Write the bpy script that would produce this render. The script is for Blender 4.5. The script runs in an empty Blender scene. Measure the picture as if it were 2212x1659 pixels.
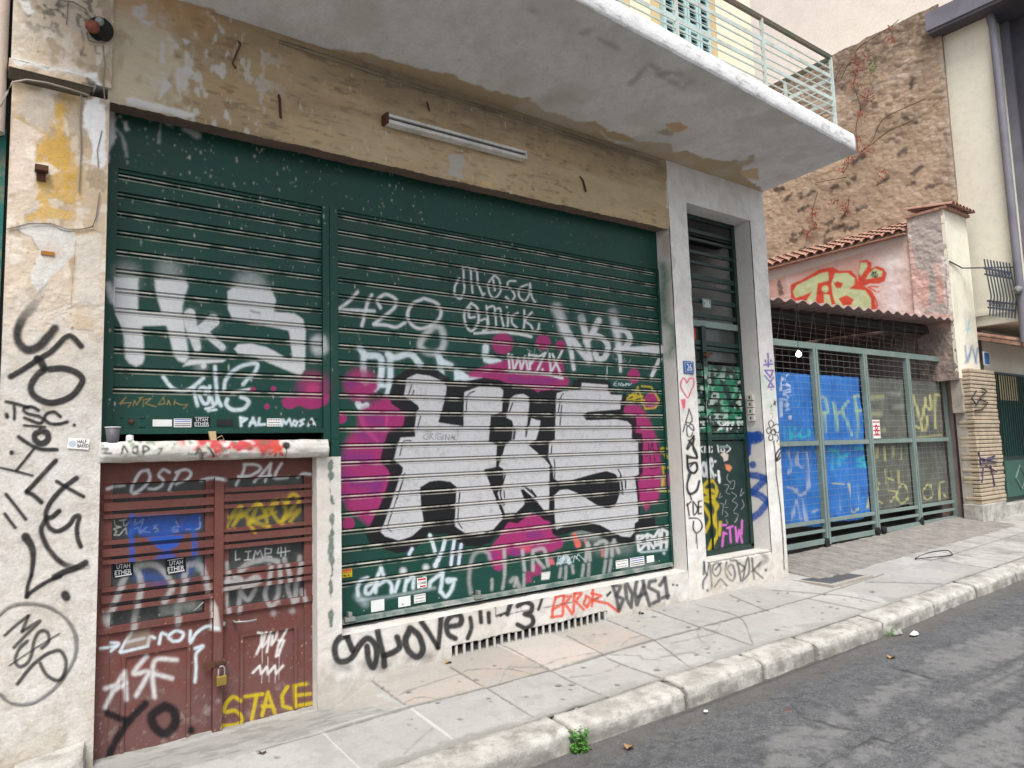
import bpy, bmesh, math, random
import numpy as np
from mathutils import Matrix, Vector
rng = np.random.default_rng(7); random.seed(7)
H = 1.75                      # height of the lens above z = 0
C = bpy.context.scene.collection
R_ = math.radians

# ------------------------------------------------------------------ camera, world, sun, exposure
yaw, pitch, roll, FU = 0.640845557, 0.0979102552, -0.0312728298, 1537.76673   # FU: focal length in overview pixels
CX, CY = 1106.0, 829.5
fw = np.array([math.sin(yaw)*math.cos(pitch), math.cos(yaw)*math.cos(pitch), math.sin(pitch)])
r0 = np.cross(fw, [0, 0, 1]); r0 /= np.linalg.norm(r0); u0 = np.cross(r0, fw)
rt = r0*math.cos(roll)+u0*math.sin(roll); up = -r0*math.sin(roll)+u0*math.cos(roll)
cam = bpy.data.cameras.new('camera'); co = bpy.data.objects.new('camera', cam); C.objects.link(co)
cam.sensor_width = 36.0; cam.lens = 36.0*FU/2212.0; cam.clip_end = 400; cam.clip_start = 0.05
co.matrix_world = Matrix(((rt[0], up[0], -fw[0], 0), (rt[1], up[1], -fw[1], -5.0), (rt[2], up[2], -fw[2], H), (0, 0, 0, 1)))
sc = bpy.context.scene; sc.camera = co
SUN_EL, SUN_AZ = R_(60), R_(212)        # a high veiled sun behind the camera
w = bpy.data.worlds.new("World"); sc.world = w; w.use_nodes = True
nt = w.node_tree; nt.nodes.clear()
sky = nt.nodes.new('ShaderNodeTexSky'); sky.sky_type = 'NISHITA'; sky.sun_disc = False
sky.sun_elevation = SUN_EL; sky.sun_rotation = SUN_AZ; sky.air_density = 1.0; sky.dust_density = 3.0
hs = nt.nodes.new('ShaderNodeHueSaturation'); hs.inputs['Saturation'].default_value = 0.22
bg = nt.nodes.new('ShaderNodeBackground'); bg.inputs[1].default_value = 0.15
ow = nt.nodes.new('ShaderNodeOutputWorld')
nt.links.new(sky.outputs[0], hs.inputs['Color']); nt.links.new(hs.outputs[0], bg.inputs[0]); nt.links.new(bg.outputs[0], ow.inputs[0])
sl = bpy.data.lights.new('sun', 'SUN'); sl.energy = 2.6; sl.angle = R_(26); sl.color = (1, .965, .92)
so = bpy.data.objects.new('sun', sl); C.objects.link(so); so.location = (0, -20, 30)
sd = Vector((math.sin(SUN_AZ)*math.cos(SUN_EL), math.cos(SUN_AZ)*math.cos(SUN_EL), math.sin(SUN_EL)))
so.rotation_euler = sd.to_track_quat('Z', 'Y').to_euler()
vs = sc.view_settings; vs.view_transform = 'Standard'; vs.look = 'None'; vs.gamma = 1; vs.exposure = 0.62; vs.use_curve_mapping = False
try:
    sc.cycles.max_bounces = 6; sc.cycles.use_denoising = True
except Exception: pass

# ------------------------------------------------------------------ photogrammetry helpers (z below is relative to the lens)
SC = 2212.0/3264.0
FR = {'A': (320, 800, 752/2212), 'B': (1060, 1140, 600/2212), 'C': (1560, 1140, 600/2212), 'D': (1060, 1500, 600/2212),
      'E': (1560, 1500, 600/2212), 'F': (300, 1440, 760/2212), 'G': (2140, 1100, 400/2212), 'H': (2140, 1400, 400/1327), 'U': (0, 0, 1/SC)}
for c_ in range(4):
    for r_ in range(4): FR['%d%d' % (c_, r_)] = (816*c_, 612*r_, 816/2212)
def U(fr, pts):
    if isinstance(pts, str): pts = [tuple(map(float, q.split(','))) for q in pts.split()]
    o = FR[fr]; p = np.asarray(pts, float).reshape(-1, 2)
    return (p*o[2]+np.array(o[:2]))*SC
def fsc(fr): return FR[fr][2]*SC
def ray(x, y): return fw+(x-CX)/FU*rt-(y-CY)/FU*up
def onY(x, y, Y=0.):
    d = ray(x, y); t = (Y+5)/d[1]; return d[0]*t, d[2]*t
def onX(x, y, X):
    d = ray(x, y); t = X/d[0]; return d[1]*t-5, d[2]*t
def zs(x, y): return -1.535+.008*x+.014*np.maximum(0, x-7)+.07*y            # pavement
def zroad(x, y=0): return zs(x, -1.66)-.115+0*y
def onS(x, y):
    d = ray(x, y); t = 3.0
    for _ in range(40):
        X, Y = d[0]*t, d[1]*t-5
        t += (d[2]*t-zs(X, Y))/(-d[2])*.8
    return d[0]*t, d[1]*t-5
def projU(X, Y, Z):
    k = X*fw[0]+(Y+5)*fw[1]+Z*fw[2]
    return CX+FU*(X*rt[0]+(Y+5)*rt[1]+Z*rt[2])/k, CY-FU*(X*up[0]+(Y+5)*up[1]+Z*up[2])/k

def vnoise(a, b, cell, seed, oct=3):
    out = np.zeros(np.broadcast(a, b).shape, np.float32); amp = 1.; tot = 0
    for o in range(oct):
        g = np.random.default_rng(seed+o*17).random((128, 128)).astype(np.float32)*2-1
        x = a/cell+500.3; y = b/cell+500.7
        xi = np.floor(x).astype(int); yi = np.floor(y).astype(int); fx = (x-xi); fy = (y-yi)
        fx = fx*fx*(3-2*fx); fy = fy*fy*(3-2*fy)
        g00 = g[xi % 128, yi % 128]; g10 = g[(xi+1) % 128, yi % 128]; g01 = g[xi % 128, (yi+1) % 128]; g11 = g[(xi+1) % 128, (yi+1) % 128]
        out += amp*((g00*(1-fx)+g10*fx)*(1-fy)+(g01*(1-fx)+g11*fx)*fy); tot += amp; amp *= .55; cell = cell/2.1
    return out/tot

COL = dict(W=(.56, .575, .585), w=(.55, .64, .68), K=(.006, .0055, .0075), k=(.04, .04, .045), P=(.30, .022, .125), p=(.13, .022, .16), Y=(.48, .36, .015), B=(.012, .075, .36),
           R=(.50, .035, .045), r=(.58, .075, .04), G=(.36, .36, .36), g=(.22, .22, .22), C=(.49, .49, .51), O=(.30, .20, .06), T=(.02, .45, .42), V=(.16, .10, .36),
           N=(.004, .055, .042), L=(.40, .50, .28), M=(.50, .10, .42), o=(.60, .17, .10), E=(.02, .25, .14), X=(.75, .74, .72), D=(.10, .085, .07), y=(.50, .48, .12))

def worley(a, b, ca, cb, seed):
    g = np.random.default_rng(seed); n = 64; jx, jy, rv, r2 = g.random((4, n, n)); X = a/ca+300; Y = b/cb+300; xi = np.floor(X).astype(int); yi = np.floor(Y).astype(int)
    f1 = np.full(a.shape, 9.); f2 = np.full(a.shape, 9.); idv = np.zeros(a.shape); id2 = np.zeros(a.shape)
    for dx in (-1, 0, 1):
        for dy in (-1, 0, 1):
            i, j = (xi+dx) % n, (yi+dy) % n; d = np.hypot(xi+dx+.15+.7*jx[i, j]-X, yi+dy+.15+.7*jy[i, j]-Y); m = d < f1
            f2 = np.where(m, f1, np.minimum(f2, d)); idv = np.where(m, rv[i, j], idv); id2 = np.where(m, r2[i, j], id2); f1 = np.where(m, d, f1)
    return f1, f2, idv, id2
class Cv:
    """A layer of paint held in a plane: ('Y',c): axes X,Z   ('X',c): axes Y,Z   ('S',0): axes X,Y on the pavement   ('R',0): road."""
    def __init__(s, plane, c, a0, a1, b0, b1, res):
        s.pl = plane; s.c = c; s.a0 = a0; s.b0 = b0; s.res = res
        n = int((a1-a0)/res)+2; m = int((b1-b0)/res)+2
        s.A, s.B = np.meshgrid(a0+np.arange(n)*res, b0+np.arange(m)*res, indexing='ij')
        if plane == 'Y': x, y = projU(s.A, np.full_like(s.A, c), s.B)
        elif plane == 'X': x, y = projU(np.full_like(s.A, c), s.A, s.B)
        elif plane == 'S': x, y = projU(s.A, s.B, zs(s.A, s.B))
        elif plane == 'R': x, y = projU(s.A, s.B, zroad(s.A))
        elif plane == 'Z': x, y = projU(s.A, s.B, c(s.A, s.B))
        s.u, s.v = x.astype(np.float32), y.astype(np.float32)
        s.rgb = np.zeros((n, m, 3), np.float32); s.a = np.zeros((n, m), np.float32)
        s.n1 = vnoise(s.A, s.B, .06, 3); s.n2 = vnoise(s.A, s.B, .015, 11, 2)
    def blend(s, sl, al, col):
        col = np.asarray(COL[col] if isinstance(col, str) else col, np.float32)
        a = s.a[sl]; o = a+al*(1-a); k = np.maximum(o, 1e-6)
        s.rgb[sl] = (s.rgb[sl]*(a*(1-al))[..., None]+col*al[..., None])/k[..., None]; s.a[sl] = o
    def win(s, pts, pad):
        m = (s.u > pts[:, 0].min()-pad) & (s.u < pts[:, 0].max()+pad) & (s.v > pts[:, 1].min()-pad) & (s.v < pts[:, 1].max()+pad)
        i = np.where(m.any(1))[0]; j = np.where(m.any(0))[0]
        if len(i) == 0: return None
        return (slice(i[0], i[-1]+1), slice(j[0], j[-1]+1))
    @staticmethod
    def segd(u, v, p, q):
        d = q-p; L = max(float(d@d), 1e-9)
        t = np.clip(((u-p[0])*d[0]+(v-p[1])*d[1])/L, 0, 1)
        return np.hypot(u-p[0]-t*d[0], v-p[1]-t*d[1]), t
    def S(s, fr, col, wd, txt, soft=None, al=.95, sm=True, warp=0., w2=None, fade=0):
        """sprayed or brushed strokes: wd is the width in frame pixels"""
        k = fsc(fr); W = wd*k/2*(1.25 if s.pl == 'S' else .84); W2 = W if w2 is None else w2*k/2*.84
        so = max(.6, (soft*k*.9 if soft is not None else W*.28))
        for part in txt.split(';'):
            p = U(fr, part.strip())
            if len(p) > 2 and sm: p = catmull(p)
            sl = s.win(p, max(W, W2)+so*2+3)
            if sl is None: continue
            u, v = s.u[sl], s.v[sl]; sd = np.full(u.shape, 1e9, np.float32); tt = np.zeros(u.shape, np.float32)
            if len(p) == 1: sd = np.hypot(u-p[0, 0], v-p[0, 1])-W
            for i in range(len(p)-1):
                d, t = s.segd(u, v, p[i], p[i+1]); f = (i+t)/(len(p)-1)
                d = d-(W+(W2-W)*f); b = d < sd; sd = np.where(b, d, sd); tt = np.where(b, f, tt)
            if warp: sd = sd+warp*k*s.n1[sl]
            sd = sd+.35*s.n2[sl]
            a = np.clip(.5-sd/(2*so), 0, 1); a = a*a*(3-2*a)*al*np.clip(1.02-(.3 if col in ('K', 'k') else 1)*(.16*np.abs(s.n1[sl])+.22*np.clip(s.n2[sl]+.1, 0, 1)), 0, 1)
            if wd*k > 4: a = np.maximum(a, .16*al*np.clip(1-sd/(2.2+wd*k*.5), 0, 1)**2*np.clip(.6+1.6*s.n2[sl], 0, 1))
            if fade: a = a*(1-fade*np.clip(1-tt*3, 0, 1)) if fade > 0 else a*(1+fade*np.clip(tt*3-2, 0, 1))
            s.blend(sl, a.astype(np.float32), col)
    def Pg(s, fr, col, txt, soft=1.2, al=.97, warp=0., sm=False, grain=0.):
        p = U(fr, txt) if fr else np.asarray(txt, float)
        if sm: p = catmull(np.vstack([p, p[:1]]))
        sl = s.win(p, soft*2+4+warp)
        if sl is None: return
        u, v = s.u[sl], s.v[sl]; sd = np.full(u.shape, 1e9, np.float32); ins = np.zeros(u.shape, bool)
        for i in range(len(p)):
            a_, b_ = p[i], p[(i+1) % len(p)]
            sd = np.minimum(sd, s.segd(u, v, a_, b_)[0])
            if a_[1] != b_[1]:
                c = (a_[1] > v) != (b_[1] > v)
                ins ^= c & (u < (b_[0]-a_[0])*(v-a_[1])/(b_[1]-a_[1])+a_[0])
        sd = np.where(ins, -sd, sd)+warp*s.n1[sl]+.3*s.n2[sl]
        a = np.clip(.5-sd/(2*soft), 0, 1)*al
        if grain: a = a*np.clip(1-grain*(s.n1[sl]+s.n2[sl]), 0, 1)
        s.blend(sl, a.astype(np.float32), col)
    def dot(s, fr, col, x, y, r, soft=None, al=.95, ry=None):
        t = np.linspace(0, 2*np.pi, 25)[:-1]
        s.Pg(fr, col, [], soft=1.) if 0 else s.Pg(None, col, U(fr, np.stack([x+r*np.cos(t), y+(ry or r)*np.sin(t)], 1)), soft=max(.9, (soft or 4)*fsc(fr)), al=al)
    def wash(s, f, col, al=1.):
        s.blend((slice(None), slice(None)), np.clip(f, 0, 1).astype(np.float32)*al, col)
    def spatter(s, n, a0, a1, b0, b1, col, r0=.002, r1=.007, streak=2.5, bias=None):
        for _ in range(n):
            x = rng.uniform(a0, a1); z = b1-(b1-b0)*(rng.random()**(bias or 1)); r = r0+(r1-r0)*rng.random()**3; st = 1+rng.random()*streak
            i0 = int((x-3*r-s.a0)/s.res); i1 = int((x+3*r-s.a0)/s.res)+2; j0 = int((z-3*r*st-s.b0)/s.res); j1 = int((z+3*r*st-s.b0)/s.res)+2
            i0 = max(i0, 0); j0 = max(j0, 0)
            if i1 <= i0 or j1 <= j0: continue
            sl = (slice(i0, i1), slice(j0, j1)); A, B = s.A[sl], s.B[sl]
            if A.size == 0: continue
            d = np.hypot(A-x, (B-z)/st)/r
            s.blend(sl, (np.clip(1.25-d, 0, 1)*rng.uniform(.35, .95)).astype(np.float32), col)
    def at(s, a, b):
        i = np.clip((a-s.a0)/s.res, 0, s.A.shape[0]-1.001); j = np.clip((b-s.b0)/s.res, 0, s.A.shape[1]-1.001)
        i0 = i.astype(int); j0 = j.astype(int); fi = (i-i0)[..., None]; fj = (j-j0)[..., None]
        q = np.concatenate([s.rgb*s.a[..., None], s.a[..., None]], 2) if not hasattr(s, 'q') else s.q
        s.q = q
        r = (q[i0, j0]*(1-fi)+q[i0+1, j0]*fi)*(1-fj)+(q[i0, j0+1]*(1-fi)+q[i0+1, j0+1]*fi)*fj
        r[..., :3] /= np.maximum(r[..., 3:], 1e-5)
        return r
def catmull(p, n=6):
    q = np.vstack([2*p[0]-p[1], p, 2*p[-1]-p[-2]]); out = []
    for i in range(1, len(q)-2):
        a, b, c, d = q[i-1:i+3]
        for t in np.arange(n)/n:
            out.append(.5*(2*b+(c-a)*t+(2*a-5*b+4*c-d)*t*t+(3*b-a-3*c+d)*t**3))
    out.append(p[-1]); return np.array(out)

# ------------------------------------------------------------------ materials
def Mt(name, col, rough=.85, col2=None, sc1=2.5, mixlo=.42, mixhi=.62, grime=None, sg=9., gam=.35, bump=.25, bs=90., metal=0., spec=.25, stretch=(1, 1, 1), fine=.18, extra=None, prough=.75):
    m = bpy.data.materials.new(name); m.use_nodes = True; n = m.node_tree; N = n.nodes; L = n.links; N.clear()
    out = N.new('ShaderNodeOutputMaterial'); b = N.new('ShaderNodeBsdfPrincipled'); L.new(b.outputs[0], out.inputs[0])
    g = N.new('ShaderNodeNewGeometry'); mp = N.new('ShaderNodeMapping'); mp.inputs['Scale'].default_value = stretch; L.new(g.outputs['Position'], mp.inputs[0])
    def noise(scale, det=5, rough=.6):
        t = N.new('ShaderNodeTexNoise'); t.inputs['Scale'].default_value = scale; t.inputs['Detail'].default_value = det; t.inputs['Roughness'].default_value = rough
        L.new(mp.outputs[0], t.inputs['Vector']); return t
    def mix(fac, a, bcol, typ='MIX'):
        x = N.new('ShaderNodeMix'); x.data_type = 'RGBA'; x.blend_type = typ
        for sck, val in ((x.inputs[0], fac), (x.inputs[6], a), (x.inputs[7], bcol)):
            if isinstance(val, bpy.types.NodeSocket): L.new(val, sck)
            else: sck.default_value = val if isinstance(val, float) else (*val, 1)
        return x.outputs[2]
    def rng_(sock, lo, hi, a=0., bb=1.):
        r = N.new('ShaderNodeMapRange'); L.new(sock, r.inputs[0])
        for i, v in enumerate((lo, hi, a, bb)): r.inputs[i+1].default_value = v
        return r.outputs[0]
    c = mix(rng_(noise(sc1).outputs[0], mixlo, mixhi), col, col2 or tuple(x*.82 for x in col))
    if grime: c = mix(rng_(noise(sg, 8, .7).outputs[0], .48, .78, 0, gam*2), c, grime)
    c = mix(fine, c, rng_(noise(bs*1.3, 3).outputs[0], .3, .7, .25, 1.), 'MULTIPLY') if fine else c
    if extra: c = extra(N, L, mp, mix, rng_, noise, c)
    at = N.new('ShaderNodeAttribute'); at.attribute_name = 'paint'
    pc = mix(.25, at.outputs['Color'], rng_(noise(40, 4).outputs[0], .3, .7, .6, 1.1), 'MULTIPLY')
    c = mix(at.outputs['Alpha'], c, pc); L.new(c, b.inputs['Base Color'])
    rr = N.new('ShaderNodeMapRange'); L.new(at.outputs['Alpha'], rr.inputs[0]); rr.inputs[3].default_value = rough; rr.inputs[4].default_value = min(rough, prough)
    L.new(rr.outputs[0], b.inputs['Roughness'])
    b.inputs['Metallic'].default_value = metal; b.inputs['Specular IOR Level'].default_value = spec
    if bump:
        bp = N.new('ShaderNodeBump'); bp.inputs['Strength'].default_value = bump; bp.inputs['Distance'].default_value = .01
        L.new(noise(bs, 6, .65).outputs[0], bp.inputs['Height']); L.new(bp.outputs[0], b.inputs['Normal'])
    return m
def glow(name, col, st):
    m = bpy.data.materials.new(name); m.use_nodes = True; b = m.node_tree.nodes['Principled BSDF']
    b.inputs['Base Color'].default_value = (*col, 1); b.inputs['Emission Color'].default_value = (*col, 1); b.inputs['Emission Strength'].default_value = st; return m

# ------------------------------------------------------------------ mesh building
WORG = {}
class MB:
    def __init__(s): s.v = []; s.f = []; s.c = []; s.n = 0; s.sm = []
    def add(s, v, f, c=None, sm=False):
        s.sm += [sm]*len(f)
        v = np.asarray(v, np.float64).reshape(-1, 3); f = [tuple(q) for q in (np.asarray(f)+s.n).tolist()] if isinstance(f, np.ndarray) else [tuple(i+s.n for i in q) for q in f]
        s.v.append(v); s.f += f; s.c.append(np.zeros((len(v), 4), np.float32) if c is None else np.asarray(c, np.float32).reshape(-1, 4)); s.n += len(v); return s
    def box(s, x0, x1, y0, y1, z0, z1, c=None, nofront=False):
        v = [(x, y, z) for x in (x0, x1) for y in (y0, y1) for z in (z0, z1)]
        f = [(0, 1, 3, 2), (4, 6, 7, 5), (0, 4, 5, 1), (2, 3, 7, 6), (0, 2, 6, 4), (1, 5, 7, 3)]
        if nofront: f.pop(2)
        return s.add(v, f, None if c is None else [c]*8)
    def hexa(s, lo, hi, c=None):     # two quads of four points
        v = list(lo)+list(hi); return s.add(v, [(3, 2, 1, 0), (4, 5, 6, 7), (0, 1, 5, 4), (1, 2, 6, 5), (2, 3, 7, 6), (3, 0, 4, 7)], None if c is None else [c]*8)
    def grid(s, A, B, fn, col=None):
        a, b = np.meshgrid(A, B, indexing='ij'); P = np.stack(np.broadcast_arrays(*fn(a, b)), -1); n, m = a.shape
        i = (np.arange(n-1)[:, None]*m+np.arange(m-1)[None]).ravel(); F = np.stack([i, i+m, i+m+1, i+1], 1)
        return s.add(P.reshape(-1, 3), F, None if col is None else col(a, b).reshape(-1, 4), True)
    def front(s, x0, x1, z0, z1, Y, th, cv, res=.006, relief=None, back=True):
        A = np.linspace(x0, x1, max(2, int((x1-x0)/res)+1)); B = np.linspace(z0, z1, max(2, int((z1-z0)/res)+1))
        s.grid(A, B, lambda a, b: (a, Y+(relief(a, b) if relief else 0*a), b), cv.at if cv else None)
        if back: s.box(x0, x1, Y, Y+th, z0, z1, nofront=True)
        return s
    def sideX(s, X, y0, y1, z0, z1, cv, res=.01, flip=False):
        A = np.linspace(y0, y1, max(2, int((y1-y0)/res)+1)); B = np.linspace(z0, z1, max(2, int((z1-z0)/res)+1))
        return s.grid(A, B, lambda a, b: (X+0*a, a, b), cv.at if cv else None)
    def tube(s, pts, r, n=8, c=None):
        p = np.asarray(pts, float); V = []; F = []
        for i in range(len(p)):
            d = p[min(i+1, len(p)-1)]-p[max(i-1, 0)]; d /= max(np.linalg.norm(d), 1e-9)
            a = np.cross(d, [0, 0, 1.] if abs(d[2]) < .9 else [1., 0, 0]); a /= np.linalg.norm(a); b = np.cross(d, a)
            rr = r[i] if hasattr(r, '__len__') else r
            for k in range(n): V.append(p[i]+rr*(a*math.cos(2*math.pi*k/n)+b*math.sin(2*math.pi*k/n)))
        for i in range(len(p)-1):
            for k in range(n): F.append((i*n+k, i*n+(k+1) % n, (i+1)*n+(k+1) % n, (i+1)*n+k))
        cap = [tuple(range(n-1, -1, -1)), tuple((len(p)-1)*n+k for k in range(n))]; cc_ = None if c is None else [c]*len(V)
        s.add(V, F, cc_, n > 5); return s.add(np.array(V)[list(cap[0])+list(cap[1])], [tuple(range(n)), tuple(range(n, 2*n))], None if c is None else [c]*(2*n))
    def lathe(s, o, ax, prof, n=16, c=None):     # prof: (distance along ax, radius)
        ax = np.array(ax, float); ax /= np.linalg.norm(ax)
        return s.tube([np.array(o)+ax*t for t, _ in prof], [max(r, 1e-4) for _, r in prof], n, c)
    def bar(s, p, q, w, h, side=(0, 1, 0), c=None):
        p = np.array(p, float); q = np.array(q, float); d = q-p; d /= np.linalg.norm(d); sd_ = np.array(side, float); sd_ -= d*(sd_@d); sd_ /= np.linalg.norm(sd_); u = np.cross(d, sd_)
        ring = lambda o: [o+sd_*a*w/2+u*b*h/2 for a, b in ((-1, -1), (1, -1), (1, 1), (-1, 1))]
        return s.hexa(ring(p), ring(q), c)
def mk(name, mb, mat, parent=None, smooth=False, bevel=0, **kw):
    V = np.vstack(mb.v) if mb.v else np.zeros((0, 3)); V = V+np.array([0, 0, H])
    lo, hi = V.min(0), V.max(0); org = np.array([(lo[0]+hi[0])/2, (lo[1]+hi[1])/2, lo[2]])
    me = bpy.data.meshes.new(name); me.from_pydata([], [], [])
    nv = len(V); me.vertices.add(nv); me.vertices.foreach_set('co', (V-org).astype(np.float32).ravel())
    lt = np.array([len(f) for f in mb.f]); ls = np.concatenate([[0], np.cumsum(lt)[:-1]]); li = np.concatenate([np.asarray(f) for f in mb.f]) if len(set(lt)) > 1 else np.array(mb.f).ravel()
    me.loops.add(int(lt.sum())); me.loops.foreach_set('vertex_index', li.astype(np.int32)); me.polygons.add(len(lt)); me.polygons.foreach_set('loop_start', ls.astype(np.int32))
    try: me.polygons.foreach_set('loop_total', lt.astype(np.int32))
    except Exception: pass
    cc = np.vstack(mb.c)
    if 1:
        at = me.attributes.new('paint', 'FLOAT_COLOR', 'POINT'); at.data.foreach_set('color', cc.ravel())
    me.update(calc_edges=True); me.validate()
    me.polygons.foreach_set('use_smooth', np.ones(len(lt), bool) if smooth else np.array(mb.sm, bool))
    me.materials.append(mat); o = bpy.data.objects.new(name, me); C.objects.link(o)
    if parent: o.parent = parent; o.location = org-WORG[parent.name]
    else: o.location = org
    WORG[o.name] = org
    if bevel:
        b = o.modifiers.new('bevel', 'BEVEL'); b.width = bevel; b.segments = 2; b.limit_method = 'ANGLE'; b.angle_limit = R_(50)
    tag(o, **kw); return o
def tag(o, label=None, cat=None, group=None, kind=None):
    for k, v in (('label', label), ('category', cat), ('group', group), ('kind', kind)):
        if v: o[k] = v
def empty(name, loc, **kw):
    o = bpy.data.objects.new(name, None); C.objects.link(o); l = np.array(loc, float)+np.array([0, 0, H]); o.location = l; WORG[o.name] = l; o.empty_display_size = .2
    tag(o, **kw); return o
def fix_normals():
    for o in C.objects:
        if o.type == 'MESH' and len(o.data.polygons) < 60000:
            bm = bmesh.new(); bm.from_mesh(o.data); bmesh.ops.recalc_face_normals(bm, faces=bm.faces); bm.to_mesh(o.data); bm.free()
# ------------------------------------------------------------------ painted layers
# --- left pilaster
PIL = Cv('Y', -.2, .03, .62, -1.95, 3.15, .0045); c = PIL
c.wash(.9*np.clip((c.B-.55+.25*c.n1)/.5, 0, 1), (.60, .49, .37))
c.wash(np.clip((vnoise(c.A, c.B*.35, .16, 5)-.05)*4, 0, 1)*(c.B > .8), (.50, .36, .22), .55)
c.wash(np.clip((c.B-2.3)*4, 0, 1)*np.clip((vnoise(c.A, c.B, .12, 8)+.1)*3, 0, 1), (.52, .46, .38), .8)
c.wash(np.clip((vnoise(c.A, c.B, .05, 21)-.25)*9, 0, 1)*np.clip((c.B-2.45)*5, 0, 1), (.10, .09, .075), .75)
c.wash(np.clip((vnoise(c.A, c.B*.18, .05, 151)-.02)*6, 0, 1)*np.clip((c.B-1.15)*5, 0, 1)*np.clip((2.32-c.B)*8, 0, 1)*np.clip((c.A-.16)*9, 0, 1)*np.clip((.45-c.A)*14, 0, 1), (.56, .34, .07), .85)
c.wash(np.clip((vnoise(c.A, c.B, .09, 153)-.12)*7, 0, 1)*np.clip((c.B-.9)*4, 0, 1), (.70, .63, .54), .7)
c.wash(np.clip((vnoise(c.A, c.B*.5, .07, 155)-.22)*8, 0, 1)*np.clip((c.B-.9)*4, 0, 1), (.33, .25, .16), .6)
c.wash(np.clip(1-np.abs(c.B-2.19)/.06, 0, 1)*np.clip(.7+c.n1, 0, 1), (.20, .14, .09), .7)  # shadow under the ledge, painted as a brown streak
for q in ("100,1000 220,1060 300,1120 420,1160", "130,130 220,160 330,120", "330,1250 300,1340 210,1330"): c.S('00', 'D', 7, q, al=.7, warp=8)
c.Pg('00', (.52, .34, .12), "120,980 280,1080 430,1160 560,1200 640,1320 500,1340 380,1290 330,1250 180,1080", soft=3, al=.6, warp=4)
c.Pg('00', (.55, .33, .07), "480,900 560,900 560,1300 640,1330 670,1659 330,1659 300,1300 480,1180", soft=4, al=.75, warp=6)
c.Pg('00', (.50, .43, .36), "200,840 440,760 470,1000 430,1150 260,1080 150,960", soft=6, al=.8, warp=5)
c.Pg('00', (.66, .54, .45), "110,1010 230,1080 380,1170 300,1240 310,1330 300,1420 280,1659 90,1659", soft=2, al=.9, warp=4)
c.Pg('00', (.74, .66, .55), "200,1280 300,1260 300,1400 420,1400 520,1480 400,1540 270,1520 280,1400", soft=2, al=.8, warp=5)
c.Pg('01', (.56, .36, .11), "330,0 650,0 650,110 590,100 500,60 420,60 440,120 640,180 600,240 400,230 220,240 290,170 360,110 300,60", soft=2, al=.9, warp=4)
c.Pg('01', (.48, .44, .38), "280,60 340,100 330,170 260,180 290,120 260,90", soft=2, al=.8, warp=4)
c.Pg('00', (.80, .80, .80), "740,870 830,830 910,920 915,1420 870,1450 790,1410 800,1300 760,1130 720,1100", soft=2, al=.95, warp=6)
c.Pg('00', (.80, .80, .80), "690,690 720,650 830,640 880,790 800,800 770,730", soft=2, al=.95, warp=4)
c.Pg('00', (.74, .74, .72), "150,20 250,20 270,90 330,120 240,150 200,100", soft=2, al=.9, warp=4)
c.Pg('00', (.70, .71, .70), "120,520 400,580 700,640 700,690 300,620 120,600", soft=5, al=.8, warp=6)
c.S('00', 'D', 26, "700,750 860,790 900,840", al=.8, warp=14); c.S('00', 'D', 40, "740,720 790,760", al=.8, warp=20)
for q in ("820,420 820,470 860,480", "700,480 740,490", "420,90 520,120 560,170", "480,60 580,70", "700,270 720,400 700,480"): c.S('00', 'D', 22, q, al=.55, warp=18)
c.Pg('01', (.62, .61, .58), "150,330 330,270 560,310 650,330 640,560 560,620 480,700 330,860 260,780 300,620 340,500 270,400", soft=2, al=.85, warp=6)
c.Pg('01', (.55, .47, .40), "420,430 540,470 560,530 480,620 380,600 350,500", soft=5, al=.8, warp=5)
c.S('01', 'D', 9, "150,330 210,370 270,390 300,450 330,500", al=.75, warp=5); c.S('01', 'D', 10, "70,320 160,300 340,270 480,300 560,340 780,330 860,350", al=.7, warp=6)
c.Pg('01', (.61, .56, .49), "660,370 880,360 860,980 630,980", soft=3, al=.85, warp=3)
c.S('01', 'D', 5, "660,370 640,600 620,870 610,990", al=.6); c.S('01', 'D', 8, "60,660 120,630 170,640", al=.5); c.S('01', 'D', 6, "400,940 470,950 520,900 590,890", al=.6)
c.S('01', 'D', 7, "600,1000 660,970 740,950 800,970", al=.6)
c.S('01', (.35, .10, .04), 22, "610,1050;620,1170", al=.8, warp=8); c.S('01', (.30, .25, .2), 26, "240,525;300,620", al=.8)
c.wash(np.clip((-.95-c.B+.5*c.n1)/.7, 0, 1)*np.clip((vnoise(c.A, c.B, .1, 31)+.3)*2, 0, 1), (.40, .35, .28), .65)
c.wash(np.clip((vnoise(c.A, c.B, .025, 41)-.35)*9, 0, 1), (.47, .43, .38), .4)
S = c.S
S('01', 'K', 92, "350,880 300,960 200,1080 150,1200 165,1300 235,1360 330,1335 420,1240 470,1180", soft=22, fade=.85, warp=8)
S('01', 'K', 62, "700,1330 620,1250 560,1260 450,1370 340,1440 200,1530 90,1595", soft=9); S('01', 'K', 80, "320,1440;345,1450 380,1520", soft=9)
S('01', 'K', 70, "390,1530 330,1570 280,1640 265,1700 300,1765 400,1815 500,1812 620,1760 700,1660 705,1600 640,1550 540,1522 430,1530", soft=9)
S('02', 'K', 36, "50,150 140,170 240,200;120,190 125,240 122,300;330,225 270,195 205,210 230,250 340,280 370,315 330,335 210,290;520,280 470,240 410,250 385,290 420,335 500,345 580,325", soft=6)
S('02', 'K', 46, "55,262 60,280", soft=6); S('02', 'K', 38, "640,353", soft=5); S('02', 'K', 27, "205,355 290,362 390,370", soft=5)
S('02', 'K', 66, "355,402 408,425 412,480 355,515 302,480 305,430 355,402", soft=6); S('02', 'K', 42, "160,455 240,510 350,560 490,565", soft=7)
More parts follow.
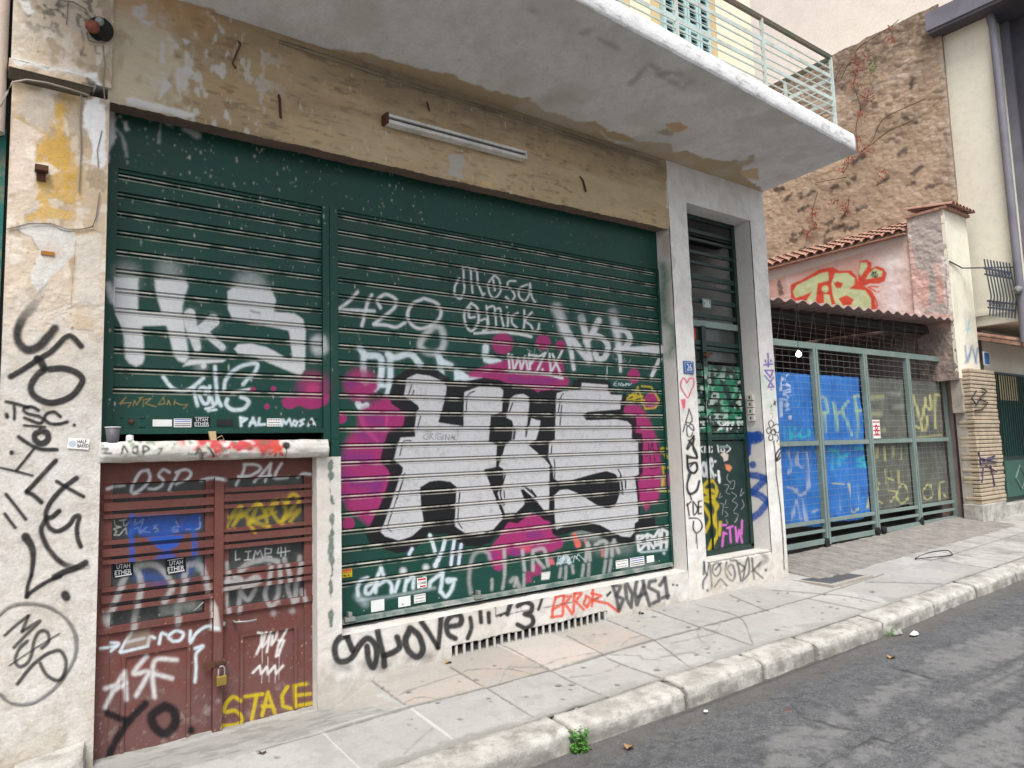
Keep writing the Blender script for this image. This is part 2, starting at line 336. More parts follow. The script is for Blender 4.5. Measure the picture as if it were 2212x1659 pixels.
S('02', 'K', 32, "290,560 215,655 140,745", soft=6); S('02', 'K', 26, "0,720 150,755 280,790", soft=6); S('02', 'K', 52, "100,590", soft=6)
S('02', 'K', 50, "480,660 350,800 230,930", soft=6); S('02', 'K', 50, "230,930 290,960 355,1018", soft=6)
S('02', 'K', 40, "490,840 600,905 720,970", soft=6); S('02', 'K', 54, "660,810 530,910 430,1030 395,1130 440,1150 510,1095", soft=7)
S('02', 'K', 52, "395,1150 420,1230 480,1270 550,1250 610,1200 640,1150 685,1140 665,1230 670,1330 695,1400", soft=7)
S('02', 'K', 58, "390,1180 355,1250 380,1350 440,1450 530,1540 640,1580 760,1580", soft=9, fade=-.6); S('02', 'K', 66, "740,1540 650,1590 560,1620 470,1665", soft=9)
S('02', 'K', 95, "220,1320 270,1400 285,1500 270,1650", soft=9, w2=45); S('03', 'K', 44, "270,-10 240,80 228,175", soft=6); S('03', 'K', 44, "520,0 400,50 270,135 230,178", soft=7)
S('02', 'K', 38, "50,950 140,1060 220,1165", soft=6); S('02', 'K', 36, "40,1120 85,1180 130,1238", soft=6); S('03', 'K', 92, "562,160 572,178", soft=14)
S('03', 'k', 42, "-20,350 100,260 260,240 420,270 560,360 640,480 660,600 640,720 560,860 460,980 320,1080 200,1110 80,1090 0,1020", soft=10, al=.72, warp=6)
S('03', 'K', 34, "40,510 140,420 245,340", soft=6, al=.85); S('03', 'K', 36, "245,340 190,475", soft=6, al=.85); S('03', 'K', 36, "190,475 345,385 230,500 120,615", soft=6, al=.85)
S('03', 'K', 18, "515,495 340,600 80,772", soft=5, al=.8); S('03', 'K', 38, "360,620 420,560 405,480 340,478 295,560 270,680 230,755 165,780 130,720 170,620 235,560", soft=6, al=.85)
S('03', 'K', 40, "150,930 260,790 350,710 430,660 520,645 570,740 545,860 490,900 400,850 345,750", soft=7, al=.88)
S('02', 'g', 5, "180,410 205,380 220,415;280,380 285,402 330,400;360,370 365,390 400,388", al=.6)
# --- tan beam above the shutters
BM = Cv('Y', -.2, .5, 5.75, 2.15, 3.12, .008); c = BM
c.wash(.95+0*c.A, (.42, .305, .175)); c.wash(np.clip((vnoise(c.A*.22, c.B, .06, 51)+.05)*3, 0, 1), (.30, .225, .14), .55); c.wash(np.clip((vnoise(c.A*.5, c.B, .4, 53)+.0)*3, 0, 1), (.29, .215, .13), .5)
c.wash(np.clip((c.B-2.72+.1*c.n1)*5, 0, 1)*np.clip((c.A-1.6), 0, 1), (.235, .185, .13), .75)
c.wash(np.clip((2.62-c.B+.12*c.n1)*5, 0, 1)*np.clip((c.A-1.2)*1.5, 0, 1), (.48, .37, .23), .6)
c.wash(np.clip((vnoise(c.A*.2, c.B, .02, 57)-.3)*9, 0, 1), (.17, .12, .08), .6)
c.wash(np.clip((1.08-c.A+.3*c.n1)*4, 0, 1), (.54, .47, .36), .85); c.wash(np.clip((vnoise(c.A, c.B*.6, .12, 59)-.1)*5, 0, 1)*np.clip((1.5-c.A)*3, 0, 1), (.36, .27, .16), .6); c.wash(np.clip((1.3-c.A+.2*c.n1)*4, 0, 1)*np.clip((c.B-2.75)*6, 0, 1), (.48, .27, .12), .6)
for q in ("1150,60 1250,40 1290,120 1220,170 1150,130", "1380,330 1430,380 1410,480 1440,560 1380,540 1390,420", "1520,580 1640,580 1690,640 1620,660 1630,740 1590,800 1510,690", "1580,340 1640,360 1610,380", "1220,150 1330,190 1290,240 1220,190", "1430,680 1480,740 1420,800 1380,850 1390,760"):
    c.Pg('00', (.55, .55, .56), q, soft=2, al=.8, warp=6, grain=.4)
c.Pg('10', (.42, .40, .37), "1650,1340 1780,1330 1810,1400 1770,1480 1800,1540 1650,1510 1680,1430", soft=1.5, al=.9, warp=3)
c.Pg('10', (.62, .42, .18), "1960,1560 2030,1570 2040,1610 1950,1600", soft=1, al=.8); c.Pg('10', (.62, .42, .18), "2000,1500 2050,1510 2030,1540", soft=1, al=.8)
c.Pg('20', (.42, .33, .20), "520,1460 700,1500 1000,1590 1340,1659 1340,1800 520,1800", soft=3, al=.7, warp=4)
c.Pg('20', (.60, .60, .60), "1345,1400 1440,1420 1700,1480 2212,1600 2212,1800 1330,1800", soft=1, al=.95, warp=3)
c.Pg('00', (.62, .62, .62), "1090,850 1140,840 1680,980 1670,1010 1600,1010 1100,890", soft=1.5, al=.95, warp=2)
c.wash(np.clip((vnoise(c.A*1.3, c.B*.7, .07, 171)-.20)*9, 0, 1)*np.clip((c.A-.75)*4, 0, 1)*np.clip((1.75-c.A)*2.5, 0, 1), (.56, .55, .54), .75); c.wash(np.clip((vnoise(c.A*.4, c.B*1.2, .25, 173)-.08)*5, 0, 1)*np.clip((c.A-1.2), 0, 1), (.50, .40, .26), .4); c.spatter(190, .9, 4.2, 2.2, 3.0, (.60, .58, .52), .0015, .008, 5)
c.spatter(120, .9, 5.6, 2.2, 3.0, (.12, .09, .06), .002, .009, 1)
for q in ("1300,1430 1500,1500", ):
    pass
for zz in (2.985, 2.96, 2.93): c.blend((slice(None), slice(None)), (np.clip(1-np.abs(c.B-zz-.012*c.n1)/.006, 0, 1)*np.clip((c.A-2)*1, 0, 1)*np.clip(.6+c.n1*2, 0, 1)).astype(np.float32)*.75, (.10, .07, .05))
# --- shutter housing
HO = Cv('Y', 0, .52, 5.8, 1.84, 2.4, .008); c = HO
c.spatter(380, .6, 2.9, 1.86, 2.36, (.55, .53, .46), .0015, .0075, 1.8); c.spatter(420, 2.4, 5.7, 1.86, 2.36, (.45, .43, .37), .0012, .0045, 1.5)
c.Pg('00', (.55, .55, .56), "910,920 990,940 990,1050 1000,1180 950,1300 930,1420 900,1430", soft=2, al=.9, warp=6); c.Pg('00', (.50, .51, .52), "1180,950 1320,970 1500,1010 1540,1060 1450,1080 1330,1050 1220,1000", soft=3, al=.75, warp=6)
c.S('00', (.55, .56, .55), 60, "1600,1120 1700,1180", soft=18, al=.6, warp=20); c.S('00', (.5, .52, .5), 22, "1385,1080 1370,1200 1370,1240", soft=10, al=.5, warp=9)
c.S('00', (.6, .6, .58), 30, "1000,1120 1060,1200 1090,1360", soft=12, al=.5, warp=20); c.S('00', (.6, .6, .58), 36, "1080,1070 1090,1130", soft=6, al=.85, warp=8)
# --- left shutter
SHL = Cv('Y', 0, .5, 2.14, .08, 1.92, .004); c = SHL
c.wash(np.clip(.35+vnoise(c.A, c.B, .3, 61), 0, 1), (.008, .062, .047), .35)
c.spatter(330, .6, 2.1, .3, 1.9, (.52, .50, .45), .0015, .007, 3, bias=1.8)
S, Pg = c.S, c.Pg
S('A', 'W', 250, "240,230 240,300", soft=110, al=.42, warp=20); S('A', 'W', 240, "640,190 650,290", soft=110, al=.42, warp=20); S('A', 'W', 330, "1400,330 1450,400", soft=90, al=.5, warp=20)
Pg('A', 'W', "125,250 355,250 352,560 390,690 412,1000 392,1060 335,1085 270,1055 235,1000 218,800 190,680 140,600 115,500", soft=3, warp=1)
S('A', 'W', 70, "70,330 90,400 110,470", soft=30, al=.8)
Pg('A', 'W', "510,270 800,260 820,330 770,520 765,620 800,770 830,1000 795,1050 735,1030 690,980 640,760 612,690 570,560 520,400", soft=3, warp=1)
Pg('A', 'W', "150,590 360,566 640,572 790,600 800,720 620,698 390,705 190,700", soft=2)
S('A', 'N', 8, "772,600 790,720 815,820", soft=4, al=.5)
S('A', 'W', 128, "838,592 852,700 868,780", soft=9); S('A', 'W', 104, "866,770 900,880 908,905", soft=9, w2=88); S('A', 'W', 150, "1055,655 980,720 880,790", soft=9, w2=120); S('A', 'W', 80, "1000,780 1080,850 1145,905", soft=9, w2=74)
Pg('A', 'W', "770,1082 830,1020 1180,1018 1150,1042 900,1062", soft=2)
Pg('A', 'W', "1190,380 1300,300 1450,315 1600,355 1645,470 1625,572 1820,585 1900,640 1925,740 1918,1110 1880,1165 1800,1140 1600,1060 1450,990 1300,968 1255,920 1290,875 1420,870 1560,900 1780,1020 1800,1005 1770,745 1500,690 1240,640 1195,540", soft=2.2, warp=1)
S('A', 'K', 26, "1410,560 1450,575 1490,580", soft=12, al=.5); S('A', 'k', 5, "1400,590 1410,640 1490,640 1500,590", al=.4)
S('A', 'W', 170, "2040,860 2050,910", soft=40, al=.75); S('A', 'W', 62, "968,1080", soft=5); S('A', 'W', 130, "940,1070", soft=60, al=.35)
S('A', 'w', 42, "590,1180 640,1250 700,1300 800,1310 900,1250 965,1190", soft=12); S('A', 'w', 40, "880,1290 890,1370 910,1450", soft=10); S('A', 'w', 42, "1075,1085 1085,1250 1100,1380 1130,1450", soft=12)
S('A', 'w', 40, "930,1300 950,1280 990,1290 985,1340;930,1360 970,1430 1010,1420 1020,1370;1025,1270 1020,1320;1040,1380 1060,1435 1090,1420 1095,1370", soft=9)
S('A', 'w', 42, "1160,1300 1175,1210 1240,1130 1350,1070 1470,1060 1440,1150 1390,1190 1340,1250", soft=12); S('A', 'w', 44, "1190,1390 1180,1440 1240,1488 1340,1480 1390,1420 1360,1385 1320,1370", soft=11)
S('A', 'W', 36, "1240,1330 1330,1310 1400,1298", soft=8); S('A', 'w', 28, "985,1480 1030,1470 1060,1460;1010,1500 1050,1492 1085,1488", soft=5)
S('A', 'P', 330, "1990,1270", soft=60, al=.75); S('A', 'p', 110, "1860,1300", soft=50, al=.4)
Pg('A', 'P', "1700,1400 1760,1360 1830,1370 1900,1340 2110,1340 2120,1420 2050,1470 1950,1480 1860,1450 1790,1480 1720,1460", soft=2, sm=True)
S('A', (.50, .04, .17), 140, "1990,1300", soft=40, al=.7)
for x, y, r in ((1622, 1290, 25), (1562, 1458, 27), (1430, 1300, 26)): c.dot('A', 'P', x, y, r)
S('A', 'O', 10, "190,1440 240,1370 180,1430 290,1420 260,1465;305,1450 320,1400 340,1445 375,1390;360,1380 400,1370 370,1400;400,1460 405,1395 480,1380 420,1430 525,1462;540,1440 590,1375 605,1430 550,1440;625,1440 640,1400 655,1445;690,1445 700,1395;700,1420 750,1440 820,1440 780,1478", soft=4, sm=False)
S('A', 'w', 30, "1310,1560 1318,1640;1312,1565 1372,1575 1325,1605;1395,1640 1430,1565 1455,1635;1405,1615 1450,1610;1490,1570 1480,1630 1540,1625", soft=7, sm=False)
S('A', 'w', 26, "1700,1640 1712,1580 1738,1622 1770,1575 1790,1640;1815,1590 1800,1625 1830,1640 1845,1605 1815,1590;1905,1580 1870,1595 1900,1620 1868,1640;1945,1640 1980,1575 2010,1640;1955,1615 2000,1612", soft=6, sm=False)
# --- right shutter
SHR = Cv('Y', 0, 2.0, 5.8, -1.26, 1.92, .0045); c = SHR; S, Pg = c.S, c.Pg
c.wash(np.clip(.35+vnoise(c.A, c.B, .35, 62), 0, 1), (.008, .062, .047), .35)
c.wash(np.clip((c.B-1.0)/1.0, 0, 1)*np.clip(.6+vnoise(c.A, c.B, .4, 66), 0, 1), (.030, .052, .043), .35)
c.spatter(420, 2.0, 4.2, .5, 1.9, (.48, .46, .40), .0013, .006, 3, bias=1.6); c.spatter(300, 4.2, 5.7, .5, 1.9, (.42, .40, .34), .0012, .0045, 3, bias=1.6)
S('11', 'W', 34, "875,865 830,920 770,970 705,1015;705,1018 860,1022 1020,1028;1000,890 960,970 935,1080 915,1155", soft=10); S('11', 'W', 34, "1075,1000 1050,935 1120,885 1210,930 1195,1000 1100,1080 1020,1140;1020,1145 1120,1150 1210,1168 1285,1130", soft=10)
S('11', 'W', 34, "1450,920 1350,970 1310,1060 1350,1150 1440,1180 1560,1120 1600,1040 1560,960 1450,920", soft=10)
S('11', 'W', 64, "1540,1160 1450,1250 1420,1330 1480,1385 1580,1380 1625,1300 1600,1180 1540,1160", soft=24, al=.72)
S('11', 'W', 20, "1750,760 1715,830 1730,900 1770,920 1800,850 1795,760;1790,640 1795,740;1790,650 1850,655 1860,760 1872,870;1860,660 1905,672 1920,790 1965,905", soft=6); S('11', 'W', 22, "1755,745;1765,910;1972,880;2160,910", soft=8)
S('11', 'W', 19, "2060,720 2010,790 2020,880 2065,915 2115,850 2100,760 2060,720;2050,760 2065,850", soft=6)
S('21', 'W', 19, "30,770 -20,770 -40,800 0,850 25,900 -10,940 -50,910;130,800 70,830 60,900 110,940 150,880 155,790 170,900 200,950", soft=6)
S('11', 'W', 24, "1860,960 1800,1050 1820,1160 1865,1200 1920,1130 1915,1010 1860,960;1850,1000 1840,1080 1890,1080", soft=7); S('11', 'W', 20, "1990,985 2000,1060 2010,1150;2000,1000 2055,990 2070,1080 2075,1165;2070,1010 2110,1010 2120,1080 2140,1160;1940,1110 1990,1100 2000,1180 1960,1200", soft=6)
S('11', 'W', 22, "2168,995;2180,1050 2175,1160;2140,1160", soft=6); S('21', 'W', 20, "50,1045 5,1070 0,1130 45,1175;105,1020 108,1100 100,1190;170,1040 115,1110 160,1150 190,1200 225,1190 235,1140", soft=6); S('11', 'W', 26, "1890,1222 2050,1212 2212,1215", soft=8); S('21', 'W', 30, "-10,1218 80,1230 165,1250", soft=9)
S('21', 'W', 100, "385,1000 430,1120 450,1200", soft=34, al=.7); S('21', 'W', 62, "440,1180 500,1330 535,1530", soft=9, w2=40); S('21', 'W', 80, "420,1120 540,1300 670,1465", soft=12, w2=60)
S('21', 'W', 78, "600,1085 635,1230 680,1450", soft=14, w2=46, fade=.5); S('21', 'W', 64, "750,1110 690,1230 640,1290", soft=12); S('21', 'W', 56, "700,1230 790,1270 830,1340 800,1430 740,1440 720,1390", soft=9)
S('21', 'W', 90, "870,1040 900,1180 925,1330", soft=28, w2=60, fade=.6); S('21', 'W', 48, "915,1330 935,1450 937,1550", soft=8, w2=26); S('21', 'W', 56, "890,1190 980,1200 1020,1270 980,1340 900,1370", soft=9); Pg('21', 'W', "900,1365 1000,1340 1250,1325 1330,1335 1365,1360 1335,1395 1250,1400 1000,1372", soft=2.5)
S('21', 'W', 38, "1270,1450 1240,1520 1208,1588", soft=6)
# older white pieces
for q in ("900,1350 950,1410 1080,1440 1075,1659", "1140,1400 1200,1430 1330,1400 1420,1490", "1570,1400 1600,1460 1680,1500", "1740,1550 1800,1605 1900,1590 1955,1560", "1985,1340 1990,1430 2090,1470"): S('11', 'w', 66, q, soft=12)
S('11', 'w', 62, "930,1430 930,1560 950,1659;1160,1430 1160,1659;1590,1450 1605,1600", soft=14, al=.85); S('B', 'w', 60, "580,60 565,200 540,330 500,380;690,80 670,300 640,420;590,330 700,330", soft=10); S('B', 'w', 84, "300,540 330,580 400,560", soft=10)
Pg('B', 'w', "1430,160 1520,150 1590,210 1660,210 1720,160 1770,170 1760,240 1600,250 1430,270", soft=2); S('B', 'w', 70, "1800,30 1880,50 1960,50", soft=12)
# magenta clouds
for x, y, r in ((2130, 1310, 92),): c.dot('11', 'P', x, y, r, soft=14)
for x, y, r in ((270, 1300, 66), (420, 1325, 45)): c.dot('21', 'P', x, y, r, soft=8)
c.dot('B', 'P', 330, 320, 190, soft=50, al=.85); S('B', 'p', 120, "200,280 230,330", soft=60, al=.6); S('B', 'P', 110, "300,370 400,380 480,340;300,470", soft=10)
Pg('B', 'P', "420,570 520,500 700,460 900,640 850,820 680,900 640,1060 720,1300 720,1400 600,1659 130,1659 110,1400 130,1150 180,960 300,820 310,670 360,590", soft=9, sm=True)
Pg('D', 'P', "110,20 750,20 600,400 470,640 420,640 300,540 170,450 140,330", soft=7, sm=False)
for q in ("420,700 560,760", "350,900 560,980", "160,1180 420,1180", "150,1400 300,1480 500,1500"): S('B', 'p', 150, q, soft=80, al=.6)
S('B', (.50, .05, .19), 34, "640,700 630,820", soft=6, al=.7); S('B', (.50, .05, .19), 60, "330,700 400,850 530,980", soft=18, al=.5); S('D', 'p', 120, "560,120 500,260;150,300", soft=60, al=.6)
for q in ("100,710",): c.dot('B', 'P', 100, 708, 70)
c.dot('D', 'P', 188, 620, 73, ry=78)
Pg('C', 'P', "-260,190 -200,150 60,60 240,20 860,20 880,200 940,270 920,340 560,420 480,350 200,300 0,250 -240,230", soft=3)
S('C', 'p', 90, "250,250 500,280 760,260", soft=50, al=.6)
c.dot('C', 'P', 1695, 215, 76, ry=88); c.dot('C', 'P', 1905, 510, 86, ry=100)
Pg('C', 'P', "1570,580 1640,550 1760,555 1840,650 1910,800 1960,930 1995,1100 2020,1300 2005,1500 1980,1700 1740,1700 1700,900 1600,700", soft=4); Pg('E', 'P', "1720,0 2010,0 2005,200 1960,310 1890,400 1845,470 1800,400 1750,300", soft=4)
S('E', 'P', 60, "2070,60 2070,160", soft=12, al=.7)
Pg('E', 'P', "-40,960 60,850 120,760 200,600 420,480 700,560 760,760 880,820 850,900 720,960 500,950 330,1000 200,980 190,1120 120,1180 60,1160", soft=3)
S('E', 'p', 100, "470,760 590,750;280,960 400,970;30,1000", soft=40, al=.6); Pg('E', (.62, .09, .12), "360,890 480,880 480,950 380,960", soft=4, al=.6); Pg('E', 'P', "480,1100 620,1080 610,1220 500,1240", soft=3, al=.8); Pg('E', (.58, .12, .13), "690,1040 740,1020 770,1100 700,1110", soft=2, al=.85)
Pg('E', 'P', "430,1190 500,1180 490,1310 420,1320", soft=3, al=.8); S('E', 'G', 130, "1020,760 1250,760", soft=50, al=.55); S('E', 'G', 200, "1300,900 1600,900", soft=80, al=.28); S('E', (.62, .12, .10), 62, "1000,760 1040,870", soft=8, w2=90); S('E', (.5, .15, .2), 42, "1120,800 1140,870", soft=10, al=.7); S('E', (.5, .15, .15), 40, "1330,930 1330,1000", soft=9, al=.7)
S('E', 'k', 150, "1870,580", soft=60, al=.7)
# black outline, chrome letters
ol = [U('B', "720,240 860,140 1000,122 1230,140 1400,268 1560,275 1780,238 1960,260 2060,310"), U('C', "190,290 290,350 520,366 560,412 610,385 960,378 985,270 1080,236 1400,268 1432,310 1442,400 1612,430 1600,520 1570,645 1722,695 1730,780 1715,882 1790,892 1806,1010 1800,1380"), U('E', "1790,30 1745,140 1762,290 1772,520 1860,560 1940,540 1950,640 1800,690 1730,760 1690,850 1550,852 1400,832 1250,742 1080,700 950,730 800,772 740,742 715,600 640,580 550,500 505,455 440,540 330,622 230,604 190,650 120,770 0,872"), U('D', "1960,725 1900,830 1740,892 1560,890 1430,820 1350,745 1130,762 1010,882 900,950 760,972 600,922 430,842 388,742 450,620 560,400 620,240 680,40"), U('B', "680,1390 650,1312 575,1240 565,1170 600,1030 650,880 830,800 850,690 790,610 690,540 672,460 690,330")]
Pg(None, 'K', np.vstack(ol), soft=1.1)
hk = [U('B', "880,240 990,190 1150,215 1270,265 1340,320 1330,440 1280,640 1240,760 1540,808 1542,640 1550,405 1720,338 1960,348 2005,380 1990,640 1858,682 1835,985 1930,1020 1920,1285 1780,1312 1805,1370"), U('D', "1860,190 1995,520 2000,565 1890,690 1750,742 1560,737 1440,655 1442,540 1458,190 1380,130 1250,112 1140,128 1030,195 1040,400 1070,600 1055,660 930,772 780,822 620,772 565,722 600,640 700,360 790,80"), U('B', "820,1350 830,1292 720,1192 770,1010 800,940 972,930 966,830 990,640 1020,600 1000,558 838,445")]
Pg(None, 'C', np.vstack(hk), soft=1.0, grain=.22)
kk = [U('C', "250,480 300,438 400,425 470,470 460,640 440,800 432,935 470,800 492,712 600,742 590,830 545,970 460,1030 640,1185 708,1262"), U('E', "705,170 700,460 640,462 540,340 400,218 368,226 412,330 410,400 310,497 182,502 95,270 155,180"), U('C', "170,1372 166,1310 110,1272 182,1030 262,970 284,800 268,740 200,705")]
Pg(None, 'C', np.vstack(kk), soft=1.0, grain=.22)
ss = [U('C', "790,420 870,395 1080,380 1085,295 1390,320 1405,400 1432,436 1560,440 1535,607 1160,636 1100,680 1140,737 1500,726 1620,750 1672,800 1672,945 1745,990 1755,1370 1702,1400"), U('E', "1708,60 1745,400 1750,590 1705,622 1705,722 1650,782 1550,772 1300,640 1140,607 900,642 785,692 770,560 765,290 830,230 920,220 1050,270 1250,400 1400,446 1480,420 1540,250 1530,110 1480,40 1380,5"), U('C', "1340,1338 1200,1372 960,1440 800,1447 755,1420 745,1292 695,1182 702,1010 770,962 780,640")]
Pg(None, 'C', np.vstack(ss), soft=1.0, grain=.22)
Pg('E', 'K', "365,225 420,240 560,380 640,470 560,480 410,340", soft=1)
fine = [('B', "930,315 910,380 895,440;955,385 940,440;1040,680 1015,760 1003,830;1670,395 1610,420 1580,480 1572,640;925,975 850,975 830,1010;820,1030 790,1150;850,1360 810,1500 760,1659;2110,540 2080,640;2020,1030 1985,1150 1975,1210;2140,830 2120,960;2030,1370 1985,1550;1495,1580 1490,1659"),
        ('D', "1495,260 1480,430 1478,600 1525,680;850,40 720,430 650,650 690,715;2030,40 1975,280 2010,410;2015,240 2020,320"), ('C', "280,520 230,650;310,830 290,960;180,1030 130,1200;190,1370 130,1560;735,1030 725,1130;870,420 840,470 810,640;850,560 830,790;760,1200 770,1290 765,1420;430,850 428,930;1510,1310 1550,1400 1570,1600;1600,1430 1600,1520;400,1510 550,1640;490,1550 540,1620"), ('E', "130,180 130,290 180,400;430,190 550,300;490,220 550,300;1540,60 1565,280;1600,110 1600,210")]
for f, q in fine: S(f, 'K', 17, q, soft=4)
S('C', 'K', 26, "1380,1640 1200,1480", al=0)
# writing over the piece
S('B', 'K', 7, "1120,890 1075,910 1070,950 1110,965 1125,930 1120,890;1140,960 1145,890 1180,895 1150,925 1190,965;1215,890 1205,965;1280,895 1240,900 1235,960 1280,960 1280,930 1255,930;1300,900 1298,965;1325,965 1330,900 1365,965 1375,905;1390,965 1410,910 1425,960;1395,940 1425,940;1440,905 1430,965 1465,965;1475,840 1472,915;1070,880 1100,865 1160,870", soft=3, sm=False)
S('21', 'W', 22, "-30,1400 -20,1540;0,1410 15,1545 60,1430 80,1540 115,1420 140,1555;150,1400 155,1560;150,1410 215,1415 160,1490;200,1440 290,1390 210,1560;325,1400 335,1555;350,1400 425,1580;435,1370 330,1575", soft=5, sm=False); S('21', 'W', 26, "265,1535;-10,1550 150,1560 300,1575 435,1610", soft=5)
S('C', 'w', 9, "1500,275 1470,290 1460,325 1495,330;1465,305 1490,305;1510,335 1520,295 1540,330 1550,295;1560,300 1560,335 1590,320 1565,310;1600,335 1605,300 1630,310 1605,320;1640,300 1635,330 1672,302", soft=4, sm=False, al=.85)
S('C', 'G', 10, "1450,10 1520,20;1490,10 1490,50;1530,20 1560,50;1590,10 1570,50 1610,40;1660,20 1640,60", soft=5, sm=False, al=.6); S('C', 'w', 14, "1383,100 1380,250", soft=6, al=.7)
S('21', 'G', 10, "130,1360 170,1380;150,1370 150,1420;200,1350 190,1410;230,1360 280,1400;300,1350 320,1400", soft=5, al=.5)
S('C', 'Y', 24, "1620,480 1690,420 1700,500 1742,345 1790,480 1830,600;1640,440 1800,455 1620,500;1650,520 1820,500;1840,600 1950,590 1995,500 1900,345 1790,335", soft=7, sm=False, al=.85)
S('C', 'K', 15, "1870,1000 1868,1080 1845,1165;1912,990 1890,1100 1888,1220;1915,1000 1930,1110 1945,1220;1970,990 1985,1080;1860,1285 1920,1305 1990,1285", soft=6, al=.85); S('C', 'Y', 26, "2080,1070 2020,1070 2080,1180;2040,1280 2050,1500;2030,1300 2090,1290", soft=10, al=.7)
S('E', 'y', 26, "2030,90 2030,180;2000,240 2090,240", soft=9, al=.8)
Ww = 'w'
S('D', Ww, 52, "1145,760 1180,860 1205,960;1320,820 1290,940 1240,1060;1235,1050 1205,1125", soft=8); S('D', (.58, .60, .74), 46, "1430,820 1410,960 1392,1105;1512,870 1495,990 1482,1100;935,920 900,985", soft=7); S('D', (.58, .60, .74), 70, "1210,1110", soft=7)
S('D', 'w', 50, "410,1262 340,1290 295,1370 300,1465;470,1325 395,1370 390,1440 440,1440 500,1350 535,1240;570,1150 535,1240 505,1430;570,1150 602,1235;545,1340 630,1290 690,1340 692,1430;780,1290 735,1420;870,1280 845,1410;870,1310 950,1245 945,1380;1080,1260 1050,1360", soft=17)
S('D', 'w', 52, "1290,1200 1160,1300 1140,1360;1292,1200 1285,1300 1265,1420;1440,1280 1350,1280 1360,1310 1420,1300 1400,1390 1330,1480 1270,1420", soft=17); c.dot('D', 'W', 830, 1180, 38, soft=22); c.dot('D', 'W', 1098, 1138, 36, soft=22)
S('D', 'w', 90, "300,1480 380,1560", soft=60, al=.45); S('D', 'w', 40, "300,1520 600,1490 900,1440 1200,1380", soft=26, al=.4)
S('D', 'G', 50, "1620,1440 1605,1250 1650,1010 1740,945 1830,970 1850,1040", soft=26, al=.7); S('E', 'G', 50, "172,930 180,1060 178,1210;388,940 400,1060 412,1170;510,950 512,1170;520,940 610,915 655,950 690,1120;530,1010 640,1140", soft=12, al=.85)
S('E', 'G', 50, "1155,850 1145,960 1130,1060;1170,880 1182,1050;1250,870 1320,830 1375,850 1370,1010;1465,820 1440,900 1442,1000;1475,850 1520,960", soft=12, al=.85); S('E', 'G', 42, "30,1280 25,1400;180,1230 150,1390;320,1260 290,1360;405,1220 400,1400;900,1130 890,1280;1105,1110 1080,1270;1170,1100 1155,1270;1365,1060 1340,1200;1430,1050 1405,1190;840,1150 820,1250;975,1120 980,1200", soft=14, al=.75)
S('E', 'G', 60, "250,1300 300,1270 350,1370", soft=20, al=.7); Pg('E', 'X', "610,1200 715,1185 700,1275 605,1285", soft=1.2, al=.8)
S('E', 'w', 10, "795,1115 812,1000 850,1020 805,1060;860,1080 870,1000 900,1080;920,1060 980,1010;985,1080 1000,1000 1060,1060;1020,1040 1040,980 1115,1050;790,1090 960,1080", soft=5, al=.85, sm=False); S('E', 'w', 60, "830,1085 900,1010 940,1080", soft=8, al=.7)
S('E', 'W', 40, "1738,780 1755,940;1740,770 1830,765 1755,830;1760,850 1842,860 1770,935;1852,755 1872,920;1860,750 1925,780 1880,845 1930,910;1990,700 1945,770 1950,880 1985,870 2000,740;2025,700 2015,910;2030,690 2090,720 2080,900;2020,835 2085,840", soft=6, sm=False)
S('E', 'G', 120, "1600,1130 1900,1110", soft=60, al=.35); S('E', 'w', 40, "2050,970", soft=15, al=.7); S('E', 'w', 30, "1780,960 1900,950 2080,930", soft=10, al=.6)
# --- sill under the small shutter
SI = Cv('Y', -.27, .48, 2.0, -.03, .2, .006); c = SI
c.wash(np.clip(.3+c.n1, 0, 1), (.48, .46, .41), .7); c.wash(np.clip((c.A-.90+.3*c.n1)*4, 0, 1)*np.clip((c.B-.050+.05*c.n1)*40, 0, 1)*np.clip((1.80-c.A)*5, 0, 1)*np.clip(.55+6.*vnoise(c.A, c.B*.7, .11, 79), 0, 1), (.46, .04, .045), .95)
c.wash(np.clip((.035-c.B+.02*c.n1)*60, 0, 1), (.42, .38, .32), .8); c.wash(np.clip((vnoise(c.A, c.B, .05, 73)-.34)*9, 0, 1)*(c.B > .05), (.44, .47, .39), .8); c.wash(np.clip((vnoise(c.A, c.B, .04, 75)-.3)*9, 0, 1)*(c.B > .05), (.05, .15, .09), .6)
c.S('02', 'k', 16, "1050,600 1070,540 1100,590;1140,570 1180,540 1180,600 1140,590;1230,610 1240,540 1290,560 1240,590;1700,560 1740,650;1800,550 1850,620;1690,600 1780,590", soft=4, al=.8)
c.S('02', 'k', 22, "890,560 930,560 900,600 960,600;1050,600 1070,540 1100,590;1150,560 1190,540 1180,600 1150,590;1240,610 1240,540 1290,560 1240,590;1370,600 1400,560 1370,560;1690,610 1720,560 1760,650;1800,550 1850,620", soft=4, al=.8); c.S('12', 'r', 26, "180,490 170,620;120,600 230,540;130,530 230,610;60,560", soft=4); c.dot('12', 'K', 262, 528, 33); c.S('12', 'K', 11, "258,540 262,630", soft=3)
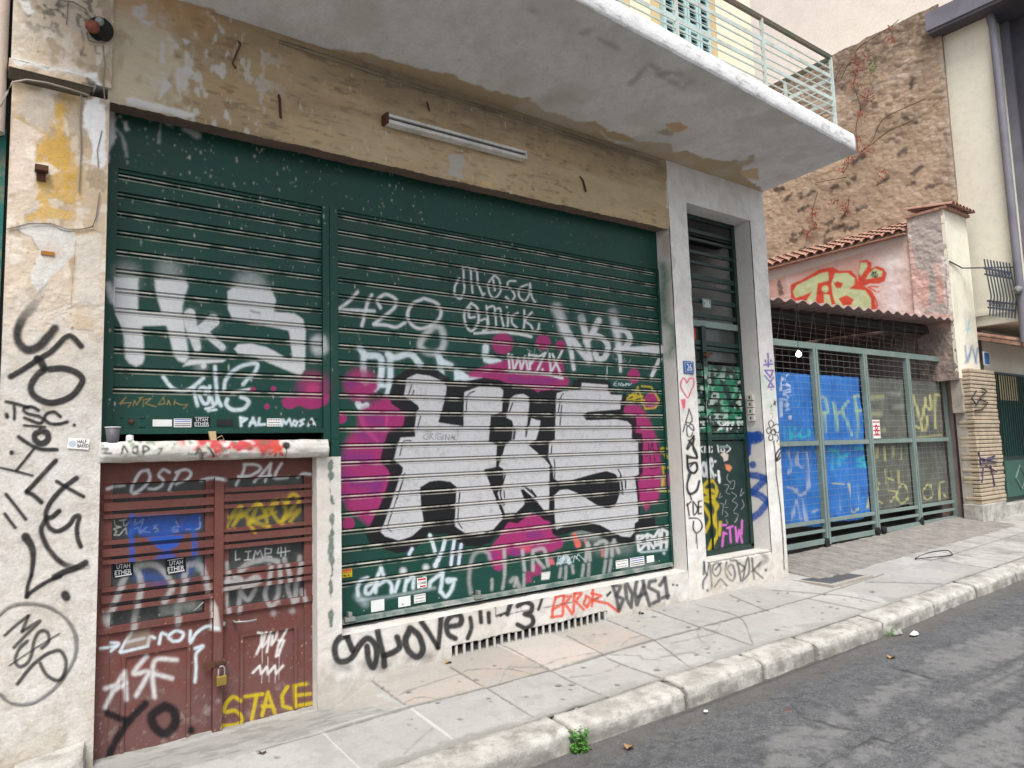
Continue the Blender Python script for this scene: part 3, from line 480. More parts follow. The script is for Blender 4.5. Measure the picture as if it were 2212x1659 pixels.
# --- red metal doors
DO = Cv('Y', -.12, .45, 1.98, -1.9, .06, .004); c = DO; S, Pg = c.S, c.Pg
c.spatter(700, .5, 1.95, -1.85, -.7, (.60, .50, .40), .0012, .005, 1, bias=.6); c.wash(np.clip((-1.05-c.B+.4*c.n1)*2, 0, 1), (.14, .085, .085), .45)
c.wash(np.clip((-1.45-c.B+.3*c.n1)*3, 0, 1)*np.clip((vnoise(c.A, c.B, .05, 81)-.1)*5, 0, 1), (.33, .29, .25), .5)
S('F', 'W', 34, "125,345 200,320 285,312", soft=12); S('F', 'W', 34, "500,170 430,190 370,290 355,375 400,375 480,320 520,240 500,170", soft=10); S('F', 'W', 30, "700,190 640,165 600,220 640,260 640,310 580,345 515,345;790,190 755,250 705,355;760,190 850,165 900,200 860,260 770,300", soft=9)
S('F', 'W', 36, "1000,265 1110,245 1220,262", soft=12); S('F', 'W', 30, "1400,120 1380,200 1330,310;1390,118 1500,120 1545,160 1450,220 1340,230;1640,110 1570,190 1500,280;1640,110 1625,200 1600,275;1530,240 1640,220;1740,110 1690,190 1690,245 1810,240", soft=9); S('F', 'W', 34, "1905,235 1940,205 2010,210", soft=10)
S('F', 'Y', 44, "1250,700 1290,600 1350,510 1370,570 1300,690;1260,610 1420,590 1460,700 1490,745;1380,600 1530,480 1450,680;1480,640 1700,560;1530,480 1600,560 1620,690;1600,560 1690,450 1660,560;1650,540 1740,660 1790,560 1760,450;1740,660 1920,540 1830,650;1790,480 1820,400 1880,410 1890,480 1760,640;1480,650 1600,690", soft=12, al=.6, warp=6)
S('F', 'W', 10, "195,640 200,690 260,700;240,640 310,630;280,640 285,690;300,690 350,640 360,690;390,630 380,690 465,625 450,690;400,660 460,660;250,700 185,720 220,740 190,775 240,780 290,720;300,710 310,770;350,700 345,770;340,740 420,700 430,760;440,700 440,760 500,700 450,740 530,750;560,720 600,680 560,690 610,735 570,750", soft=4, al=.9, sm=False)
S('F', 'W', 13, "720,735;740,745 745,705 790,700;745,725 790,722;745,745 790,742;770,650 800,700;860,722 980,718 1000,660;990,610 990,690", soft=4, al=.8); S('F', (.3, .02, .04), 30, "825,640 820,700", soft=10, al=.7)
S('F', 'B', 60, "350,600 352,1010", soft=16, al=.85); S('F', 'B', 56, "930,720 930,950", soft=14, al=.85); Pg('F', 'B', "380,600 1000,580 1010,700 960,730 760,760 700,900 760,990 560,1000 640,920 470,790 400,760 330,800 330,650", soft=5, al=.8, grain=.7); Pg('F', 'B', "500,790 840,770 760,890 600,900", soft=2, al=.9)
S('F', 'B', 120, "420,1150 640,1190;850,1130 950,1030", soft=60, al=.5); S('F', (.20, .32, .26), 70, "980,1010 980,1090;420,1040", soft=20, al=.6)
S('F', 'W', 13, "1325,925 1325,1010 1365,1000;1415,930 1470,925;1445,930 1440,1005;1410,1010 1465,1005;1490,1000 1510,920 1530,960 1555,915 1580,990;1600,980 1600,900 1660,905 1655,945 1600,950;1620,975 1660,978;1725,895 1715,945 1830,925;1750,890 1748,975;1790,890 1790,970", soft=4, al=.75, sm=False)
S('F', 'G', 66, "330,1090 260,1240 200,1380 130,1560;410,1110 440,1210 410,1400 370,1640;360,1090 500,1050 620,1080 720,1220 690,1330 650,1390;860,1070 830,1300 790,1450 780,1600;880,1050 1000,1060 1060,1290;930,1420 780,1440", soft=20, al=.82)
Pg('F', (.36, .40, .35), "610,1440 700,1420 1010,1380 1010,1470 620,1530", soft=4, al=.55, grain=.5); S('F', 'G', 100, "120,1530 130,1590", soft=24, al=.75)
S('F', 'G', 56, "1240,1040 1245,1130 1240,1200;1350,1110 1450,1040 1600,1005 1720,1020;1225,1210 1360,1190 1300,1160;1210,1280 1360,1230 1500,1160 1530,1200;1390,1260 1500,1220", soft=15, al=.8)
S('F', 'G', 50, "1640,1060 1620,1230 1600,1330 1640,1430 1720,1330 1720,1040;1780,1000 1815,1180 1810,1270 1850,1400;1925,980 1900,1150 1880,1380;1240,1320 1250,1490;1370,1300 1350,1490;1370,1300 1440,1380 1510,1280;1940,1290 1960,1380", soft=15, al=.8)
S('F', 'G', 60, "1670,1500;1845,1480", soft=26, al=.75); Pg('F', (.50, .45, .42), "1085,1350 1140,1440 1165,1659 1080,1659", soft=3, al=.9)
S('03', 'w', 30, "870,628 1010,610;960,580 1030,590 960,655", soft=8); S('03', 'w', 32, "1140,500 1090,570 1040,660;1050,665 1280,610;1090,580 1250,540;1280,600 1300,530 1340,540;1380,590 1400,500 1440,510;1500,570 1460,530 1520,480 1590,500 1560,560 1500,570;1650,480 1650,580 1700,500 1790,440 1880,450", soft=8); Pg('03', (.30, .24, .19), "1100,500 1300,460 1320,560 1280,610 1080,630", soft=3, al=.6, grain=.6)
S('03', (.62, .62, .62), 44, "910,975 1010,950 1080,830 1095,1070;1090,930 980,1000 910,1140", soft=20, al=.85, sm=False); S('03', (.62, .62, .62), 44, "1270,700 1210,770 1160,850 1280,830 1270,880 1180,1040", soft=20, al=.85); S('03', (.62, .62, .62), 44, "1340,1050 1325,880 1350,730 1530,730;1340,850 1490,890", soft=20, al=.85)
S('03', 'w', 32, "1690,630 1760,610 1700,680 1700,800 1690,920", soft=12)
S('03', 'K', 78, "930,1190 1020,1230 1110,1260", soft=20); S('03', 'K', 80, "1260,1110 1110,1270 1010,1420 940,1570", soft=20); S('03', 'K', 100, "1430,1130 1510,1180 1515,1290 1430,1370 1340,1310 1320,1210 1430,1130", soft=22); S('03', 'K', 85, "1655,1340", soft=22)
S('03', 'Y', 40, "2080,1080 2020,1050 1960,1110 1950,1180 2040,1170 2100,1240 2050,1290 1920,1300", soft=6); S('13', 'Y', 38, "-92,1048 65,1026;12,1040 -10,1150 -30,1245;60,1210 110,1010 130,1070 170,1190;60,1130 150,1130;280,960 230,1040 240,1130 310,1150;340,960 350,1130 490,1100;340,950 440,935;350,1040 470,1020", soft=6, sm=False)
S('13', 'X', 26, "20,490 60,500 50,590 10,680;90,490 60,620 110,560 130,490 100,660;150,520 140,600 180,540 190,490;270,470 200,600 180,700;200,560 250,560 200,690;-20,840 40,780 50,850 100,790 110,850 170,780 180,850 240,780", soft=5, sm=False, al=.75); S('13', 'X', 7, "60,600 60,760;110,700 110,800;210,680 205,900;60,850 55,930;120,850 118,920;175,840 172,930", soft=3, al=.6)
# --- strip and plinth
PL = Cv('Y', -.2, 1.78, 5.8, -1.95, .16, .005); c = PL; S = c.S
c.wash(np.clip((2.0-c.A+.05*c.n1)*20, 0, 1), (.58, .54, .49), .7); c.wash(np.clip((-1.28-c.B+.3*c.n1)*3, 0, 1)*np.clip(.3+vnoise(c.A, c.B, .15, 91), 0, 1), (.38, .34, .28), .6)
c.wash(np.clip((-1.42-c.B+.1*c.n1)*9, 0, 1), (.28, .26, .22), .5)
c.wash(np.clip((1.86-c.A+.03*c.n1)*30, 0, 1)*np.clip((vnoise(c.A, c.B, .06, 93)-.1)*6, 0, 1), (.26, .10, .09), .7); c.S('12', 'N', 22, "650,640 640,900 660,1100 650,1400 660,1659", soft=6, al=.8, warp=40); c.S('13', 'N', 22, "650,0 650,430", soft=6, al=.8, warp=40)
for q in ("500,500 480,620", "470,560 500,700"): c.S('13', (.30, .12, .10), 20, q, al=.7, warp=12)
S('13', 'K', 68, "780,480 800,560 830,640;780,520 720,540 680,620 700,720 760,740 830,700 900,590 970,540 1030,600 1040,700 1010,790 970,720 960,610", soft=11, warp=3)
S('13', 'K', 66, "1045,440 1070,570 1100,690 1110,780;1110,690 1200,650 1240,610 1220,530", soft=11); S('13', 'K', 70, "1330,460 1290,560 1320,650 1390,700 1440,640 1410,520 1330,450", soft=11); S('13', 'K', 62, "1430,400 1500,500 1570,620;1600,350 1590,480 1570,620", soft=12, w2=50); S('13', 'K', 60, "1650,440 1760,420 1770,350 1700,340 1650,400 1660,500 1720,540", soft=11); S('13', 'K', 46, "1850,360 1860,450 1830,540;1940,310 1945,400;2010,320 2015,400", soft=10)
S('13', 'k', 70, "680,760 800,800;940,760 1080,790;1330,700 1500,690", soft=60, al=.5)
S('13', 'K', 24, "2080,345 2150,320 2110,345", soft=5); S('23', 'K', 52, "-40,330 -10,230", soft=9); S('23', 'K', 52, "50,260 110,230 170,250 160,310 110,330 170,350 180,410 120,450 50,420", soft=9); S('23', 'K', 30, "260,200 230,290", soft=8)
S('23', 'r', 30, "380,170 350,290 345,360;380,190 430,165;355,290 440,240;345,355 430,345;450,170 440,330;450,180 510,175 460,240 520,330;540,140 530,310;540,150 600,150 550,220 620,290;640,170 620,240 650,270 680,200 640,170;700,110 690,260;690,150 770,170 690,220;700,210 830,240 920,310", soft=7, sm=False)
S('23', 'k', 40, "870,80 900,180 925,300;870,80 940,90 900,170 960,200 930,280;980,80 990,200 1030,270 1040,160 990,60;1080,40 1060,130 1080,250 1140,80;1130,30 1150,130 1190,255;1090,180 1150,150;1240,40 1190,50 1180,100 1260,140 1270,210 1220,235;1320,15 1345,190;1320,20 1280,80;1300,190 1350,170", soft=10, al=.88, sm=False); S('23', 'K', 24, "1390,75;1425,80;820,170 850,140", soft=7)
c.spatter(160, 2.0, 5.7, -1.6, -1.2, (.25, .22, .18), .002, .008, 1)
c.S('23', (.12, .1, .09), 7, "-20,330 150,290 300,270 500,230 700,200 820,150", soft=3, warp=10, al=.8)
c.S('13', (.12, .1, .09), 14, "2040,240 2070,280 2070,350", soft=4, al=.8)
# --- pier, lintel, right pier (front)
PR = Cv('Y', -.2, 5.62, 7.5, -1.95, 3.12, .006); c = PR; S = c.S
c.wash(np.clip((-.9-c.B+.5*c.n1), 0, 1)*.9, (.52, .48, .42)); c.spatter(300, 5.7, 7.45, -1.0, 3.0, (.35, .30, .26), .0015, .005, 1.5); c.wash(np.clip((vnoise(c.A, c.B, .2, 97)-.1)*4, 0, 1), (.55, .52, .47), .35)
c.Pg('21', (.50, .45, .40), "1370,520 1420,580 1410,640 1375,700", soft=1.5, al=.7)
S('G', (.62, .09, .14), 32, "270,665 210,580 165,660 175,750 230,850 290,930 350,800 398,690 385,590 320,590 270,665", soft=6); c.Pg('G', (.66, .10, .16), "165,960 200,955 215,945 245,950 250,1000 240,1110 215,1120 205,1165 190,1080 170,1010", soft=1.2)
S('G', 'K', 26, "312,1130 290,1240 250,1360;312,1130 350,1230 370,1330 330,1370 260,1360;240,1390 210,1530;260,1380 290,1430 350,1390 390,1440 390,1510 320,1440 285,1430 270,1500 285,1600 340,1610 380,1540", soft=6); S('22', 'K', 22, "1570,450 1540,490 1510,560;1570,450 1565,560 1600,640 1510,620;1510,620 1520,740 1560,770 1600,740 1590,680 1530,690;1540,780 1510,880 1530,950 1590,930 1620,840", soft=6); S('H', 'K', 22, "240,0 170,110;180,10 250,110 265,190 165,200;165,200 185,320 240,360 270,320 250,250 195,290", soft=5)
S('H', 'k', 20, "190,320 165,500 200,570 260,540 290,440", soft=5); S('H', 'K', 20, "195,580 215,640;170,680 190,810;165,700 210,660;230,660 240,800 280,740 235,660;285,660 290,790;285,660 315,650;285,720 312,715;288,790 318,785;190,835 280,840 320,900 310,960 260,990 230,940 235,870", soft=5); S('H', 'k', 14, "265,990 275,1160;262,1000 262,1100", soft=5, al=.8)
S('G', 'V', 36, "1695,150 1710,380;1635,350 1780,335;1650,270 1660,300;1750,265 1755,290;1650,445 1800,445 1745,570 1650,445;1650,540 1740,650 1810,740 1710,740 1750,650 1800,570;1765,785", soft=9, sm=False); S('G', (.35, .6, .45), 120, "1620,600 1640,720;1680,900 1780,890;1720,1060 1800,1100", soft=70, al=.4)
S('G', 'k', 9, "1740,1200 1790,1220 1780,1300;1755,1160 1780,1150;1770,1060 1740,1100;1770,1050 1760,1130", soft=4); c.Pg('G', 'k', "1810,960 1830,990 1860,975 1845,1020 1855,1080 1820,1055 1790,1060 1810,1020", soft=1)
S('G', 'K', 22, "1755,1320 1715,1360 1730,1440 1780,1440 1805,1380 1755,1320;1810,1420 1860,1390 1905,1440 1890,1540 1840,1530 1820,1480;1700,1460 1675,1500 1700,1560 1745,1540 1750,1480 1700,1460;1790,1480 1755,1540 1790,1580 1835,1550 1790,1480;1740,1580 1715,1630 1740,1680 1790,1660 1780,1600;1820,1590 1870,1590 1885,1650 1860,1700", soft=6)
S('H', 'k', 16, "1085,20 1100,200 1115,420 1150,700 1175,1000 1195,1380", soft=5); S('H', 'K', 20, "1110,220 1105,160 1150,100 1175,105 1160,180 1115,230;1110,220 1150,140", soft=5); S('H', 'K', 16, "1170,325 1172,345;1176,360 1180,385", soft=5); c.Pg('H', (.62, .45, .12), "1125,50 1165,25 1175,60 1140,70", soft=1.5)
S('H', 'k', 26, "345,1300 355,1400 380,1430;345,1300 340,1430;380,1430 410,1310 430,1560;380,1440 340,1500 335,1580;450,1330 500,1310 530,1380 480,1450 440,1400 450,1330;530,1310 470,1380;590,1300 580,1420 640,1500 680,1440 650,1330 600,1370 640,1440;630,1280 700,1300 740,1500;720,1310 780,1360 750,1400;760,1500 810,1250 830,1400 780,1480;860,1260 880,1480;860,1400 950,1300;880,1390 970,1470;460,1560 520,1480 590,1550", soft=9, al=.8); S('H', 'k', 40, "385,1600;1005,1385", soft=10, al=.85); S('H', 'k', 60, "950,1200 1010,1270 930,1340", soft=20, al=.5)
c.wash(np.clip((-1.1-c.B+.2*c.n1)*4, 0, 1)*np.clip((c.A-5.95)*8, 0, 1)*np.clip(.3+vnoise(c.A, c.B, .1, 99), 0, 1), (.47, .41, .33), .6)
# --- reveals (faces turned left)
RV = Cv('X', 5.70, -.24, .12, -1.4, 2.75, .006); c = RV
c.wash(.5+0*c.A, (.60, .57, .53)); c.S('21', (.01, .11, .06), 90, "1300,640 1320,720 1310,850 1310,1000 1330,1120 1390,1180 1400,1280 1360,1400", soft=60, al=.75, warp=20); c.Pg('21', (.5, .36, .28), "1290,380 1360,370 1360,560 1300,560", soft=4, al=.6); c.S('21', 'E', 20, "1320,290 1340,300", soft=6)
RW = Cv('X', 7.13, -.24, .12, -1.3, 2.75, .006); c = RW; S = c.S
c.wash(.5+0*c.A, (.60, .58, .55)); S('H', 'B', 80, "815,-10 810,70 810,150", soft=9); S('G', 'B', 260, "1290,1620 1450,1640 1520,1620", soft=14); c.Pg('22', 'B', "2010,480 2040,420 2120,415 2160,450 2150,490 2070,500 2060,610 2030,620 2000,590", soft=2)
S('H', 'B', 92, "860,270", soft=10); S('H', 'B', 88, "800,375 900,385 1000,415;1000,420 930,490 850,560;850,560 950,600 1020,660;1020,670 930,780 800,870", soft=12, sm=False); S('22', 'B', 92, "2020,800 2100,810 2212,840", soft=14, al=0); S('H', (.01, .2, .1), 30, "830,480 835,1100", soft=18, al=.4, warp=14)
# --- number 26 door
DG = Cv('Y', .05, 5.9, 7.15, -1.25, 2.7, .006); c = DG; S = c.S
c.wash(np.clip((vnoise(c.A, c.B, .07, 101)-.12)*8, 0, 1)*np.clip((c.B-.15)*8, 0, 1)*np.clip((.95-c.B)*5, 0, 1), (.45, .55, .48), .8); c.wash(np.clip((vnoise(c.A, c.B, .09, 103)-.05)*8, 0, 1)*np.clip((c.B-.1)*8, 0, 1)*np.clip((1.0-c.B)*5, 0, 1), (.01, .25, .12), .6)
S('22', 'X', 16, "1760,330 1790,360 1800,390;1770,400 1840,330 1800,390;1850,330 1850,400;1860,340 1900,330 1880,390;1930,330 1950,380", soft=4, al=.85, sm=False); S('22', 'X', 14, "1640,540 1620,560 1640,590;1660,540 1660,590;1680,540 1680,590;1700,545 1720,550 1700,590;1770,530 1780,590;1810,540 1800,580 1830,580 1820,540;1850,530 1880,560 1850,590", soft=4, al=.8); S('22', 'W', 16, "1620,330 1660,325;1620,380 1650,370 1640,340", soft=4)
S('H', 'W', 34, "330,250 310,320 340,390 365,330 340,250;385,210 370,300 380,400;390,210 420,260 385,310 430,410", soft=7); S('H', 'W', 34, "455,235;458,380", soft=7); S('H', 'Y', 42, "330,500 390,440 450,480 470,570 400,600 330,520;330,560 400,540 460,600 340,620;330,700 400,820 440,920;420,640 480,700 440,780 350,980;330,640 430,700 460,980 420,1080 390,1170;510,880 500,1010", soft=10)
S('H', (.55, .13, .5), 26, "520,910 570,905;545,990 530,1130;545,985 575,1000;580,940 640,920;610,930 620,1090;670,930 685,1080;685,1080 710,960 740,1090;740,860 735,1000;340,930 335,1000", soft=6, sm=False); S('H', 'G', 9, "590,370 580,420 620,470;550,480 600,490 570,560 610,580;610,450 660,440 650,520 610,520;630,560 680,600 640,650 690,690 650,760;570,640 560,690;560,720 590,720;650,780 700,800 660,880 690,850;740,520 720,600 760,560;740,640 760,700 730,740;510,570 500,620 530,600;510,680 540,690 530,800;560,760 590,800 560,820;570,850 590,890", soft=4, al=.65)
c.Pg('H', (.60, .50, .42), "510,160 550,135 595,165 590,220 550,235 535,190", soft=1.5); c.Pg('H', (.62, .22, .10), "560,265 610,270 635,300 610,345 570,320", soft=1.5); S('H', 'X', 26, "490,340 500,460", soft=5, warp=10)
c.spatter(90, 6, 7.1, .9, 2.5, (.5, .48, .42), .002, .005, 2)
# --- yard side wall with the bubble letters, far pilaster, tarpaulins
TB = Cv('X', 13.0, -.05, 4.4, .9, 4.0, .012); c = TB; S, Pg = c.S, c.Pg
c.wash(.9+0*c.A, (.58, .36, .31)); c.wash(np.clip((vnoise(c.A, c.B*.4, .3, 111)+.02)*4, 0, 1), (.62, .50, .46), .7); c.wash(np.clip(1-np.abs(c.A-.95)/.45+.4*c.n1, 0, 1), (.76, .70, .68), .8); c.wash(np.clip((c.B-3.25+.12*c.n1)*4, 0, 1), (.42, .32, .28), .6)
Pg('31', (.52, .48, .45), "-40,700 1240,330 1250,390 0,770", soft=1.5, warp=2); Pg('31', (.40, .36, .33), "1225,110 1500,150 1530,480 1620,490 1640,640 1560,600 1450,610 1400,700 1280,660 1240,330", soft=2, warp=4); Pg('31', (.36, .33, .31), "1395,690 1440,680 1470,960 1400,970", soft=1.5, warp=3); Pg('31', (.42, .38, .35), "1330,1050 1420,970 1540,960 1600,1060", soft=2, warp=3); Pg('31', (.62, .58, .56), "1500,560 1560,560 1620,640 1620,1060 1550,1060", soft=2, al=.7, warp=3)
S('31', (.2, .16, .14), 10, "1540,590 1550,700 1540,800 1560,950 1550,1050", soft=3); S('31', (.15, .11, .09), 40, "100,780 110,880", soft=8, warp=20)
Pg('31', (.56, .06, .03), "195,860 195,800 280,765 450,665 560,648 612,680 720,678 762,730 775,775 792,600 850,583 895,612 890,662 940,640 1000,660 1026,705 1010,770 960,792 880,792 822,815 880,850 920,900 932,1000 920,1060 200,960", soft=1)
for q in ("215,860 250,805 450,702 520,690 528,762 430,790 405,985 320,960 380,860 300,895 235,915", "480,880 532,890 552,980 490,985", "548,790 580,702 690,700 748,745 745,800 700,835 840,850 890,920 890,1040 600,1010 560,890", "800,610 850,608 860,640 800,730 785,700", "845,755 870,710 920,660 990,685 982,730 900,745"): Pg('31', (.50, .58, .33), q, soft=1, sm=False)
c.dot('31', (.50, .58, .33), 495, 838, 30); Pg('31', (.56, .06, .03), "570,790 600,770 650,790 630,830 590,830", soft=1); Pg('31', (.56, .06, .03), "610,920 680,890 740,930 720,975 650,985", soft=1); S('31', 'k', 14, "890,720 910,690 905,735;915,700 935,690 920,735 945,725;948,712", soft=3); S('31', (.56, .06, .03), 18, "865,825 900,815 950,820;880,830 930,860;958,862", soft=3); S('31', (.56, .06, .03), 16, "830,820 900,870 940,960 935,1020", soft=3)
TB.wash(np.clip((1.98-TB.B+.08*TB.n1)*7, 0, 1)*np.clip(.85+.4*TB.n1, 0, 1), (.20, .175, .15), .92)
FP = Cv('Y', 0, 12.9, 14.2, -1.5, 4.05, .012); c = FP; S = c.S
c.wash(np.clip((vnoise(c.A, c.B*.5, .3, 121)-.05)*4, 0, 1), (.60, .56, .42), .5); S('31', (.25, .55, .65), 14, "1700,1090 1720,1200 1740,1100;1690,1200 1750,1180;1710,1270 1740,1100", soft=7, al=.5); S('31', (.12, .22, .38), 20, "1700,1330 1720,1470 1760,1330;1700,1480 1740,1400;1770,1360 1800,1480;1810,1350 1790,1470;1830,1340 1840,1480 1880,1490;1870,1360 1830,1470", soft=8, al=.75); S('31', (.2, .5, .65), 12, "1800,1300 1860,1300", soft=6, al=.6)
TP = Cv('Y', .36, 7.4, 13.3, -1.6, 1.1, .010); c = TP; S = c.S
S('32', (.55, .60, .70), 16, "120,10 170,10 190,40 140,60;120,90 170,110 150,180 180,220;110,150 115,280;190,100;190,280", soft=6, al=.7); S('G', (.6, .66, .76), 26, "1930,530 1920,800;1935,540 1970,600 1930,680;2050,520 2000,620 2090,740 2080,820 1980,850;1920,950 1990,960 2060,1040 2020,1150;2110,900;2090,1250 2095,1300;1950,1210 1980,1270", soft=8, al=.75)
S('32', 'T', 20, "140,380 140,470;180,370 190,480;230,380 200,460 270,440;290,390 280,460 350,440;350,400 370,460", soft=12, al=.75); S('32', 'T', 26, "520,570 600,580 640,640 690,600;560,600 560,730;620,640 620,700;760,560 830,560 850,620 780,660 870,700 780,710;880,640 890,700", soft=14, al=.75)
S('32', (.35, .48, .18), 26, "450,110 500,130 510,240 460,250;480,250 500,410;560,160 600,400;690,150 600,260;640,240 720,440;740,110 790,100;760,110 770,460;750,230 810,230", soft=12, al=.65); S('32', (.45, .46, .48), 24, "170,590 200,700 170,780;260,590 250,680 290,720;330,590 350,850 300,960 240,930;170,890 260,920;200,1180 250,1010 280,1170;300,1000 330,1180;380,1110 420,1090", soft=10, al=.65)
Yp = (.50, .48, .20)
S('32', Yp, 13, "560,860 650,865;605,865 630,1090;690,860 720,1070;770,860 780,1050 740,1110 720,1060;860,1070 870,880 900,820 960,850 940,920 890,970 980,1030", soft=5, al=.85); S('32', Yp, 14, "1040,820 1040,930;1030,810 1080,830;1060,920 1110,940 1060,1020;1150,860 1110,960 1150,1030 1210,980 1190,880 1150,860;1380,860 1340,930 1370,1000 1420,960 1400,870;1480,860 1480,1000;1480,850 1530,840;1510,940 1540,980", soft=5, al=.8)
S('32', Yp, 24, "1250,100 1300,260 1330,400;1360,120 1330,300;1250,350 1300,380;1400,100 1400,220 1350,180;1440,90 1490,100;1440,110 1450,380;1370,280 1360,400", soft=8, al=.75); S('32', Yp, 16, "940,550 940,640;1000,540 1010,660;1080,540 1080,640;1150,540 1150,650;1010,740 1020,860;1060,740 1070,830;1130,750 1130,860;1540,520 1560,620", soft=6, al=.6); S('32', (.40, .42, .22), 50, "880,120 980,110;890,260 960,260;1000,400", soft=25, al=.5); S('32', (.4, .42, .4), 40, "1060,80 1130,90;1100,200 1180,190", soft=25, al=.35); S('32', Yp, 20, "1290,460 1500,440", soft=10, al=.5)
# --- balcony soffit
def zsof(x, y):
    yf = -1.375-.021*(7.42-x); t = np.clip((-.2-y)/(-.2-yf), 0, 1.02); return 3.035+t*(3.09+.033*(7.42-x)-3.035)
SF = Cv('Z', zsof, -.1, 7.5, -1.62, -.15, .010); c = SF
pk = np.vstack([U('00', "700,-200 1850,80 1890,130 2050,190 2212,240"), U('10', "250,320 600,420 1000,470 1350,575 1480,600 1700,640 1760,690 1900,740 2212,830"), U('20', "150,845 280,960 400,985 600,1060 720,1030 830,1130 980,1170 1080,1200 1380,1240 1400,1310 1500,1300 1650,1360 1800,1390 2000,1385 2080,1345 2125,1360 2050,1420 1985,1450 1990,1500 2050,1570 2130,1610 2200,1680 2200,1800 1340,1500 0,1100"), U('10', "0,600"), U('00', "700,400")])
c.Pg(None, (.40, .30, .18), pk, soft=1.3, warp=5, al=.95)
c.Pg('20', (.55, .36, .20), "1320,1070 1450,1055 1520,1100 1440,1150 1360,1130", soft=1.5, warp=3); c.Pg('20', (.33, .28, .22), "1240,1140 1340,1110 1400,1160 1380,1180 1300,1170", soft=2, warp=3); c.Pg('20', (.58, .58, .58), "1020,1170 1380,1180 1360,1230 1100,1225", soft=2, warp=5); c.Pg('20', (.58, .58, .58), "770,1130 830,1190 1050,1250 900,1240 800,1190", soft=2, warp=3); c.Pg('20', (.55, .40, .24), "1970,1480 2120,1450 2130,1560 2000,1530", soft=2, warp=3)
for q in ("150,80 200,100", "760,340 880,400 920,430", "1200,560 1300,620 1450,640", "1150,590 1020,720", "1500,720 1570,690", "1250,640 1480,760", "600,290 660,270"): c.S('20', (.20, .17, .14), 46, q, soft=30, al=.5, warp=30)
c.wash(np.clip((vnoise(c.A, c.B, .35, 131)-.05)*3, 0, 1), (.47, .44, .40), .4); c.S('20', (.42, .38, .33), 90, "300,860 500,830", soft=60, al=.5)
# --- pavement and road
PV = Cv('S', 0, -.7, 9.6, -1.47, .12, .010); c = PV; S = c.S
c.wash(np.clip(.5+vnoise(c.A, c.B, .5, 141), 0, 1), (.36, .355, .34), .5)
pink = ((c.A > 2.24) & (c.A < 4.5) & (c.B > -.83) & (c.B < -.14)).astype(np.float32); c.wash(pink*np.clip(.9+.4*c.n1, 0, 1), (.43, .335, .265), .75)
c.wash(pink*np.clip((c.B+.50+.25*vnoise(c.A, c.B, .5, 145))*5, 0, 1), (.33, .305, .27), .7)
for k in range(-3, 14):
    for j in (0, 1):
        m = ((c.A > 1.66+.567*k) & (c.A < 1.66+.567*(k+1)) & ((c.B < -.83) if j else (c.B > -.83))).astype(np.float32); v = rng.uniform(.22, .46); c.wash(m, (v, v*.985, v*.95), .38)
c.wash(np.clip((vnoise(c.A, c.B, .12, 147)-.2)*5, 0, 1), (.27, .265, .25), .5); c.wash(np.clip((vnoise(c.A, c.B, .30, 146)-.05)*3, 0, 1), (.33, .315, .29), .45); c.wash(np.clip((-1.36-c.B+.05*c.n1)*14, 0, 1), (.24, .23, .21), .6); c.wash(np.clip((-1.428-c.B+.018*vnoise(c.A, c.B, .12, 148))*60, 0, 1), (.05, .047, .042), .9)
c.wash(np.clip((c.B+.10+.06*c.n1)*12, 0, 1), (.30, .29, .27), .7)
cem = ((c.A < 2.1) & (c.B > -.80)).astype(np.float32); c.wash(cem*np.clip(.85+c.n1*.4, 0, 1), (.30, .295, .28), .9); c.wash(cem*np.clip((vnoise(c.A, c.B*2, .1, 149)-.05)*6, 0, 1), (.20, .195, .18), .6)
c.Pg('13', (.33, .31, .28), "690,910 900,860 980,880 1060,1000 1280,1090 1230,1120 1000,1060 660,1080", soft=3, warp=6, al=.9)
jd = (.12, .115, .105)
S('13', jd, 13, "0,1510 580,1350 1320,1135 1990,965 2212,905", soft=4, sm=False, warp=5, al=.85); S('23', jd, 13, "0,900 330,815 780,680 1220,550 1600,450 1960,355 2212,290", soft=4, sm=False, warp=5, al=.85); S('33', jd, 8, "0,290 400,180 640,100 1000,-20", soft=3, sm=False, al=.8)
for q in ("1000,870 1290,1100", "1680,780 1980,960 2212,1110"): S('13', jd, 11, q, soft=4, warp=5, al=.8)
for q in ("580,1350 780,1550 900,1659", "1350,1150 1690,1400"): S('13', (.50, .49, .46), 13, q, soft=4, warp=4, al=.7)
for q in ("0,640 330,815", "480,510 790,680", "800,370 1000,450 1230,550", "330,815 500,910 780,1040", "1980,970 2010,980", "780,680 950,760 1280,880", "1230,550 1540,790", "1580,240 1960,355 2080,590", "1160,280 1620,440 2080,600", "1880,160 2212,300", "0,1110 180,1220"): S('23', jd, 9, q, soft=3, warp=5, al=.7)
for q in ("1230,1020 1500,930 1740,850 1880,800 2212,800", "1280,1080 1430,1050 1600,1070", "2100,920 2150,820 2212,760", "1530,1310 1400,1420 1280,1540", "2080,580 2212,640"): S('13', (.17, .16, .15), 8, q, soft=3, warp=8, al=.75)
for q in ("0,780 270,775 420,720 730,660", "0,800 200,845", "1230,545 1450,490 1590,460 1750,480", "1370,580 1560,540 1640,520 1750,500", "1600,460 1620,540 1690,590 1710,620", "1650,440 1800,410 1960,350", "1750,500 1790,440 1800,410", "940,610 1000,550 1120,510", "1110,690 1140,720 1250,720 1290,700 1540,660 1620,680", "850,680 1100,690", "500,870 760,840 950,760"): S('23', (.17, .16, .15), 7, q, soft=3, warp=8, al=.7)
for q in ("40,120 640,170 960,230", "350,200 840,300", "520,10 640,100", "840,50 1500,70"): S('33', jd, 8, q, soft=3, al=.6, sm=False)
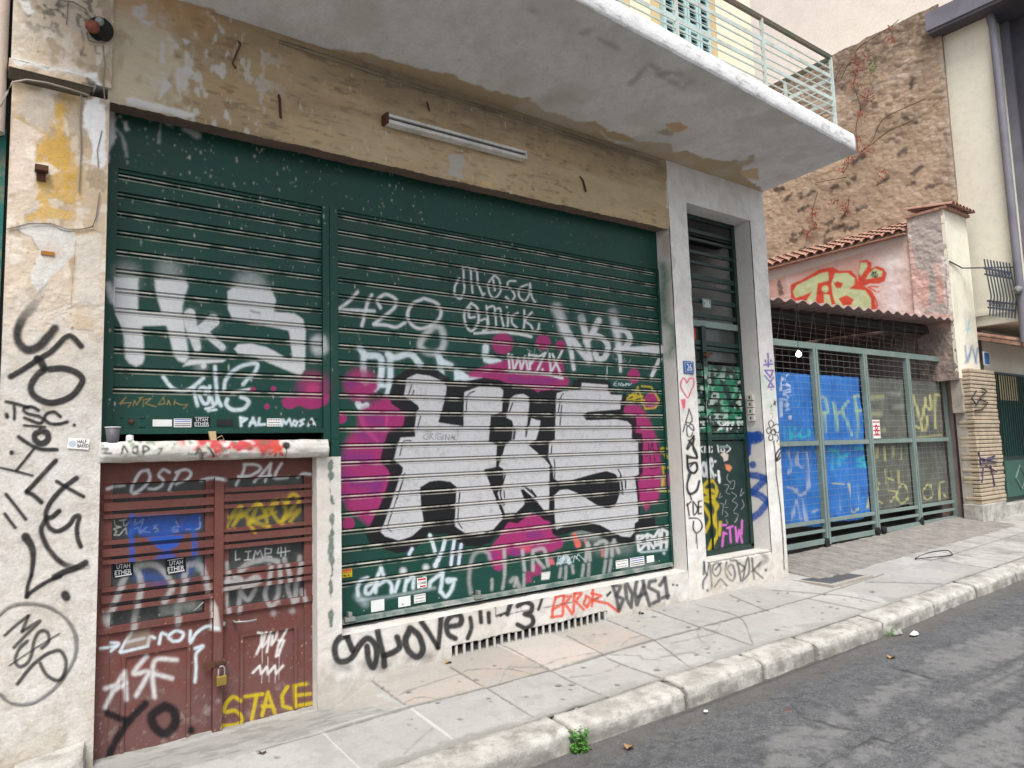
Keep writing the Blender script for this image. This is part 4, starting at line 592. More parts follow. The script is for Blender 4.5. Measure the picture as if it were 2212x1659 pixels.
for t, l in (('13', "40,1528,26 180,1565,24 735,1415,9 1090,1245,9 1322,1280,13 1385,1315,9 1320,1005,22 1570,1095,20 1905,888,20 1757,910,12 2060,770,15 2010,1060,20 1765,1238,20 1345,1235,12 1090,935,15 790,1245,14 2030,1085,12 800,1250,10 1440,910,10 1150,970,8 1865,715,8"), ('23', "400,950,28 515,945,24 505,985,16 910,940,24 1250,812,26 615,785,20 1135,608,20 805,497,12 703,499,10 1095,388,10 1140,430,10 1315,300,12 1525,433,18 1697,660,14 1795,627,10 1745,570,10 990,443,16 475,510,10 125,1045,16 440,1070,16 70,600,6 1230,345,16 1955,210,14 2105,328,8 2130,215,15 1605,308,12 1685,625,16 1450,720,6 1590,680,16 1210,350,10"), ('33', "80,1,9 120,15,8 85,145,12 490,165,14 170,145,10 300,155,8 660,210,10 800,220,10 540,270,14 600,285,14 390,275,8 470,320,12 75,465,20 140,440,10 470,375,10 315,360,6 90,262,14 900,135,20 720,190,6")):
    for d in l.split():
        x, y, r = map(float, d.split(',')); c.dot(t, (.09, .09, .09), x, y, r*1.15, soft=4, al=.85, ry=r*.42)
c.Pg('33', (.24, .235, .22), "960,185 1040,180 1120,190 1270,150 1080,250", soft=1.5, al=.7, warp=2); c.Pg('33', (.26, .25, .23), "230,430 420,400 550,400 330,460", soft=1.5, al=.7, warp=2)
S('23', (.26, .26, .24), 60, "880,1000 1050,940;650,1090 760,1060;1780,720 2040,640", soft=16, al=.55, warp=30); S('13', (.22, .21, .19), 60, "1100,1659 1400,1560 1680,1450 2000,1370 2212,1310", soft=14, al=.7, warp=30)
RD = Cv('R', 0, .3, 13, -5.2, -1.6, .016); c = RD; S = c.S
c.wash(np.clip((vnoise(c.A*.45, c.B, .10, 161)-.08)*5, 0, 1), (.11, .111, .115), .25); c.wash(np.clip((vnoise(c.A, c.B, .05, 163, 2)-.2)*5, 0, 1), (.15, .15, .152), .35); c.wash(np.clip((vnoise(c.A, c.B, .05, 165, 2)-.25)*6, 0, 1), (.045, .045, .049), .6)
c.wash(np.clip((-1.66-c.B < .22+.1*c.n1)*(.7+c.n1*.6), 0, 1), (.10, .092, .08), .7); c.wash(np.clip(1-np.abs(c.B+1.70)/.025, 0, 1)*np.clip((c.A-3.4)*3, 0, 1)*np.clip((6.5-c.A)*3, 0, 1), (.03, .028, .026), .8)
for f, q in (('33', "720,1090 1100,930 1300,870 1400,930 1260,1030 1110,1060 1030,1140 900,1220 760,1190"), ('33', "480,1240 560,1190 760,1260 740,1330 600,1290"), ('33', "1380,700 1600,620 2212,420 2212,700 1500,870 1350,800"), ('33', "1480,1100 1700,1000 1900,900 2212,760 2212,860 1800,1080 1560,1150"), ('33', "0,1370 250,1300 640,1330 700,1420 300,1659 0,1659"), ('33', "900,1460 1080,1420 1060,1560 640,1659 500,1640"), ('33', "1230,1290 1440,1230 1400,1400 1240,1380"), ('33', "1400,1659 1700,1400 2212,1150 2212,1659")):
    c.Pg(f, (.20, .198, .195), q, soft=6, al=.66, warp=18, grain=1.5)
rdk = (.018, .018, .02)
for q in ("225,1050 245,1090", "205,1125 270,1190 340,1245 470,1270 560,1305 720,1330", "440,1659 600,1560 760,1480 900,1410", "900,1395 1080,1450", "1060,790 1280,850 1480,920"): S('33', rdk, 13, q, soft=4, warp=10, al=.9)
for q in ("1000,1500 1200,1380 1300,1340 1500,1210", "1500,1160 1700,1060 1900,950 2212,800", "1650,1370 2000,1200 2212,1080", "1830,900 2212,680"): S('33', rdk, 20, q, soft=12, warp=24, al=.6)

# --- rubble wall behind the yard
SW_ = Cv('X', 14.0, .05, 5.2, 2.2, 8.3, .016); c = SW_; S, Pg = c.S, c.Pg
wa = c.A+.03*vnoise(c.A, c.B, .15, 401); wb = c.B-.28*c.A+.03*vnoise(c.A, c.B, .15, 403); f1_, f2_, i1_, i2_ = worley(wa, wb, .125, .062, 405); edge_ = np.clip((f2_-f1_)/.22, 0, 1)
st_c = np.stack([.38+.14*i1_, .275+.12*i1_, .185+.11*i1_], -1)*(1-.45*(i2_ > .86))[..., None]*(.85+.15*edge_)[..., None]+(i2_ < .16)[..., None]*.08
mo_c = np.array([.27, .185, .125]); colr = mo_c+(st_c-mo_c)*np.clip(edge_*1.4, 0, 1)[..., None]
smooth_ = np.clip((5.9-c.B+.55*(c.A-.3)*.4+.9*vnoise(c.A, c.B, .8, 407))*1.2, 0, 1)*np.clip((c.A-.45+.5*vnoise(c.A, c.B, .5, 409))*2, 0, 1)
pl_c = np.array([.45, .33, .235])*(1+.28*vnoise(c.A, c.B, .5, 411)[..., None]+.22*c.n1[..., None]+.15*c.n2[..., None])
c.rgb[:] = .95*np.clip(colr*(1-smooth_[..., None]*.82)+pl_c*smooth_[..., None]*.82, 0.02, .8); c.a[:] = .95
top_ = np.clip((c.B-7.15+.12*c.A*0+.35*vnoise(c.A, c.B, .4, 413))*2.2, 0, 1); c.wash(top_*np.clip(.75+1.2*c.n1, 0, 1), (.12, .085, .06), .7); c.wash(np.clip(1-np.abs(c.B-7.0+.0*c.A)/.07+.5*c.n1, 0, 1)*(c.A < 2.2), (.46, .38, .31), .7)
for f, q in (('30', "1130,1340 1190,1290"), ('30', "1250,1500 1330,1440"), ('30', "950,1590 1030,1540"), ('30', "1220,1600 1260,1575"), ('30', "1370,1625 1430,1605"), ('30', "690,1590 760,1530"), ('30', "740,1400 830,1345"), ('30', "540,1650 600,1610"), ('30', "70,1645 130,1630"), ('31', "340,40 390,0"), ('31', "165,70 190,30"), ('31', "270,160 340,120"), ('31', "280,40 285,20"), ('31', "780,150 860,130"), ('31', "640,220 690,170"), ('31', "510,280 560,240"), ('31', "220,370 310,345"), ('31', "570,310 640,290"), ('31', "660,330 770,290"), ('31', "510,365 515,340"), ('31', "180,430 240,410"), ('31', "500,420 560,400"), ('31', "310,500 260,520"), ('30', "1230,760 1250,680"), ('30', "1180,1020 1280,1060"), ('30', "640,770 650,760")): S(f, (.095, .07, .055), 42, q, soft=10, warp=26, al=.95)
for f, q in (('30', "880,1230 960,1080 1040,1000 1300,880 1530,830"), ('30', "900,1240 1050,1130 1250,1050 1420,920 1540,830"), ('30', "410,1530 580,1470"), ('30', "1290,1020 1420,960")): S(f, (.20, .13, .06), 11, q, soft=5, al=.8)
S('30', (.42, .36, .31), 60, "1500,380 1560,900 1590,1300 1620,1659", soft=20, al=.7, warp=30)
# ------------------------------------------------------------------ materials
m_pl = Mt('plaster_white', (.64, .62, .59), col2=(.58, .55, .51), grime=(.36, .32, .27), gam=.22, bump=.35, bs=70, fine=.22)
m_pier = Mt('whitewashed_pier', (.75, .735, .71), col2=(.68, .66, .63), grime=(.42, .38, .33), gam=.25, bump=.35, bs=70, fine=.2)
m_pil = Mt('plaster_pilaster', (.62, .595, .56), col2=(.56, .525, .475), grime=(.36, .31, .25), gam=.42, bump=.45, bs=60, fine=.25)
m_tan = Mt('plaster_tan', (.42, .32, .20), col2=(.36, .27, .17), grime=(.20, .15, .10), bump=.35, bs=70, stretch=(.3, 1, 1), sc1=5)
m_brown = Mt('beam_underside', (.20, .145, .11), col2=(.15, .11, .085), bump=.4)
m_cream = Mt('render_cream', (.80, .72, .53), col2=(.80, .74, .58), grime=(.5, .42, .28), gam=.15, bump=.2)
m_ochre = Mt('render_ochre', (.60, .45, .25), col2=(.55, .40, .22), bump=.2)
m_grn = Mt('green_steel', (.004, .050, .036), col2=(.006, .043, .032), sc1=3, rough=.5, grime=(.02, .045, .037), gam=.2, bump=.05, bs=35, spec=.3, fine=.12)
m_grd = Mt('green_door_steel', (.007, .030, .024), col2=(.010, .027, .023), rough=.5, grime=(.05, .06, .05), gam=.25, bump=.06, bs=35, spec=.45)
m_red = Mt('red_oxide_paint', (.148, .051, .042), col2=(.118, .042, .036), rough=.6, grime=(.13, .075, .06), gam=.25, bump=.06, bs=40, spec=.25)
m_glass = Mt('dusty_glass', (.030, .034, .034), col2=(.05, .055, .052), rough=.22, grime=(.10, .10, .09), gam=.3, bump=0, spec=.5)
m_dark = Mt('dark_interior', (.035, .033, .032), col2=(.02, .02, .02), bump=.1)
m_dim = Mt('dim_plaster', (.15, .14, .13), col2=(.10, .09, .085), bump=.3)
m_sof = Mt('soffit_paint', (.70, .69, .675), col2=(.64, .62, .60), grime=(.42, .38, .33), gam=.25, bump=.15, bs=40)
m_wht = Mt('whitewash', (.74, .74, .75), col2=(.68, .68, .68), grime=(.42, .40, .37), gam=.3, bump=.5, bs=45)
m_gal = Mt('galvanised', (.34, .35, .34), col2=(.26, .27, .26), rough=.4, metal=.4, bump=.05)
m_rail = Mt('pale_green_iron', (.50, .58, .56), col2=(.46, .50, .46), rough=.55, grime=(.30, .20, .12), gam=.35, bump=.1)
m_rust = Mt('rusty_iron', (.10, .045, .025), col2=(.06, .03, .02), rough=.8, bump=.3)
m_gate = Mt('grey_green_gate', (.20, .26, .245), col2=(.16, .22, .20), rough=.5, grime=(.25, .25, .22), gam=.3, bump=.08)
m_blk = Mt('black_rubber', (.02, .02, .02), rough=.6, bump=.1)
m_cab = Mt('old_cable', (.30, .26, .21), col2=(.16, .14, .12), rough=.6, bump=.1)
m_pap = Mt('sticker_paper', (.70, .71, .70), col2=(.62, .63, .62), rough=.5, bump=.05, fine=.05, prough=.45)
m_pav = Mt('paving_concrete', (.42, .41, .39), col2=(.35, .34, .32), sc1=1.6, grime=(.20, .19, .17), gam=.38, sg=14, bump=.3, bs=110, fine=.3)
m_krb = Mt('kerb_marble', (.47, .455, .42), col2=(.33, .315, .29), sc1=5, grime=(.19, .175, .15), gam=.6, sg=9, bump=.55, bs=60, fine=.25)
def asph(N, L, mp, mix, rng_, noise, c):
    v = N.new('ShaderNodeTexVoronoi'); v.inputs['Scale'].default_value = 55; L.new(mp.outputs[0], v.inputs['Vector'])
    c = mix(rng_(v.outputs['Distance'], .12, .34, .7, 0.), c, (.15, .148, .145)); v2 = N.new('ShaderNodeTexVoronoi'); v2.inputs['Scale'].default_value = 105; L.new(mp.outputs[0], v2.inputs['Vector']); sp = N.new('ShaderNodeSeparateColor'); L.new(v2.outputs['Color'], sp.inputs[0]); c = mix(.85, c, rng_(sp.outputs[0], 0, 1, .45, 1.5), 'MULTIPLY'); c = mix(rng_(noise(38, 4, .7).outputs[0], .50, .66, 0, .85), c, (.045, .046, .05)); 
    return mix(rng_(noise(3.5, 8, .7).outputs[0], .47, .66, 0, .4), c, (.10, .102, .107))
m_asp = Mt('asphalt', (.098, .101, .108), col2=(.122, .124, .13), sc1=1.3, rough=.75, bump=1.0, bs=60, spec=.5, fine=.5, extra=asph, prough=.6, stretch=(1, 1, 1))
def stones(N, L, mp, mix, rng_, noise, c):
    m2 = N.new('ShaderNodeMapping'); m2.inputs['Scale'].default_value = (1, 1, 1.9); m2.inputs['Rotation'].default_value = (.25, 0, 0); L.new(mp.outputs[0], m2.inputs[0])
    nz = N.new('ShaderNodeTexNoise'); nz.inputs['Scale'].default_value = 4; L.new(m2.outputs[0], nz.inputs['Vector'])
    ad = N.new('ShaderNodeMix'); ad.data_type = 'VECTOR'; ad.inputs[0].default_value = .10; L.new(m2.outputs[0], ad.inputs[4]); L.new(nz.outputs['Color'], ad.inputs[5])
    v = N.new('ShaderNodeTexVoronoi'); v.inputs['Scale'].default_value = 7.5; L.new(ad.outputs[1], v.inputs['Vector'])
    e = N.new('ShaderNodeTexVoronoi'); e.feature = 'DISTANCE_TO_EDGE'; e.inputs['Scale'].default_value = 7.5; L.new(ad.outputs[1], e.inputs['Vector'])
    sx = N.new('ShaderNodeSeparateColor'); L.new(v.outputs['Color'], sx.inputs[0])
    sv = mix(rng_(sx.outputs[0], 0, 1), (.36, .24, .15), (.52, .40, .28)); sv = mix(rng_(sx.outputs[1], .80, .86), sv, (.13, .10, .085))
    sv = mix(rng_(e.outputs['Distance'], .0, .07, .8, 0.), sv, (.20, .13, .085))
    big = noise(.55, 4).outputs[0]
    c = mix(rng_(noise(13, 5, .75).outputs[0], .60, .72, 0, .9), c, (.16, .10, .07)); c = mix(rng_(noise(21, 4, .7).outputs[0], .58, .75, 0, .8), c, (.62, .48, .36)); return mix(rng_(big, .40, .60, .05, .95), c, sv)
m_stn = Mt('rubble_stone', (.46, .31, .20), col2=(.40, .26, .17), sc1=1.5, grime=(.13, .085, .06), sg=5, gam=.6, bump=.55, bs=34, fine=.35, extra=stones)
m_stu = Mt('pale_stucco', (.80, .73, .66), col2=(.77, .69, .62), grime=(.5, .45, .4), gam=.1, bump=.6, bs=22)
m_yel = Mt('cream_front', (.80, .76, .63), col2=(.77, .73, .61), grime=(.5, .46, .36), gam=.2, bump=.3)
m_grey = Mt('slate_paint', (.085, .08, .095), col2=(.10, .095, .11), rough=.6, bump=.1)
m_gry2 = Mt('slate_trim', (.20, .195, .23), rough=.6, bump=.1)
m_tile = Mt('clay_tiles', (.36, .19, .14), col2=(.42, .26, .20), sc1=8, grime=(.12, .09, .07), gam=.6, bump=.4)
m_corr = Mt('corrugated_roof', (.36, .25, .235), col2=(.29, .20, .185), grime=(.2, .15, .13), bump=.15)
m_brk = Mt('ribbed_stone', (.47, .385, .28), col2=(.38, .31, .23), sc1=6, grime=(.25, .2, .15), bump=.5)
m_blue = Mt('blue_tarpaulin', (.022, .165, .50), col2=(.015, .12, .40), rough=.45, bump=.3, bs=50, spec=.4)
m_oliv = Mt('olive_tarpaulin', (.125, .13, .11), col2=(.085, .09, .078), rough=.5, bump=.3, bs=50)
m_leaf = Mt('dry_leaf', (.42, .25, .10), col2=(.30, .16, .07), rough=.7, bump=.2)
m_weed = Mt('weed_leaf', (.09, .22, .045), col2=(.12, .28, .06), rough=.5, bump=.1)
m_ivy = Mt('red_creeper_leaf', (.30, .05, .04), col2=(.36, .11, .05), sc1=20, rough=.5, bump=.1)
m_stem = Mt('creeper_stem', (.12, .06, .04), bump=.1)
m_shut = Mt('pale_blue_shutter', (.42, .58, .57), col2=(.36, .52, .52), rough=.6, grime=(.5, .6, .58), bump=.1)
m_plas = Mt('white_plastic', (.66, .66, .64), col2=(.55, .54, .50), rough=.45, grime=(.3, .24, .18), gam=.3, bump=.05)
m_brass = Mt('brass', (.45, .33, .09), col2=(.36, .26, .07), rough=.35, metal=.8, bump=.05)
m_enam = Mt('enamel_plate', (.03, .09, .30), rough=.3, bump=0, fine=.05, prough=.3)
m_cup = Mt('paper_cup_grey', (.10, .095, .11), rough=.5, bump=.05)
m_gut_ = None if 1 else Mt('gutter_mud', (.05, .045, .038), rough=.18, bump=.2)

def tmesh(mb, s, x, z, h, Y, col, wd=None, plane='Y', rot=0):
    cu = bpy.data.curves.new('t', 'FONT'); cu.body = s; cu.fill_mode = 'FRONT' if hasattr(cu, 'fill_mode') else 'BOTH'; cu.offset = .012
    o = bpy.data.objects.new('t', cu); C.objects.link(o); dg = bpy.context.evaluated_depsgraph_get(); me = o.evaluated_get(dg).to_mesh()
    v = np.array([p.co[:] for p in me.vertices]); f = [tuple(p.vertices) for p in me.polygons]; o.evaluated_get(dg).to_mesh_clear()
    C.objects.unlink(o); bpy.data.objects.remove(o); bpy.data.curves.remove(cu)
    v[:, :2] -= v[:, :2].min(0); ext = v[:, :2].max(0); sx = (wd/ext[0]) if wd else h/ext[1]; a = v[:, 0]*sx; b = v[:, 1]*h/ext[1]
    a, b = a*math.cos(rot)-b*math.sin(rot), a*math.sin(rot)+b*math.cos(rot)
    mb.add(np.stack([x+a, np.full(len(a), Y), z+b], 1), f, [(*COL[col], 1)]*len(v)); return mb
def slatcurtain(x0, x1, ztop, zbot, joints, cv, res):
    prof = [(.027, 0), (.0255, .004), (.0245, .018), (.0165, .018), (.0145, .003), (.011, -.001), (.006, -.002), (.002, .001), (.0005, .018), (-.0075, .018), (-.0095, .002), (-.0135, -.003), (-.018, -.001), (-.021, 0)]
    rows = []
    z = ztop
    for j in joints:
        if not (zbot+.03 < j < ztop-.03): continue
        top = j+.027; n = max(1, int((z-top)/res))
        for k in range(n): rows.append((z-(z-top)*k/n, 0, 0))
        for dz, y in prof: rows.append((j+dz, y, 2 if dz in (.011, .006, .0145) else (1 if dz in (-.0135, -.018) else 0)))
        z = j-.021
    n = max(1, int((z-zbot)/res))
    for k in range(n+1): rows.append((z-(z-zbot)*k/n, 0, 0))
    R = np.array(rows); A = np.linspace(x0, x1, int((x1-x0)/res)+1); a, b = np.meshgrid(A, R[:, 0], indexing='ij'); n, m = a.shape
    wob = .0015*vnoise(a, b*0+.5, .5, 5)
    P = np.stack([a, np.broadcast_to(R[:, 1], a.shape)+wob, b], -1); i = (np.arange(n-1)[:, None]*m+np.arange(m-1)[None]).ravel()
    col = cv.at(a, b); wear_highlight = np.clip(.62+1.2*vnoise(a, b, .09, 9), .15, .85)
    for flag, k in ((2, 1.0), (1, .75)):  # ribs worn pale; lips get a painted highlight line
        al = np.where(R[:, 2] == flag, k, 0)[None]*wear_highlight; oa = al+col[..., 3]*(1-al); tgt = np.array([.50, .475, .41])
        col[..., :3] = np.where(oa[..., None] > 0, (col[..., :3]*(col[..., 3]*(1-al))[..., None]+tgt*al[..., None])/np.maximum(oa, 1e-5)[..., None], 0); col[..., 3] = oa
    return MB().add(P.reshape(-1, 3), np.stack([i, i+m, i+m+1, i+1], 1), col.reshape(-1, 4))
JZ = [1.845-.1252*k for k in range(24)]

# ------------------------------------------------------------------ ground
A = np.arange(-.6, 9.55, .010); B = np.arange(-1.455, .10, .010)
def pvz(a, b):
    k = PV.at(a, b); dark = np.clip((.25-k[..., 0])*5, 0, 1)*k[..., 3]
    dip = np.clip((b+.80)/.6, 0, 1)*np.clip((2.35-a)/.35, 0, 1)*.135
    kk_ = np.floor((a-1.66)/.567).astype(int) % 64; jj_ = (b < -.83).astype(int); hs_ = np.random.default_rng(77).random((64, 2, 3)); fx_ = ((a-1.66)/.567) % 1-.5; slab = (.009*(hs_[kk_, jj_, 0]-.5)+.010*(hs_[kk_, jj_, 1]-.5)*fx_+.02*(hs_[kk_, jj_, 2]-.5)*(b+.83+.3*(jj_*2-1)))*(dip < .002)
    return slab+zs(a, b)-.009*dark-dip+.004*vnoise(a, b, .7, 201)+.012*vnoise(a, b, .25, 203)*(dip > .001)
mb = MB().grid(A, B, lambda a, b: (a, b, pvz(a, b)), PV.at)
A2 = np.concatenate([np.arange(9.54, 16, .018), np.arange(16, 26, .2)]); mb.grid(A2, np.arange(-1.455, .10, .015), lambda a, b: (a, b, zs(a, b)+.004*vnoise(a, b, .7, 201)), lambda a, b: np.stack([.12+0*a, .115+0*a, .105+0*a, np.clip(.8*np.clip(np.maximum(1-np.minimum((a-1.66) % .567, .567-(a-1.66) % .567)/.02, 1-np.abs(b+.83)/.02), 0, 1)+.9*np.clip((-1.43-b)*60, 0, 1)+.35*np.clip((vnoise(a, b, .25, 149)-.1)*4, 0, 1)*(b > -1.4), 0, .9)], -1))
mb.grid(np.arange(-5, -.58, .1), np.arange(-1.455, .10, .1), lambda a, b: (a, b, zs(a, b)))
mk('pavement', mb, m_pav, kind='structure')
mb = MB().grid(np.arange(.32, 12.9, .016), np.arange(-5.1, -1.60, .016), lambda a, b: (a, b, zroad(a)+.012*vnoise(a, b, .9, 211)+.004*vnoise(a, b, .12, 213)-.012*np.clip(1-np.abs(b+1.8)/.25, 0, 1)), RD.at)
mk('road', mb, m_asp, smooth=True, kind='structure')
mb = MB().add([(-40, -60, -1.80), (60, -60, -1.80), (60, 60, -1.80), (-40, 60, -1.80)], [(0, 1, 2, 3)]); mk('ground', mb, m_asp, kind='structure')
mb = MB()
for x0, x1, y0, y1 in ((-30, .33, -14, -1.58), (12.88, 40, -14, -1.58), (.33, 12.88, -14, -5.09)):
    mb.grid(np.linspace(x0, x1, 40), np.linspace(y0, y1, 14), lambda a, b: (a, b, zroad(np.clip(a, -3, 30))-.004))
mk('road_far', mb, m_asp, kind='structure')
# kerb stones, one by one
KB = [-.9, .45, 1.62, 2.86, 3.88, 4.76, 5.47, 6.55, 7.6, 8.6, 9.7, 10.9, 12.1, 13.4, 14.8, 16.4]
KL = ['kerb stone nearest the left corner of the road, partly out of frame', 'worn grey kerb stone left of the weed tuft, before the red doors', 'grey kerb stone with a rounded end beside the green weed tuft', 'long chunky white kerb stone right of the green weed tuft', 'white marble kerb stone in front of the vent grille',
      'short white kerb stone with a cracked face, in front of the pier', 'speckled kerb stone just left of the leafy kerb gap', 'grey kerb stone ending in a dark gap with white scraps', 'low broken kerb stone with rubble at its foot', 'chalk white kerb stone before the blue tarpaulins', 'white kerb stone before the middle of the gate', 'kerb stone before the olive tarpaulins', 'kerb stone before the right end of the gate', 'small far kerb stone before the ribbed pillar', 'farthest kerb stone at the right edge']
for k in range(len(KB)-1):
    x0, x1 = KB[k]+.012, KB[k+1]-.012; sh = rng.uniform(-.012, .012); zz = rng.uniform(-.008, .008)
    prof = [(-1.445, -.01), (-1.452, .004), (-1.61, .005), (-1.640, .001), (-1.662, -.012), (-1.672, -.032), (-1.676, -.075), (-1.680, -.16)]
    pr = []
    for i in range(len(prof)-1):
        for t in np.linspace(0, 1, 5)[:-1]: pr.append((prof[i][0]+(prof[i+1][0]-prof[i][0])*t, prof[i][1]+(prof[i+1][1]-prof[i][1])*t))
    pr = np.array(pr+[prof[-1]]); n = max(6, int((x1-x0)/.02)); A_ = np.linspace(x0, x1, n); J = np.arange(len(pr))
    def fn(a, j):
        jj = j.astype(int); e = np.clip(np.minimum(a-x0, x1-a)/.028+.35*vnoise(a, jj*.05, .03, 225+k), 0, 1); e = 1-(1-e)**2
        y = pr[jj, 0]+sh+.006*vnoise(a, pr[jj, 0]*3+jj*.02, .12, 221+k); z = zs(a, pr[jj, 0])+pr[jj, 1]+zz-.022*(1-e)+.006*vnoise(a, jj*.03+0*a, .09, 223+k)
        return (a, y+.015*(1-e)*(jj > 18), z)
    def kc(a, j):
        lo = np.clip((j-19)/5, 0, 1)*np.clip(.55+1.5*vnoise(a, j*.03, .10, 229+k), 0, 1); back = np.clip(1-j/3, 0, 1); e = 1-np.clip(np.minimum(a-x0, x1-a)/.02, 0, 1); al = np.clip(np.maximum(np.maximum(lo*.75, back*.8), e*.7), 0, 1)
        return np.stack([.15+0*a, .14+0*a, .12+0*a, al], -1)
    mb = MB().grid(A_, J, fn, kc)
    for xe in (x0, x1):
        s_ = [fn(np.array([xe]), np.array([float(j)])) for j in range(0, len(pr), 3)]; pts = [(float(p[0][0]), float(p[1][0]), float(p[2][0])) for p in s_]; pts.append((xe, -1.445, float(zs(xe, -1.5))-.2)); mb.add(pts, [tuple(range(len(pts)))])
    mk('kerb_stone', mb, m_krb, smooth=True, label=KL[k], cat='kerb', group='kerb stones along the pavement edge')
# cobbled ramp before the gate
mb = MB()
for k in range(46):
    x0 = 7.55+k*.125; x1 = x0+.118; dy = rng.uniform(-.02, .02)
    mb.hexa([(x0, -.52+dy, zs(x0, -.52)-.05), (x1, -.52+dy, zs(x1, -.52)-.05), (x1, .32, zs(x1, .3)-.05), (x0, .32, zs(x0, .3)-.05)], [(x0, -.52+dy, zs(x0, -.52)+.012), (x1, -.52+dy, zs(x1, -.52)+.012), (x1, .32, zs(x1, .3)+.055+rng.uniform(-.01, .01)), (x0, .32, zs(x0, .3)+.055)])
mk('gateway_ramp', mb, Mt('ramp_setts', (.27, .25, .23), col2=(.20, .19, .175), sc1=6, grime=(.12, .11, .09), bump=.6, bs=50), kind='structure', bevel=.012)
mb = MB().grid(np.linspace(7.4, 13.05, 12), np.linspace(.3, 8, 8), lambda a, b: (a, b, zs(a, .3)+.03+0*b)); mk('yard_floor', mb, m_dim, kind='structure')

# ------------------------------------------------------------------ the shop building
SH = empty('shop_building', (3.7, 0, -1.6), label='weathered shop building with graffiti, green roller shutters, red doors and white balcony', cat='building')
ed = lambda a, b, k=.006: k*vnoise(a, b, .06, 241)
mb = MB(); mb.front(.07, .56, -1.95, 2.24, -.2, .5, PIL, .005, lambda a, b: .004*vnoise(a, b, .1, 243)+.006*np.clip(1-PIL.at(a, b)[..., 3]*2, -1, 0)); mb.front(.06, .565, 2.31, 3.2, -.225, .5, PIL, .006, lambda a, b: .004*vnoise(a, b, .1, 245)); mk('pilaster', mb, m_pil, SH)
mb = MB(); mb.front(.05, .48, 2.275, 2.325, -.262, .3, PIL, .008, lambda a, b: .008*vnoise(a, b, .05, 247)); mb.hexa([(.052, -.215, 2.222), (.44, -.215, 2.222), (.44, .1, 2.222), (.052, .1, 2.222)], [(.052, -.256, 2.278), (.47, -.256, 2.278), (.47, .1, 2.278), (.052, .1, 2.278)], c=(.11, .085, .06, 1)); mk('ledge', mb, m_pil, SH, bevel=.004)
# tan beam with a ragged lower edge
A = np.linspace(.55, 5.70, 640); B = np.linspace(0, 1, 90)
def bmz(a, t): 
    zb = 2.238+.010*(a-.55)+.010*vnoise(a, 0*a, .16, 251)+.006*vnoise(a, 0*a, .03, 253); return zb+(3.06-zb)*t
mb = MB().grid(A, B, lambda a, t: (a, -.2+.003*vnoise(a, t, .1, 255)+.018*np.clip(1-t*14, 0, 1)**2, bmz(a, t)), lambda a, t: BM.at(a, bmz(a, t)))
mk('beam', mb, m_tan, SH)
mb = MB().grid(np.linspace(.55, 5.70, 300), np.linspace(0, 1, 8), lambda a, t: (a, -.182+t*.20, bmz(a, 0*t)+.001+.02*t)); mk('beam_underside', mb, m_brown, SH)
mb = MB().front(.565, 5.70, 1.905, 2.42, -.012, .012, HO, .008, lambda a, b: .003*vnoise(a, b, .5, 257)); mb.box(.565, 5.70, -.016, .02, 1.893, 1.906); mk('shutter_housing', mb, m_grn, SH)
# shutters
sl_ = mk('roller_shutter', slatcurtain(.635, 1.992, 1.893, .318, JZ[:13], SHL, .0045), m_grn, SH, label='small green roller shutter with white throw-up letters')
mb = MB().front(.635, 1.992, .226, .320, -.004, .02, SHL, .005); mb.box(.632, 1.994, -.028, .012, .196, .226)
for x in (.69, .80, .815, 1.93, 1.95):
    for z in (.30, .245): mb.lathe((x, -.003, z), (0, -1, 0), [(0, .008), (.004, .008), (.007, .003)], 10)
mk('bottom_bar', mb, m_grn, sl_, bevel=.002)
q_ = U('A', [(1090, 1580), (1240, 1638)]); qa, qb = onY(*q_[0], 0), onY(*q_[1], 0); mb = MB().box(qa[0], qb[0], -.010, -.003, qb[1], qa[1]); mk('lock_slot', mb, m_blk, sl_); mk('lock', MB().lathe((.745, -.004, .275), (0, -1, 0), [(0, .016), (.008, .016), (.012, .006)], 14), m_rust, sl_); mk('lock', MB().lathe((1.90, -.004, .275), (0, -1, 0), [(0, .014), (.008, .014), (.012, .006)], 14), m_rust, sl_)
mb = MB().front(.570, .637, .13, 1.893, -.030, .05, SHL, .006); mk('guide_rail', mb, m_grn, sl_); 
mb = MB().front(1.990, 2.040, .13, 1.893, -.026, .05, SHL, .006); mb.front(2.046, 2.108, .15, 1.893, -.030, .05, SHL, .006); mb.box(2.038, 2.048, -.020, .02, .13, 1.893); mk('centre_post', mb, m_grn, SH)
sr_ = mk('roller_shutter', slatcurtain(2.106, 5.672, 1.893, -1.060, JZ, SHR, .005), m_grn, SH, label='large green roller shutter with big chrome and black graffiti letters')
mb = MB().front(2.106, 5.672, -1.145, -1.058, -.004, .02, SHR, .006); mk('bottom_slat', mb, m_grn, sr_)
mb = MB(); mb.box(2.108, 5.67, -.034, .012, -1.176, -1.147); mb.box(2.108, 5.67, -.05, -.03, -1.180, -1.173)
for x in np.arange(2.3, 5.6, .32): mb.lathe((x, -.003, -1.115), (0, -1, 0), [(0, .007), (.004, .007), (.006, .003)], 8)
mk('bottom_bar', mb, Mt('worn_green_bar', (.10, .16, .14), col2=(.32, .34, .32), sc1=7, rough=.45, bump=.1), sr_, bevel=.002)
for x in (2.16, 3.28): mk('shutter_latch', MB().box(x-.03, x+.05, -.06, -.006, -1.165, -1.135).box(x, x+.03, -.05, -.008, -1.135, -1.10), m_gal, sr_, bevel=.004)
mb = MB().front(2.046, 2.108, -1.20, .148, -.030, .05, SHR, .006); mk('guide_rail', mb, m_grn, sr_)
mb = MB().front(5.670, 5.698, -1.19, 1.893, -.022, .04, SHR, .006); mk('guide_rail', mb, m_grn, sr_)
